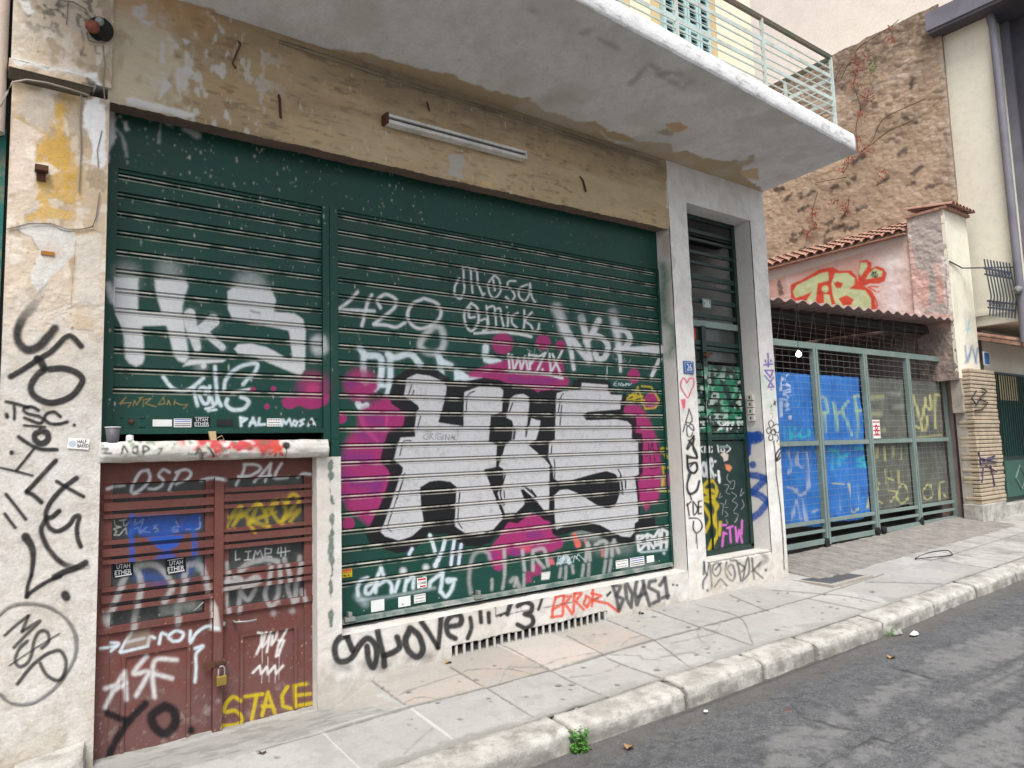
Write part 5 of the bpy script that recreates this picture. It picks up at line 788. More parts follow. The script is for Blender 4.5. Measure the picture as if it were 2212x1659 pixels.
# stickers on the shutters
def sticker(par, fr, x0, y0, x1, y1, Y, style, name='sticker', tilt=0, label=None, mat=None):
    p = U(fr, [(x0, y0), (x1, y1)]); X0, Z1 = onY(*p[0], Y); X1, Z0 = onY(*p[1], Y); cx_, cz_ = (X0+X1)/2, (Z0+Z1)/2; w_, h_ = X1-X0, Z1-Z0
    mb = MB(); fc = lambda q: [(*COL[q], 1)]*4
    def q(a0, b0, a1, b1, col, d):
        pts = [(a0, b0), (a1, b0), (a1, b1), (a0, b1)]; ct, st_ = math.cos(tilt), math.sin(tilt)
        mb.add([(cx_+(a*w_)*ct-(b*h_)*st_, Y-d, cz_+(a*w_)*st_+(b*h_)*ct) for a, b in pts], [(0, 1, 2, 3)], fc(col) if col else None)
    if style == 'utah':
        q(-.5, -.5, .5, .5, 'K', .002); q(-.42, .40, .40, .45, 'W', .003); q(-.42, -.45, .42, -.38, 'W', .003)
        tmesh(mb, 'UTAH', cx_-.34*w_, cz_+.04*h_, .30*h_, Y-.003, 'W', .68*w_); tmesh(mb, 'ETHER', cx_-.42*w_, cz_-.34*h_, .30*h_, Y-.003, 'W', .84*w_)
    elif style == 'blank': q(-.5, -.5, .5, .5, None, .002)
    elif style == 'lines':
        q(-.5, -.5, .5, .5, 'X', .002)
        for k, b in enumerate((.38, .15, -.1, -.32)): q(-.45, b-.045, .45, b+.045, 'B' if k < 2 else 'k', .003)
    elif style == 'grid':
        q(-.5, -.5, .5, .5, 'X', .002); q(-.4, -.02, .4, .04, 'k', .003)
        for k in range(8): q(-.45+k*.115, .28, -.39+k*.115, .42, 'k', .003); q(-.45+k*.115, -.40, -.39+k*.115, -.22, 'g', .003)
    elif style == 'yellow':
        q(-.5, -.5, .5, .5, 'Y', .002); q(-.42, .2, .42, .42, 'r', .003); q(-.42, .02, .42, .1, 'r', .003); tmesh(mb, '96 4-', cx_-.4*w_, cz_-.42*h_, .26*h_, Y-.003, 'K', .7*w_)
    elif style == 'redp':
        q(-.5, -.5, .5, .5, 'X', .002); q(-.42, .25, .42, .42, 'R', .003); tmesh(mb, '113408', cx_-.42*w_, cz_-.15*h_, .24*h_, Y-.003, 'K', .84*w_); q(-.2, -.42, .4, -.28, 'R', .003)
    elif style == 'half':
        q(-.5, -.5, .5, .5, 'X', .002); tmesh(mb, 'HALF', cx_-.05*w_, cz_+.02*h_, .34*h_, Y-.003, 'K', .42*w_); tmesh(mb, 'BAKED', cx_-.05*w_, cz_-.36*h_, .32*h_, Y-.003, 'K', .52*w_)
        t = np.linspace(0, 2*np.pi, 20)[:-1]; mb.add(np.stack([cx_-.28*w_+.17*w_*np.cos(t), np.full(19, Y-.003), cz_+.17*w_*np.sin(t)], 1), [tuple(range(19))], [(.45, .5, .56, 1)]*19)
    mk(name, mb, mat or m_pap, par, label=label)
sticker(sl_, 'A', 870, 1552, 1030, 1650, -.004, 'utah', label='black sticker reading UTAH ETHER'); sticker(sl_, 'A', 490, 1580, 670, 1645, -.004, 'blank', label='faded blank white sticker'); sticker(sl_, 'A', 688, 1572, 852, 1652, -.004, 'lines'); sticker(sl_, 'A', 1560, 1570, 1698, 1645, -.004, 'grid')
sticker(sr_, 'D', 112, 1158, 230, 1245, 0, 'yellow'); sticker(sr_, 'D', 990, 1265, 1105, 1368, 0, 'redp'); sticker(sr_, 'D', 450, 1530, 608, 1640, -.004, 'blank'); sticker(sr_, 'D', 770, 1490, 915, 1585, -.004, 'blank'); sticker(sr_, 'D', 955, 1462, 1092, 1540, -.004, 'grid')
sticker(sr_, 'E', 1482, 1060, 1630, 1130, -.004, 'grid'); sticker(sr_, 'E', 1650, 1030, 1820, 1105, -.004, 'lines'); sticker(sr_, 'E', 1845, 1005, 1935, 1070, -.004, 'blank')
sticker(SH, '02', 585, 470, 770, 560, -.206, 'half', label='round ended white sticker reading HALF BAKED', tilt=-.1)
# sill
A = np.linspace(.555, 1.945, 240); T_ = np.linspace(0, 1, 28)
def sfn(a, t):
    th = t*math.pi*1.0; zc = .082; e = np.clip(np.minimum(a-.55, 1.95-a)/.02, .3, 1)
    return (a, -.215-.065*np.sin(th)*e+.006*vnoise(a, t, .12, 261), zc+.062*np.cos(th)+.007*vnoise(a, t*.3, .15, 263))
mb = MB().grid(A, T_, sfn, lambda a, t: SI.at(a, .082+.062*np.cos(t*math.pi))); mb.box(.556, 1.944, -.214, .03, .022, .140); mk('shutter_sill', mb, m_pl, SH, smooth=True)
# red doors
DR = mk('metal_door', MB().box(.555, 1.872, -.078, -.03, -1.9, .03), m_red, SH, label='double leaf rust red metal door with barred panes')
mb = MB().front(.560, 1.870, -.102, .02, -.118, .04, DO, .005); mb.front(.560, .640, -1.9, -.102, -.112, .04, DO, .005); mb.front(1.165, 1.215, -.945, -.102, -.108, .04, DO, .005); mb.front(1.268, 1.310, -.935, -.102, -.108, .04, DO, .005); mb.front(1.812, 1.870, -1.9, -.102, -.112, .04, DO, .005); mk('door_frame', mb, m_red, DR, bevel=.002)
mb = MB().front(1.214, 1.270, -1.85, -.09, -.140, .06, DO, .005); mk('meeting_stile', mb, m_red, DR)
mb = MB().front(.640, 1.166, -.95, -.11, -.088, .004, DO, .005); mk('glass_pane', mb, m_glass, DR); mb = MB().front(1.308, 1.814, -.95, -.11, -.088, .004, DO, .005); mk('glass_pane', mb, m_glass, DR)
for x0, x1, L_ in ((.590, 1.213, [(.1795, .027), (.240, .048), (.297, .024), (.450, .024), (.508, .044), (.562, .024), (.722, .024), (.778, .044), (.838, .026)]), (1.271, 1.860, [(.176, .027), (.228, .046), (.283, .024), (.434, .024), (.486, .046), (.541, .026), (.703, .024), (.752, .046), (.806, .026)])):
    for z, h in L_: mk('door_bar', MB().front(x0, x1, -z-h/2, -z+h/2, -.128, .03, DO, .005), m_red, DR)
for x0, x1, zt in ((.585, 1.213, -.955), (1.271, 1.866, -.945)):
    mb = MB().front(x0, x1, -1.88, zt, -.104, .03, DO, .005); mb.front(x0-.01, x1, zt-.02, zt+.018, -.124, .03, DO, .005); mk('lower_panel', mb, m_red, DR)
for x0, x1 in ((.705, 1.085), (1.385, 1.76)):
    mb = MB()
    for a0, a1, b0, b1 in ((x0, x1, -1.128, -1.108), (x0, x0+.02, -1.88, -1.128), (x1-.02, x1, -1.88, -1.128)): mb.front(a0, a1, b0, b1, -.116, .02, DO, .005)
    mk('panel_moulding', mb, m_red, DR, bevel=.003)
hx, hz = onY(*U('F', (1300, 1575))[0], -.12); h2, hz2 = onY(*U('F', (1490, 1550))[0], -.12); h0, hz0 = onY(*U('F', (1200, 1600))[0], -.12)
mb = MB().tube([(hx, -.10, hz), (hx, -.15, hz), (hx+.03, -.16, hz), ((hx+h2)/2, -.165, hz-.004), (h2-.02, -.16, hz2), (h2, -.15, hz2)], .007, 10).lathe((h0, -.10, hz0), (0, -1, 0), [(0, .018), (.02, .018), (.03, .008)], 14); mk('handle', mb, m_gal, DR, smooth=True)
mb = MB().box(1.155, 1.225, -.146, -.138, -1.275, -1.240).box(1.225, 1.290, -.150, -.140, -1.265, -1.245).tube([(1.275, -.146, -1.235), (1.275, -.17, -1.245), (1.275, -.17, -1.265), (1.275, -.146, -1.275)], .006, 8); mk('hasp', mb, m_rust, DR)
gx, gz = onY(*U('F', (960, 1440))[0], -.10); mk('window_latch', MB().tube([(gx-.02, -.10, gz-.02), (gx, -.115, gz), (gx+.03, -.12, gz+.03)], .005, 8), m_gal, DR)
sticker(DR, 'F', 178, 1025, 360, 1150, -.092, 'utah', tilt=.06, label='square black sticker reading UTAH ETHER, lower left'); sticker(DR, 'F', 668, 995, 850, 1115, -.092, 'utah', tilt=.06, label='square black sticker reading UTAH ETHER, nearer the stile')
# wall strip, plinth, vent
e3 = lambda a, b: .006*vnoise(a, b, .12, 271)
mb = MB().front(1.868, 2.046, -1.95, .02, -.2, .2, PL, .007, e3); mk('jamb', mb, m_pl, SH)
zs_, ze_ = -1.205, -1.95
A = np.linspace(2.044, 5.705, 700); B = np.linspace(-1.95, -1.215, 130)
zg = lambda a: -1.478+.012*(a-2.94)/1.6
def vent(a, b): return ((a > 2.93) & (a < 4.57) & (b > zg(a)-.06) & (b < zg(a)+.030+.012*vnoise(a, 0*a, .12, 273)))
mb = MB().grid(A, B, lambda a, b: (a, -.2+e3(a, b)+np.where(vent(a, b), .16, 0), b), lambda a, b: np.where(vent(a, b)[..., None], np.array([.012, .011, .010, 1.]), PL.at(a, b)))  # vent recess coloured near black, painting in the shade of its holes
mb.box(2.05, 5.70, .02, .04, -1.26, -1.10, c=(.01, .01, .01, 1))  # added black strip: stands in for the shadowed gap under the large shutter
mb.grid(np.linspace(2.044, 5.705, 300), np.linspace(0, 1, 8), lambda a, t: (a, -.2+.25*t, -1.222+.012*t+.006*vnoise(a, t, .1, 275))); mk('plinth', mb, m_pl, SH)
mb = MB()
for k in range(23): x = 2.965+k*.0715; mb.box(x, x+.019, -.196, -.184, zg(x)-.08, zg(x)+.045)
mk('vent_grating', mb, Mt('grating_bars', (.50, .49, .47), bump=.2), SH)
# pier, lintel, right pier, step
mb = MB(); mb.front(5.702, 5.992, -1.95, 3.06, -.2, .01, PR, .007, lambda a, b: .007*vnoise(a, b, .14, 281)); mb.sideX(5.702, -.2, .06, -1.35, 2.4, RV, .008); mb.box(5.703, 5.99, -.192, .3, -1.95, 3.05); mk('pier', mb, m_pier, SH)
mb = MB().front(5.992, 7.128, 2.63, 3.06, -.2, .02, PR, .008, lambda a, b: .005*vnoise(a, b, .14, 283)); mb.box(5.992, 7.128, -.19, .25, 2.632, 3.05); mk('lintel', mb, m_pier, SH)
mb = MB().front(7.128, 7.42, -1.95, 3.06, -.2, .01, PR, .007, lambda a, b: .007*vnoise(a, b, .14, 285)); mb.sideX(7.128, -.2, .08, -1.2, 2.63, RW, .007); mb.box(7.129, 7.419, -.192, 8., -1.95, 3.05); mk('corner_pier', mb, m_pier, SH)
mb = MB().front(5.992, 7.130, -1.95, -1.165, -.195, .01, PR, .007, lambda a, b: .010*vnoise(a, b, .1, 287)+.03*np.clip((b+1.2)/.04, 0, 1)**2); mb.box(5.99, 7.13, -.168, .3, -1.95, -1.160); mk('entrance_step', mb, m_pl, SH)
# entrance door 26
D26 = mk('entrance_door', MB().box(6.0, 6.035,   .02, .08, -1.13, 2.62).box(7.07, 7.126, .02, .08, -1.13, 2.62).box(6.0, 7.12, .025, .08, 2.58, 2.63).box(6.0, 7.12, .02, .08, -1.155, -1.10), m_grd, SH, label='narrow green steel entrance door with slats and glass')
for z, h in ((2.447, .04), (2.352, .03), (2.203, .035), (2.082, .03), (1.921, .06), (1.814, .03), (1.655, .05), (1.484, .05), (1.17, .05), (1.106, .03)): mk('door_bar', MB().front(6.035, 7.07, z-h/2, z+h/2, .03, .03, DG, .012), m_grd, D26)
mk('transom', MB().front(6.03, 7.075, 1.35, 1.42, .022, .05, DG, .01), m_gate, D26)
mk('glass_pane', MB().box(6.30, 7.06, .06, .068, .97, 1.36), m_glass, D26); mk('red_notice', MB().box(6.04, 6.32, .035, .042, 1.16, 1.33).box(6.06, 6.30, .032, .036, 1.18, 1.31, c=(.42, .09, .07, 1)), Mt('red_board', (.30, .03, .025), rough=.5), D26)
mb = MB()
for k in range(11): 
    z = .93-k*.078; mb.front(6.035, 6.40, z-.062, z, .035-.01*(k % 2), .03, DG, .008); mb.front(6.46, 7.07, z-.066, z-.004, .035-.01*((k+1) % 2), .03, DG, .008)
mk('slats', mb, m_grd, D26); mb = MB().front(6.035, 7.07, -1.10, .07, .040, .03, DG, .006); mk('lower_panel', mb, m_grd, D26)
mk('meeting_stile', MB().front(6.395, 6.465, -1.10, 1.36, .01, .04, DG, .007), m_grd, D26); mk('door_latch', MB().tube([(6.38, -.0, 1.02), (6.52, -.02, 1.05)], .012, 8).box(6.41, 6.47, -.02, .02, 1.0, 1.06), m_rust, D26)
mk('letter_slot', MB().box(6.62, 6.80, .034, .039, -.01, .02), m_gate, D26)
mb = MB()
for z in (.60, .52, .44, .36): mb.box(7.095, 7.127, -.10, -.02, z-.07, z); mb.box(7.092, 7.096, -.07, -.05, z-.05, z-.02, c=(.03, .03, .03, 1))
mk('doorbell_panel', mb, m_plas, SH, bevel=.004)
mk('passage_wall', MB().box(5.75, 7.13, 3.2, 3.3, -1.3, 2.9).box(5.70, 5.76, .32, 3.3, -1.3, 2.9).box(5.76, 7.128, .05, 3.2, -1.25, -1.2), m_dark, SH); mb = MB().hexa([(5.8, .35, 2.9), (7.12, .35, 2.9), (7.12, 3.2, 1.0), (5.8, 3.2, 1.0)], [(5.8, .35, 3.0), (7.12, .35, 3.0), (7.12, 3.2, 1.1), (5.8, 3.2, 1.1)]); mk('stair_soffit', mb, m_dim, SH)
# upper storey
mk('upper_wall', MB().box(.05, 7.42, -.2, 8, 3.30, 9.5), m_cream, SH); mk('interior_wall', MB().box(.3, 5.6, .35, .45, -1.9, 3.2).box(.05, 7.4, .05, .3, 2.4, 3.3), m_dark, SH)
for x0, x1 in ((4.25, 5.08), (5.72, 6.52)):
    w_ = mk('window_surround', MB().box(x0-.14, x0-.02, -.225, -.198, 3.3, 6.2).box(x1+.02, x1+.16, -.225, -.198, 3.3, 6.2), m_ochre, SH)
    n = 4; lw = (x1-x0)/n
    for k in range(n):
        a0 = x0+k*lw+.006; a1 = a0+lw-.012; mb = MB().box(a0, a0+.035, -.26, -.205, 3.3, 6.0).box(a1-.035, a1, -.26, -.205, 3.3, 6.0)
        for z in np.arange(3.42, 6.0, .62): mb.box(a0+.034, a1-.034, -.255, -.21, z-.05, z+.05)
        mb.box(a0+.03, a1-.03, -.212, -.206, 3.3, 6.0, c=(.05, .09, .10, 1))
        for z in np.arange(3.50, 6.0, .045):
            if abs(((z-3.42) % .62)) < .065 or abs(((z-3.42) % .62)-.62) < .065: continue
            mb.hexa([(a0+.034, -.215, z+.02), (a1-.034, -.215, z+.02), (a1-.034, -.211, z+.026), (a0+.034, -.211, z+.026)], [(a0+.034, -.252, z-.012), (a1-.034, -.252, z-.012), (a1-.034, -.250, z-.006), (a0+.034, -.250, z-.006)])
        mk('louvred_shutter', mb, m_shut, w_)
# balcony
A = np.linspace(.02, 7.42, 520)
mb = MB().grid(A, np.linspace(0, 1, 120), lambda a, t: (a, -.19+t*(-1.375-.021*(7.42-a)+.19), zsof(a, -.19+t*(-1.375-.021*(7.42-a)+.19))+.004*vnoise(a, t, .4, 291)), lambda a, t: SF.at(a, -.19+t*(-1.375-.021*(7.42-a)+.19)))
BS = mk('balcony_slab', mb, m_sof, SH)
pf = [(0, 0), (-.012, .02), (-.018, .06), (-.016, .12), (-.006, .17), (.03, .205), (.10, .218), (.35, .222), (1.2, .225)]
pf2 = []
for i in range(len(pf)-1):
    for t in np.linspace(0, 1, 4)[:-1]: pf2.append((pf[i][0]+(pf[i+1][0]-pf[i][0])*t, pf[i][1]+(pf[i+1][1]-pf[i][1])*t))
pf2 = np.array(pf2+[pf[-1]])
def nose(a, j):
    jj = j.astype(int); yf = -1.375-.021*(7.42-a); e = np.clip((7.42-a)/.12, 0, 1); e = np.sqrt(1-(1-e)**2)
    return (a, yf+pf2[jj, 0]+.004*vnoise(a, jj*.03, .30, 293)+.10*(1-e), zsof(a, yf)-.002+pf2[jj, 1]*(.75+.25*e)+.004*vnoise(a, jj*.03, .2, 295))
nc = lambda a, j: np.stack([.20+0*a, .185+0*a, .165+0*a, np.clip(np.clip((vnoise(a, j*.05, .10, 297)-.28)*4, 0, 1)*.5+np.clip(1-np.abs(j-18)/3, 0, 1)*np.clip(vnoise(a, j*0, .25, 299)*3, 0, 1)*.7+np.clip(1-j/1.5, 0, 1)*np.clip(.2+vnoise(a, j*0, .2, 298)*2, 0, 1)*.6, 0, .85)], -1)
mb = MB().grid(np.linspace(.02, 7.42, 420), np.arange(len(pf2)), nose, nc); e_ = [nose(np.array([7.42]), np.array([float(j)])) for j in range(len(pf2))]; pts = [(float(p[0][0]), float(p[1][0]), float(p[2][0])) for p in e_]+[(7.42, -.18, 3.3), (7.42, -.18, 3.036)]; mb.add(pts, [tuple(range(len(pts)))]); mk('slab_nosing', mb, m_wht, BS, smooth=True)
RL = mk('balcony_railing', MB().bar((.1, -1.30, 4.10), (7.15, -1.30, 4.10), .03, .045).bar((7.15, -1.30, 4.10), (7.15, -.2, 4.10), .03, .045, side=(1, 0, 0)), Mt('dark_handrail', (.07, .085, .06), col2=(.12, .08, .05), rough=.5, bump=.1), SH)
for z, fl in ((3.97, 0), (3.88, 1), (3.80, 0), (3.71, 0), (3.63, 1), (3.55, 0), (3.46, 0)):
    hgt = .038 if fl else .010
    mk('rail_bar', MB().bar((.1, -1.30, z), (7.15, -1.30, z), .012, hgt).bar((7.15, -1.30, z), (7.15, -.2, z), .012, hgt, side=(1, 0, 0)), m_rail, RL)
for x in (.9, 2.1, 3.35, 4.62, 5.88, 7.12): mk('rail_post', MB().box(x-.012, x+.012, -1.320, -1.288, 3.28, 4.09), m_rail, RL)
for y in (-.75, -.25): mk('rail_post', MB().box(7.135, 7.165, y-.015, y+.015, 3.28, 4.09), m_rail, RL)
# cables and rods
def P0(fr, txt, Y): return [(lambda q: (q[0], Y, q[1]))(onY(*p, Y)) for p in U(fr, txt)]
for r, q, Y in ((.006, "0,920 60,800 110,710 230,690 400,715 600,770 770,825", -.27), (.004, "890,390 905,560 890,680 905,860", -.235), (.004, "720,110 720,480 690,1000 700,1300 680,1659", -.215), (.0035, "590,0 575,210", -.235), (.005, "520,0 640,20 740,80 780,160 790,230 750,290 770,350 840,370 920,340", -.25), (.003, "880,1130 840,1300 850,1440", -.21)):
    mk('cable', MB().tube(P0('00', q, Y), r, 6), m_cab, SH)
mk('cable', MB().tube(P0('01', "860,0 830,220 800,300 700,320 580,320 440,270 250,270 60,320", -.215), .0035, 6), m_cab, SH)
for k in range(2): mk('cable', MB().tube([(1.6+.5*i, -.207, 2.985-.028*k+.008*math.sin(i*1.7+k)) for i in range(9)], .0035, 5), m_cab, SH)
for q in ("10:200,800 205,850 212,1000 215,1020", "00:2060,330 2080,380 2040,470 2010,545 2040,590", "10:1485,860 1485,900 1500,960", "20:590,1510 615,1560 640,1659"):
    f, t = q.split(':'); p = P0(f, t, -.215); p[0] = (p[0][0], -.19, p[0][2]); mk('rusty_rod', MB().tube(p, .009 if f == '20' or '200,' in t else .006, 6), m_rust, SH)
mk('rusty_bracket', MB().box(.19, .255, -.26, -.2, 1.705, 1.735).box(.20, .245, -.22, -.2, 1.655, 1.705), m_rust, SH); mk('rusty_bracket', MB().box(.235, .300, -.212, -.2, 1.222, 1.245), Mt('orange_rust', (.35, .15, .04), rough=.8), SH)
# ------------------------------------------------------------------ things on and around the shop
LF = empty('strip_lamp', (3.1, -.2, 2.59), label='white fluorescent batten lamp with a dark slot, on the tan beam above the shutter', cat='lamp')
def lz(x): return 2.605+.012*(x-2.4)
mb = MB(); mb.bar((2.42, -.240, lz(2.42)+.014), (3.75, -.240, lz(3.75)+.014), .08, .024).bar((2.42, -.240, lz(2.42)-.033), (3.75, -.240, lz(3.75)-.033), .08, .028); mk('lamp_housing', mb, m_plas, LF, bevel=.004)
mk('lamp_slot', MB().bar((2.42, -.228, lz(2.42)-.010), (3.75, -.222, lz(3.75)-.010), .04, .032), m_blk, LF); mk('end_cap', MB().box(2.398, 2.422, -.285, -.2, lz(2.4)-.052, lz(2.4)+.030), m_rust, LF, bevel=.004); mk('end_cap', MB().box(3.748, 3.764, -.285, -.2, lz(3.8)-.05, lz(3.8)+.028), m_plas, LF, bevel=.004)
AL = empty('wall_siren', (.50, -.22, 2.60), label='broken round wall beacon with a red lens and dark casing, high on the left pilaster', cat='siren')
ax_ = np.array([-.50, -.80, -.32]); o_ = np.array([.515, -.225, 2.665])
mk('casing', MB().lathe(o_-ax_*.01, ax_, [(0, .050), (.02, .066), (.055, .070), (.075, .064), (.0751, .054), (.03, .048)], 24), m_blk, AL, smooth=True)
mk('lens', MB().lathe(o_+ax_*.055+np.array([-.026, 0, -.004]), ax_, [(0, .034), (.03, .036), (.045, .034), (.046, .026), (.012, .022)], 24, c=(.26, .085, .055, 1)), m_blk, AL, smooth=True)
mk('lamp_socket', MB().lathe(o_+ax_*.075+np.array([.012, -.01, .030]), ax_+np.array([.2, 0, .4]), [(0, .024), (.02, .026), (.03, .016)], 14), m_gal, AL, smooth=True)
NP = empty('number_plate', (5.865, -.21, .775), label='blue enamel house number 26 on the white pier', cat='number plate')
mb = MB().box(5.788, 5.945, -.216, -.206, .772, .902); mb.box(5.80, 5.933, -.2175, -.2155, .784, .890, c=(*COL['W'], 1)); mb.box(5.804, 5.929, -.2185, -.2170, .788, .886, c=(.025, .085, .30, 1)); mk('plate', mb, m_enam, NP, bevel=.002)
mk('numerals', tmesh(MB(), '26', 5.826, .800, .075, -.2195, 'W', .082), m_enam, NP)
N2 = empty('number_plate', (6.495, 0, 1.56), label='grey green house number 26 tied to the bars of the entrance door', cat='number plate')
mk('plate', MB().box(6.42, 6.57, -.005, .002, 1.565, 1.670), m_gate, N2, bevel=.002); mk('numerals', tmesh(MB(), '26', 6.45, 1.575, .075, -.0065, 'W', .09), m_enam, N2)
CU = empty('paper_cup', (.615, -.225, .143), label='grey paper cup left at the end of the sill', cat='cup')
mk('cup_body', MB().lathe((.617, -.225, .143), (0, 0, 1), [(0, .030), (.003, .031), (.085, .041), (.0851, .037), (.06, .034), (.012, .029)], 24), m_cup, CU, smooth=True); mk('rim', MB().tube([(.617+.041*math.cos(t), -.225+.041*math.sin(t), .229) for t in np.linspace(0, 2*math.pi, 25)], .003, 6), m_pap, CU, smooth=True)
tag(mk('bottle_cap', MB().box(.685, .730, -.235, -.205, .143, .150).lathe((.707, -.220, .150), (0, 0, 1), [(0, .022), (.03, .020), (.034, .010)], 14), m_plas, smooth=False), label='white plastic cap standing beside the grey cup on the sill', cat='cap')
tag(mk('tape_scrap', MB().hexa([(1.165, -.23, .145), (1.20, -.23, .145), (1.20, -.20, .145), (1.165, -.20, .145)], [(1.16, -.18, .205), (1.205, -.18, .205), (1.205, -.17, .205), (1.16, -.17, .205)]).tube([(1.21, -.20, .16), (1.235, -.21, .175), (1.25, -.21, .15), (1.22, -.21, .145)], .004, 6), Mt('tan_scrap', (.38, .28, .16))), label='small tan scrap of tape hanging over the middle of the sill', cat='scrap')
PK = empty('padlock', (1.253, -.18, -1.40), label='brass padlock hanging from the hasp of the red door', cat='padlock')
mk('padlock_body', MB().box(1.222, 1.284, -.190, -.165, -1.385, -1.325), m_brass, PK, bevel=.006); mk('shackle', MB().tube([(1.235, -.178, -1.328), (1.235, -.178, -1.285), (1.245, -.178, -1.268), (1.262, -.178, -1.268), (1.272, -.178, -1.285), (1.272, -.178, -1.328)], .0055, 8), m_gal, PK, smooth=True)
tag(mk('doorstep_block', MB().hexa([(.17, -.50, -1.72), (.50, -.42, -1.70), (.53, -.2, -1.70), (.19, -.2, -1.72)], [(.17, -.44, -1.585), (.49, -.40, -1.535), (.52, -.2, -1.515), (.19, -.2, -1.56)]), m_krb, bevel=.015), label='broken white stone block at the foot of the left pilaster', cat='stone block')
# weeds, leaves, scraps
def plant(name, x, y, z, n, r, h, mat, **kw):
    e = empty(name, (x, y, z), **kw); mb = MB(); st = MB()
    for k in range(n):
        t = rng.uniform(0, 6.28); q = r*math.sqrt(rng.random()); zz = z+h*rng.random()**1.2; cx_, cy_ = x+q*math.cos(t), y+q*math.sin(t)*.7; s = rng.uniform(.5, 1.)*.018*(h/.12)**.5; a = rng.uniform(0, 6.28); tl = rng.uniform(-.5, .8)
        d = np.array([math.cos(a), math.sin(a), tl]); d /= np.linalg.norm(d); p = np.cross(d, [0, 0, 1]); p /= np.linalg.norm(p); u = np.cross(p, d); o = np.array([cx_, cy_, zz])
        mb.add([o, o+d*s*.7+p*s*.55+u*.1*s, o+d*s*1.3+p*s*.4, o+d*s*1.7, o+d*s*1.3-p*s*.4, o+d*s*.7-p*s*.55+u*.1*s], [(0, 1, 2, 3), (0, 3, 4, 5)])
        if k % 4 == 0: st.tube([(x+.3*(cx_-x), y+.3*(cy_-y), z-.02), (cx_, cy_, zz)], .0012, 4)
    mk('leaves', mb, mat, e); mk('stems', st, m_weed, e); return e
wx, wy = onS(*U('23', (390, 1560))[0]); plant('weed', 2.875, -1.70, float(zroad(2.87))-.005, 220, .060, .12, m_weed, label='bright green weed tuft in the gap between two kerb stones', cat='weed')
plant('weed', .11, -.46, -1.66, 60, .06, .09, m_weed, label='small green weed at the foot of the left pilaster', cat='weed')
plant('weed', 6.62, -1.72, float(zroad(6.6)), 60, .10, .06, m_weed, label='low weeds in the kerb gap beside the white scraps', cat='weed'); plant('weed', 5.42, -1.40, float(zs(5.4, -1.4))-.01, 30, .05, .02, m_weed, label='flat bright moss patch behind the kerb joint', cat='weed')
def leaf(x, y, z, s, a, mat, **kw):
    mb = MB(); n = 7; L = []; Rr = []
    for i in range(n):
        t = i/(n-1); wv = s*.36*math.sin(math.pi*t**.8); L.append((t*s-s/2, wv, .010*math.sin(t*5)+.35*wv)); Rr.append((t*s-s/2, -wv, .010*math.sin(t*5+.5)+.30*wv))
    M_ = [(t_[0], 0, .006*math.sin(i)) for i, t_ in enumerate(L)]; V = np.array(L+M_+Rr); ca, sa = math.cos(a), math.sin(a); X = V[:, 0]*ca-V[:, 1]*sa; Y = V[:, 0]*sa+V[:, 1]*ca
    F_ = [(i, i+1, n+i+1, n+i) for i in range(n-1)]+[(n+i, n+i+1, 2*n+i+1, 2*n+i) for i in range(n-1)]; mb.add(np.stack([x+X, y+Y, z+.006+V[:, 2]], 1), F_)
    return tag(mk('fallen_leaf', mb, mat), cat='leaf', group='dry leaves on the ground', **kw)
m_brl = Mt('brown_leaf', (.12, .06, .04), rough=.7)
for fr, px, s, a, mt, lb in (('13', (1665, 750), .07, .4, m_leaf, 'orange dry leaf on the pink paving by the plinth'), ('13', (1730, 655), .07, 2.1, m_leaf, 'pale dry leaf at the left end of the vent grating'), ('13', (2040, 585), .08, .9, m_leaf, 'curled tan leaf lying under the vent grating'), ('13', (55, 1530), .06, 1.4, m_brl, 'dark brown leaf on the grey paving before the red doors'), ('23', (590, 415), .08, .3, m_leaf, 'yellowish leaf before the middle of the vent grating'), ('23', (1120, 325), .07, .1, m_brl, 'brown leaf on the pavement right of the vent')):
    x, y = onS(*U(fr, px)[0]); leaf(x, y, float(pvz(np.array([[x]]), np.array([[y]]))[0, 0]), s, a, mt, label=lb)
leaf(3.12, -1.86, float(zroad(3.1)), .085, .5, m_leaf, label='tan leaf on the road below the long kerb stone')
leaf(5.9, -2.05, float(zroad(5.9)), .09, .2, m_leaf, label='pale yellow leaf on the asphalt near the pier')
def scrap(name, x, y, z, s, mat, **kw):
    mb = MB(); n = 9; a = np.linspace(0, 2*np.pi, n+1)[:-1]; r1 = s*(.6+.5*rng.random(n)); r2 = r1*.6
    V = [(x+r*math.cos(t), y+r*.6*math.sin(t), z+.004) for r, t in zip(r1, a)]+[(x+r*math.cos(t), y+r*.6*math.sin(t), z+s*(.25+.3*rng.random())) for r, t in zip(r2, a)]+[(x, y, z+s*.35)]
    mb.add(V, [(i, (i+1) % n, n+(i+1) % n, n+i) for i in range(n)]+[(n+i, n+(i+1) % n, 2*n) for i in range(n)]); return tag(mk(name, mb, mat), **kw)
m_rub = Mt('broken_concrete', (.33, .32, .30), col2=(.25, .24, .22), sc1=9, bump=.7)
scrap('paper_scrap', 6.72, -1.86, float(zroad(6.7)), .06, m_pap, label='crumpled white paper in the gutter by the kerb gap', cat='litter'); scrap('stone_chip', 6.70, -1.72, float(zroad(6.7))-.01, .085, m_rub, label='flat pale stone chip in the kerb gap', cat='stone')
scrap('paper_scrap', 3.9, -1.80, float(zroad(3.9)), .022, m_pap, label='tiny white crumb of paper below the kerb joint', cat='litter'); scrap('stone_chip', 4.3, -2.15, float(zroad(4.3)), .03, m_red, label='small reddish chip lying on the asphalt', cat='stone')
def onR(fr, px):
    q = U(fr, px)[0]; d = ray(*q); t = 3.
    for _ in range(40): t += (d[2]*t-float(zroad(d[0]*t)))/(-d[2])*.8
    return d[0]*t, d[1]*t-5
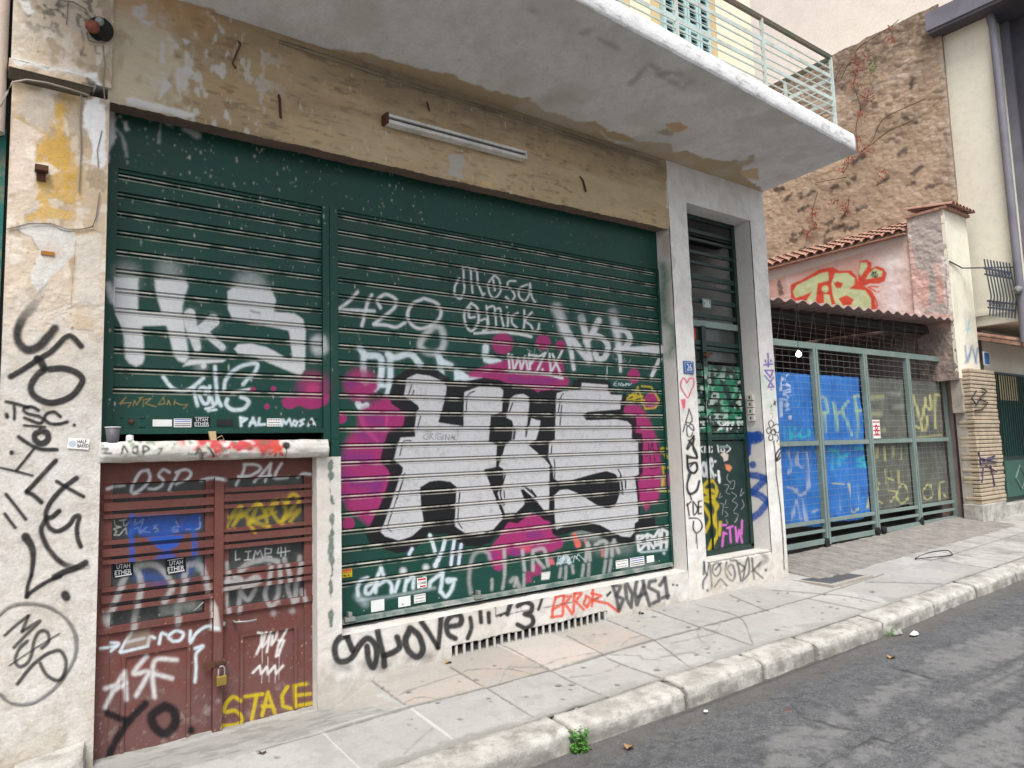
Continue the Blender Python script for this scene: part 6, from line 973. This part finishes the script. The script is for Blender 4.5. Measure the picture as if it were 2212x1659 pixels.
for k, (px, s) in enumerate((((1290, 300), .10), ((1440, 285), .12), ((1560, 262), .10))):
    x, y = onR('33', px); scrap('stone_chip', x, y, float(zroad(x))-.01, s, m_rub, label=['nearest grey lump of broken kerb at the foot of the low kerb stone', 'middle grey lump of broken kerb at the foot of the low kerb stone', 'farthest grey lump of broken kerb at the foot of the low kerb stone'][k], cat='stone', group='kerb rubble')
x, y = onS(*U('33', (540, 15))[0]); MH = empty('manhole_cover', (x, y, float(zs(x, y))), label='dark grey manhole cover set in the pavement near the gate', cat='manhole cover')
mb = MB().box(x-.35, x+.35, y-.20, y+.20, float(zs(x, y))-.05, float(zs(x, y))+.008); mk('lid', mb, Mt('iron_lid', (.10, .10, .105), rough=.5, bump=.8, bs=80), MH, bevel=.004); mb = MB()
for a0, a1, b0, b1 in ((-.42, .42, -.27, -.205), (-.42, .42, .205, .27), (-.42, -.355, -.205, .205), (.355, .42, -.205, .205)): mb.box(x+a0, x+a1, y+b0, y+b1, float(zs(x, y))-.05, float(zs(x, y))+.006)
mk('frame', mb, Mt('iron_frame', (.36, .33, .29), bump=.3), MH)
x, y = onS(*U('32', (1450, 1485))[0]); zc = float(zs(x, y)); tag(mk('cable_loop', MB().tube([(x+.42*math.cos(t)*(1+.15*math.sin(3*t)), y+.13*math.sin(t), zc+.012+.01*math.sin(2*t)) for t in np.linspace(0, 6.4, 40)], .006, 6), m_blk, smooth=True), label='flattened loop of black strapping on the far pavement', cat='cable')
# ------------------------------------------------------------------ neighbour at the left edge
NB = empty('neighbour_building', (-1, 0, -1.6), label='sliver of the neighbouring building with a teal panel at the left edge', cat='building')
mk('wall', MB().box(-4, -.01, -.12, 5, 1.95, 9), Mt('neighbour_plaster', (.60, .52, .44), bump=.2), NB); mk('teal_panel', MB().box(-4, .054, -.14, .2, -1.9, 1.95), Mt('teal_paint', (.01, .13, .11), rough=.5, grime=(.25, .2, .1), gam=.5), NB); mk('drainpipe', MB().tube([(.0, -.19, 1.9), (.0, -.19, 4)], .045, 16), Mt('beige_pipe', (.62, .50, .42), rough=.5, bump=.05), NB, smooth=True); mk('dark_joint', MB().box(.020, .12, -.11, .2, -1.9, 5), m_dark, NB)
# ------------------------------------------------------------------ yard: gate, tarpaulins, roof, walls
GT = empty('folding_gate', (10.4, .3, -1.4), label='grey green folding yard gate of steel frames and wire mesh', cat='gate')
PX = [7.46, 9.14, 10.48, 11.83, 13.15]
mb = MB().bar((7.45, .30, 1.335), (13.18, .30, 1.375), .05, .085); mk('head_rail', mb, m_gate, GT)
for i, x in enumerate(PX):
    w_ = .05
    xs = (x,) if i in (0, 4) else (x-.031, x+.031)
    for xx in xs: mk('gate_post', MB().box(xx-.021, xx+.021, .27, .30, -1.33, 1.33).box(xx-.021, xx-.016, .30, .335, -1.33, 1.33), m_gate, GT)
for i in range(4):
    a, b = PX[i]+.066, PX[i+1]-.066
    for z, h in ((.02, .062), (-1.02, .045), (-1.145, .036), (-1.285, .062)): mk('gate_rail', MB().box(a, b, .275, .325, z-h/2, z+h/2), m_gate, GT)
    mb = MB()
    for z in np.arange(-.95, 1.3, .085): mb.box(a, b, .292, .296, z-.0016, z+.0016)
    for xx in np.arange(a+.06, b, .16): mb.box(xx-.0006, xx+.0006, .297, .300, -1.0, 1.3)
    mk('wire_mesh', mb, m_gal, GT)
for i, (x, y) in enumerate(((9.10, .26), (10.44, .24), (10.62, .24), (11.85, .26))):
    g0 = float(zs(x, y))+.06; mk('caster', MB().lathe((x-.02, y, g0+.055), (0, 1, 0), [(0, .055), (.035, .055)], 16).box(x-.03, x+.02, y-.01, y+.045, g0+.05, -1.31), m_blk, GT)
mb = MB()
for k in range(30):
    x = 7.5+k*.19; mb.tube([(x, .28, 1.36), (x+.10*((-1)**k), .24, 1.88)], .0018, 4)
for z in np.arange(1.45, 1.95, .07): mb.box(7.45, 13.0, .27, .272, z-.0009, z+.0009)
mk('infill_mesh', mb, Mt('rusted_wire', (.16, .12, .10), rough=.6), GT)
TL = ['blue tarpaulin behind the first gate panel, beside the pier, with white and turquoise writing', 'blue tarpaulin behind the second gate panel, with yellow green writing', 'olive tarpaulin behind the third gate panel, with a striped notice on it', 'olive tarpaulin behind the last gate panel, next to the yard wall']
for i, (a, b, zt, zb) in enumerate(((7.48, 9.12, .96, -1.08), (9.17, 10.46, .965, -1.08), (10.52, 11.82, .985, -1.0), (11.86, 13.10, .99, -1.0))):
    A = np.linspace(a, b, int((b-a)/.010)); B = np.linspace(0, 1, 200); ph = rng.uniform(0, 6)
    fnz = lambda a_, t: zb+(1-t)*(.03*np.sin(a_*5+ph)+.05*vnoise(a_, 0*a_, .5, 301+i))+(zt+.012*vnoise(a_, 0*a_, .2, 305+i)-zb)*t
    mb = MB().grid(A, B, lambda a_, t: (a_, .36+.016*np.sin(a_*62+2*vnoise(a_, t, .4, 307))+.022*vnoise(a_, t*1.2, .25, 309+i), fnz(a_, t)), lambda a_, t: TP.at(a_, fnz(a_, t)))
    tag(mk('tarpaulin', mb, m_blue if i < 2 else m_oliv, smooth=True), label=TL[i], cat='tarpaulin', group='tarpaulins tied inside the gate')
nx, nz = onY(*U('32', (890, 310))[0], .28); n2, nz2 = onY(*U('32', (965, 470))[0], .28); mb = MB().box(nx, n2, .262, .266, nz2, nz)
for k in range(4): mb.box(nx+.01, n2-.01, .260, .262, nz-(nz-nz2)*(.15+k*.23), nz-(nz-nz2)*(.08+k*.23), c=(.45, .07, .08, 1))
tmesh(mb, '8', (nx+n2)/2-.05, (nz+nz2)/2-.09, .16, .259, 'R', .09); tag(mk('paper_notice', mb, m_pap), label='small white and red notice on the gate, before the olive tarpaulin', cat='notice')
YR = empty('shed_roof', (10.2, 2, 1.8), label='pinkish corrugated roof over the yard behind the gate', cat='roof')
def rfn(a, b, d=0): e0 = .18-.035*(a-7.5); return (a, b*(7-e0)+e0, 1.865+.0265*(a-7.5)+b*.12+.024*np.sin(a*2*math.pi/.27)+d)
mb = MB().grid(np.arange(7.425, 13.0, .018), np.linspace(0, 1, 24), lambda a, b: rfn(a, b)); mb.grid(np.arange(7.425, 13.0, .018), np.linspace(0, 1, 24), lambda a, b: rfn(a, b, -.012)); mb.grid(np.arange(7.425, 13.0, .018), np.array([0., 1.]), lambda a, t: (a, .18-.035*(a-7.5), 1.865+.0265*(a-7.5)+.024*np.sin(a*2*math.pi/.27)-.012+.012*t)); mk('roof_sheet', mb, m_corr, YR)
mk('roof_beam', MB().bar((7.43, .55, 1.74), (13.0, .45, 1.89), .10, .12), m_dark, YR); mk('back_boarding', MB().box(7.42, 13.0, 7.0, 7.1, -1.6, 2.1), m_dark, YR); mk('inner_partition', MB().hexa([(10.6, 3.2, -1.5), (12.9, 2.2, -1.5), (12.9, 2.3, -1.5), (10.6, 3.3, -1.5)], [(10.6, 3.2, .9), (12.9, 2.2, 1.1), (12.9, 2.3, 1.1), (10.6, 3.3, .9)]), m_dark, YR)
q = U('31', (265, 1402))[0]; d = ray(*q); t = 9.6/np.linalg.norm(d); bp_ = d*t+np.array([0, -5, 0]); LB = empty('hanging_bulb', bp_, label='glowing round bulb hanging in the dark yard behind the gate', cat='lamp')
mk('globe', MB().lathe(bp_-np.array([0, 0, .045]), (0, 0, 1), [(.012, .005), (.018, .02), (.030, .030), (.045, .034), (.060, .030), (.073, .018), (.09, .012)], 20), glow('lit_globe', (1, .93, .80), 9.), LB, smooth=True); mk('flex', MB().tube([bp_+np.array([0, 0, .045]), bp_+np.array([0, 0, .6])], .004, 6), m_blk, LB)
# yard side wall and far pilaster
YW = empty('yard_wall', (13.4, 1, -1.4), label='pink yard wall with red and green bubble letters under a clay tile coping, ending in a cream pilaster', cat='wall')
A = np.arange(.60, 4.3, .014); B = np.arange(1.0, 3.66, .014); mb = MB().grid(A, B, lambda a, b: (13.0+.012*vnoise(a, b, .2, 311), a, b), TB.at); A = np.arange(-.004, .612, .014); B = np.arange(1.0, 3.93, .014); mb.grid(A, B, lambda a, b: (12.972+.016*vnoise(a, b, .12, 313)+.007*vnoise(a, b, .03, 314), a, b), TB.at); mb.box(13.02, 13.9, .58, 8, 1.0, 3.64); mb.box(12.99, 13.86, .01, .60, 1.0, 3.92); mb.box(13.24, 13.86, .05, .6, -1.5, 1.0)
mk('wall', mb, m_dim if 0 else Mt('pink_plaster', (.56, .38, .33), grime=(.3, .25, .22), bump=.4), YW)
mk('lower_wall', MB().box(13.22, 13.4, .55, 7, -1.5, 1.02), m_dim, YW)
mb = MB().front(12.97, 13.88, 1.02, 3.93, -.004, .05, FP, .02, lambda a, b: .01*vnoise(a, b, .3, 315)); mk('pilaster', mb, m_yel, YW)
def tiles(y0, y1, x0, x1, z0, z1, pitch): 
    mb = MB(); n = int((y1-y0)/pitch)
    for k in range(n):
        yc = y0+(k+.5)*pitch
        for (s, r, dz) in ((1, pitch*.42, .0),):
            A_ = np.linspace(0, math.pi, 9); nb = 5
            for c_ in range(nb):
                f0, f1 = c_/nb, (c_+1.12)/nb; P_ = []
                for f in (f0, f1):
                    rr = r*(1.08 if f == f0 else .92)
                    for th in A_: P_.append((x0+(x1-x0)*f, yc+rr*math.cos(th)+rng.uniform(-.002, .002), z0+(z1-z0)*f+rr*math.sin(th)*.75+(.015 if f == f0 else 0)))
                m_ = len(A_); mb.add(P_, [(i, i+1, m_+i+1, m_+i) for i in range(m_-1)])
        mb.box(x0+.02, x1, y0+k*pitch, y0+(k+1)*pitch, z0-.03, z0-.005) if k % 1 == 0 else None
    return mb
mk('tile_coping', tiles(.62, 7.6, 12.86, 14.0, 3.66, 4.12, .185), m_tile, YW)
mb = MB()
for k in range(7):
    xc = 13.0+k*.135; A_ = np.linspace(0, math.pi, 9); P_ = [(xc+.06*math.cos(t), y, 3.96+.05*math.sin(t)+(y+.12)*.15) for y in (-.16, .6) for t in A_]; mb.add(P_, [(i, i+1, 10+i, 9+i) for i in range(8)]); P_ = [(xc+.048*math.cos(t), y, 3.955+.04*math.sin(t)+(y+.12)*.15) for y in (-.155, .6) for t in A_]; mb.add(P_, [(i, i+1, 10+i, 9+i) for i in range(8)])
mb.box(12.94, 13.92, -.06, .62, 3.91, 3.955); mk('pilaster_tiles', mb, m_tile, YW)
mb = MB()
for k in range(34):
    z = -1.06+k*.066; j = rng.uniform(-.012, .012); mb.box(13.10+j, 14.12+rng.uniform(-.02, .02), -.13+j, .12, z, z+.056)
mk('ribbed_courses', mb, m_brk, YW, bevel=.012); mk('pillar_core', MB().box(13.13, 14.08, -.10, .11, -1.1, 1.18), Mt('mortar', (.25, .2, .15)), YW); mk('pillar_base', MB().box(13.04, 14.02, -.15, .14, -1.55, -1.06), m_krb, YW, bevel=.01)
mb = MB()
for q, cc in (("1850,40 1890,60 1840,110 1800,180 1760,120 1800,60;1830,130 1900,160 1850,220 1790,230", (.03, .025, .03, 1)), ("1820,580 1840,700 1900,640 1960,620 1880,700 1980,760;1860,720 1850,850;1920,700 1960,880;1830,640 1990,680", (.07, .05, .12, 1))):
    for part in q.split(';'):
        p = [(lambda g: (g[0], -.146, g[1]))(onY(*p_, -.146)) for p_ in U('32', part)]; mb.tube(p, .012, 5, c=cc)
mk('scribble', mb, m_blk, YW)
YL = empty('steel_jamb', (13.1, .2, -1.4), label='dark steel gate jamb with a crumbled concrete post beside the last gate panel', cat='post')
mk('jamb_bar', MB().box(13.19, 13.24, .16, .22, -1.4, .65), m_grey, YL); mk('crumbled_post', MB().front(13.03, 13.20, .45, 1.03, -.002, .16, None, .03, lambda a, b: .02*vnoise(a, b, .1, 345)).front(13.10, 13.24, -1.45, .45, -.01, .16, None, .03, lambda a, b: .02*vnoise(a, b, .1, 346)), Mt('crumbled_concrete', (.40, .36, .31), col2=(.30, .26, .22), sc1=6, bump=.6), YL)
# stone wall with red creeper
def swx(a, b):
    k1, k2, _, i2 = worley(a+.03*vnoise(a, b, .15, 401), b-.28*a+.03*vnoise(a, b, .15, 403), .125, .062, 405); return 14.0+.02*vnoise(a, b, .35, 321)+.008*vnoise(a, b, .09, 323)-.010*np.clip((k2-k1)/.25, 0, 1)*(.4+.6*i2)
tag(mk('stone_wall', MB().grid(np.arange(.15, 5.0, .022), np.arange(2.3, 8.09, .022), lambda a, b: (swx(a, b), a, b+.05*vnoise(a, 0*a, .3, 325)*(b > 7.9)), SW_.at).box(14.06, 14.5, .16, 9, -1.5, 8.04), m_stn), label='tall brown rubble stone wall rising behind the tiled yard wall', cat='wall')
CR = empty('creeper', (13.95, 1.4, 3.8), label='thin red leaved creeper climbing the brown stone wall', cat='creeper'); lv = MB(); st = MB()
def onW(fr, t): return [(13.93, *onX(*p, 13.93)) for p in U(fr, t)]
for fr, q in (('30', "780,1330 760,1100 800,940 760,800 740,720 780,560 770,430 1060,230 1130,170"), ('30', "790,1320 900,1220 960,1080 1040,1000 1300,880 1360,850"), ('30', "800,1320 880,1260 1050,1130 1250,1040"), ('30', "760,800 860,850 920,820"), ('30', "430,1600 420,1580 680,1530"), ('31', "430,0 400,100 380,230 420,290 350,350 330,430"), ('31', "700,50 690,130 640,230"), ('30', "700,1350 690,1430 650,1480"), ('30', "780,560 700,550 620,700 570,680"), ('30', "560,790 600,640 660,540")):
    p = onW(fr, q); st.tube(catmull(np.array(p)), .007, 5)
for fr, x, y, n, r in (('30', 760, 520, 26, 45), ('30', 800, 600, 26, 40), ('30', 750, 720, 26, 50), ('30', 860, 840, 44, 60), ('30', 800, 1000, 22, 40), ('30', 790, 1195, 14, 25), ('30', 840, 1290, 40, 60), ('30', 690, 1390, 26, 40), ('30', 650, 1475, 14, 20), ('30', 1060, 340, 18, 30), ('30', 1050, 250, 8, 15), ('31', 400, 180, 36, 50), ('31', 410, 300, 22, 40), ('31', 350, 370, 20, 35), ('31', 670, 140, 30, 45), ('31', 570, 100, 14, 40), ('30', 1000, 1510, 16, 50), ('30', 860, 500, 10, 30)):
    for _ in range(n):
        p = U(fr, [(x+rng.normal()*r*.6, y+rng.normal()*r*.6)])[0]; Y_, Z_ = onX(*p, 13.90); o = np.array([13.88+rng.uniform(-.05, .04), Y_, Z_]); s = rng.uniform(.018, .042); a = rng.uniform(0, 6.28); dy, dz = math.cos(a), math.sin(a); k = rng.uniform(-.5, .5)
        lv.add([o, o+s*np.array([k, dy*.6-dz*.5, dz*.6+dy*.5]), o+s*np.array([k, dy*1.3, dz*1.3]), o+s*np.array([k, dy*.6+dz*.5, dz*.6-dy*.5])], [(0, 1, 2, 3)])
mk('stem', st, m_stem, CR); mk('leaves', lv, m_ivy, CR)
p = U('30', (905, 575))[0]; Y_, Z_ = onX(*p, 13.85); plant('weed', 13.85, Y_, Z_-.1, 70, .10, .22, m_weed, label='small green plant growing out of the brown stone wall', cat='plant')
# buildings beyond
tag(mk('stucco_building', MB().grid(np.linspace(.5, 14, 60), np.linspace(-1.5, 20, 60), lambda a, b: (17.5+.02*vnoise(a, b, .6, 331), a, b)).box(17.55, 30, .5, 14, -1.5, 20), m_stu), label='pale pinkish stuccoed building rising behind the stone wall', cat='building')
CB = empty('cream_building', (16, .2, -1.4), label='cream townhouse beyond the yard wall, with an iron window grille, tiled canopy and green door', cat='building')
mk('wall', MB().box(13.98, 18.5, .16, 6, -1.5, 2.0).box(14.08, 18.5, -.60, 6, 1.98, 7.5), m_yel, CB, bevel=.01); mk('string_course', MB().box(14.04, 18.5, -.63, .15, 2.16, 2.24), m_yel, CB)
mk('cornice', MB().box(13.74, 18.5, -3.0, .30, 7.52, 7.86), m_gry2, CB); mk('cornice_soffit', MB().box(13.76, 18.5, -2.98, .28, 7.46, 7.52), m_grey, CB)
mk('drainpipe', MB().tube([(14.02, -.66, 1.6), (14.02, -.66, 7.2), (14.05, -.62, 7.45)], .065, 14), m_gry2, CB, smooth=True)
mb = MB(); 
for t in np.linspace(0, 1, 9): x = 13.28+.72*t; y = -.43-.12*t; mb.tube([(x, y, 2.02), (x, y-.05, 2.35), (x, y, 2.98)], .012, 6)
for z in (2.16, 2.27, 2.72, 2.82): mb.bar((13.25, -.43, z), (14.03, -.55, z), .02, .03)
mk('window_grille', mb, Mt('dark_grille', (.07, .085, .11), rough=.5), CB)
mb = MB()
for z0 in (2.18, 2.735):
    for t in np.linspace(.05, .95, 9): x = 13.28+.72*t; y = -.43-.12*t; mb.tube([(x+.03*math.cos(a), y, z0+.04+.03*math.sin(a)) for a in np.linspace(0, 6.28, 9)], .007, 4)
mk('grille_scroll', mb, Mt('dark_grille_scroll', (.07, .085, .11), rough=.5), CB)
mb = MB()
for k in range(14):
    xc = 14.1+k*.2; A_ = np.linspace(0, math.pi, 8); P_ = [(xc+.085*math.cos(t), y, (1.62 if y < -.3 else 1.86)+.06*math.sin(t)) for y in (-.62, .16) for t in A_]; mb.add(P_, [(i, i+1, 9+i, 8+i) for i in range(7)])
mb.hexa([(14.0, -.60, 1.55), (16.9, -.60, 1.55), (16.9, .16, 1.78), (14.0, .16, 1.78)], [(14.0, -.60, 1.61), (16.9, -.60, 1.61), (16.9, .16, 1.85), (14.0, .16, 1.85)]); mk('canopy', mb, m_tile, CB)
mb = MB().box(14.72, 16.6, .10, .15, -1.12, 1.22); DD = mk('front_door', mb, m_grd, CB, label='green iron front door with a barred upper light'); mk('upper_light', MB().box(14.85, 15.75, .08, .102, .70, 1.16), m_ochre, DD); mb = MB()
for x in np.arange(14.85, 16.5, .11): mb.box(x-.012, x+.012, .065, .085, -.32, 1.18)
mk('door_bar', mb, Mt('green_bar', (.012, .06, .05), rough=.5), DD); mk('lower_panel', MB().box(14.8, 16.5, .08, .102, -1.05, -.40), Mt('pale_green_panel', (.05, .13, .10), rough=.5), DD); mk('diamond', MB().tube([(15.2, .07, -.72), (15.45, .07, -.50), (15.7, .07, -.72), (15.45, .07, -.94), (15.2, .07, -.72)], .014, 5), m_gate, DD)
mk('threshold', MB().box(14.0, 18, -.10, .16, -1.6, -1.14), m_krb, CB)
px_, pz_ = onY(*U('31', (1885, 1440))[0], -.02); mk('street_number', MB().box(px_-.12, px_+.12, -.03, -.012, pz_-.12, pz_+.12).box(px_-.10, px_+.10, -.033, -.030, pz_-.10, pz_+.10, c=(.04, .14, .40, 1)), m_pap, CB)
mk('wall_lamp', MB().lathe((13.98, -.64, 2.48), (-1, -.4, 0), [(0, .03), (.04, .07), (.10, .07), (.14, .03)], 14), m_gal, CB)
mk('cable', MB().tube([(12.98, -.02, 3.0), (13.4, -.05, 2.93), (14.0, -.6, 2.9)], .012, 6), m_grey, CB)
GB = empty('grey_building', (17, -1.5, 2.3), label='slate grey projecting upper storey at the upper right edge', cat='building')
mk('wall', MB().box(14.6, 20, -3.0, -.61, 2.3, 7.45), m_grey, GB); mk('band', MB().box(14.56, 20, -3.04, -.62, 4.3, 4.62), m_gry2, GB); mk('corner_trim', MB().box(14.52, 14.62, -.74, -.605, 2.3, 7.45), m_gry2, GB)
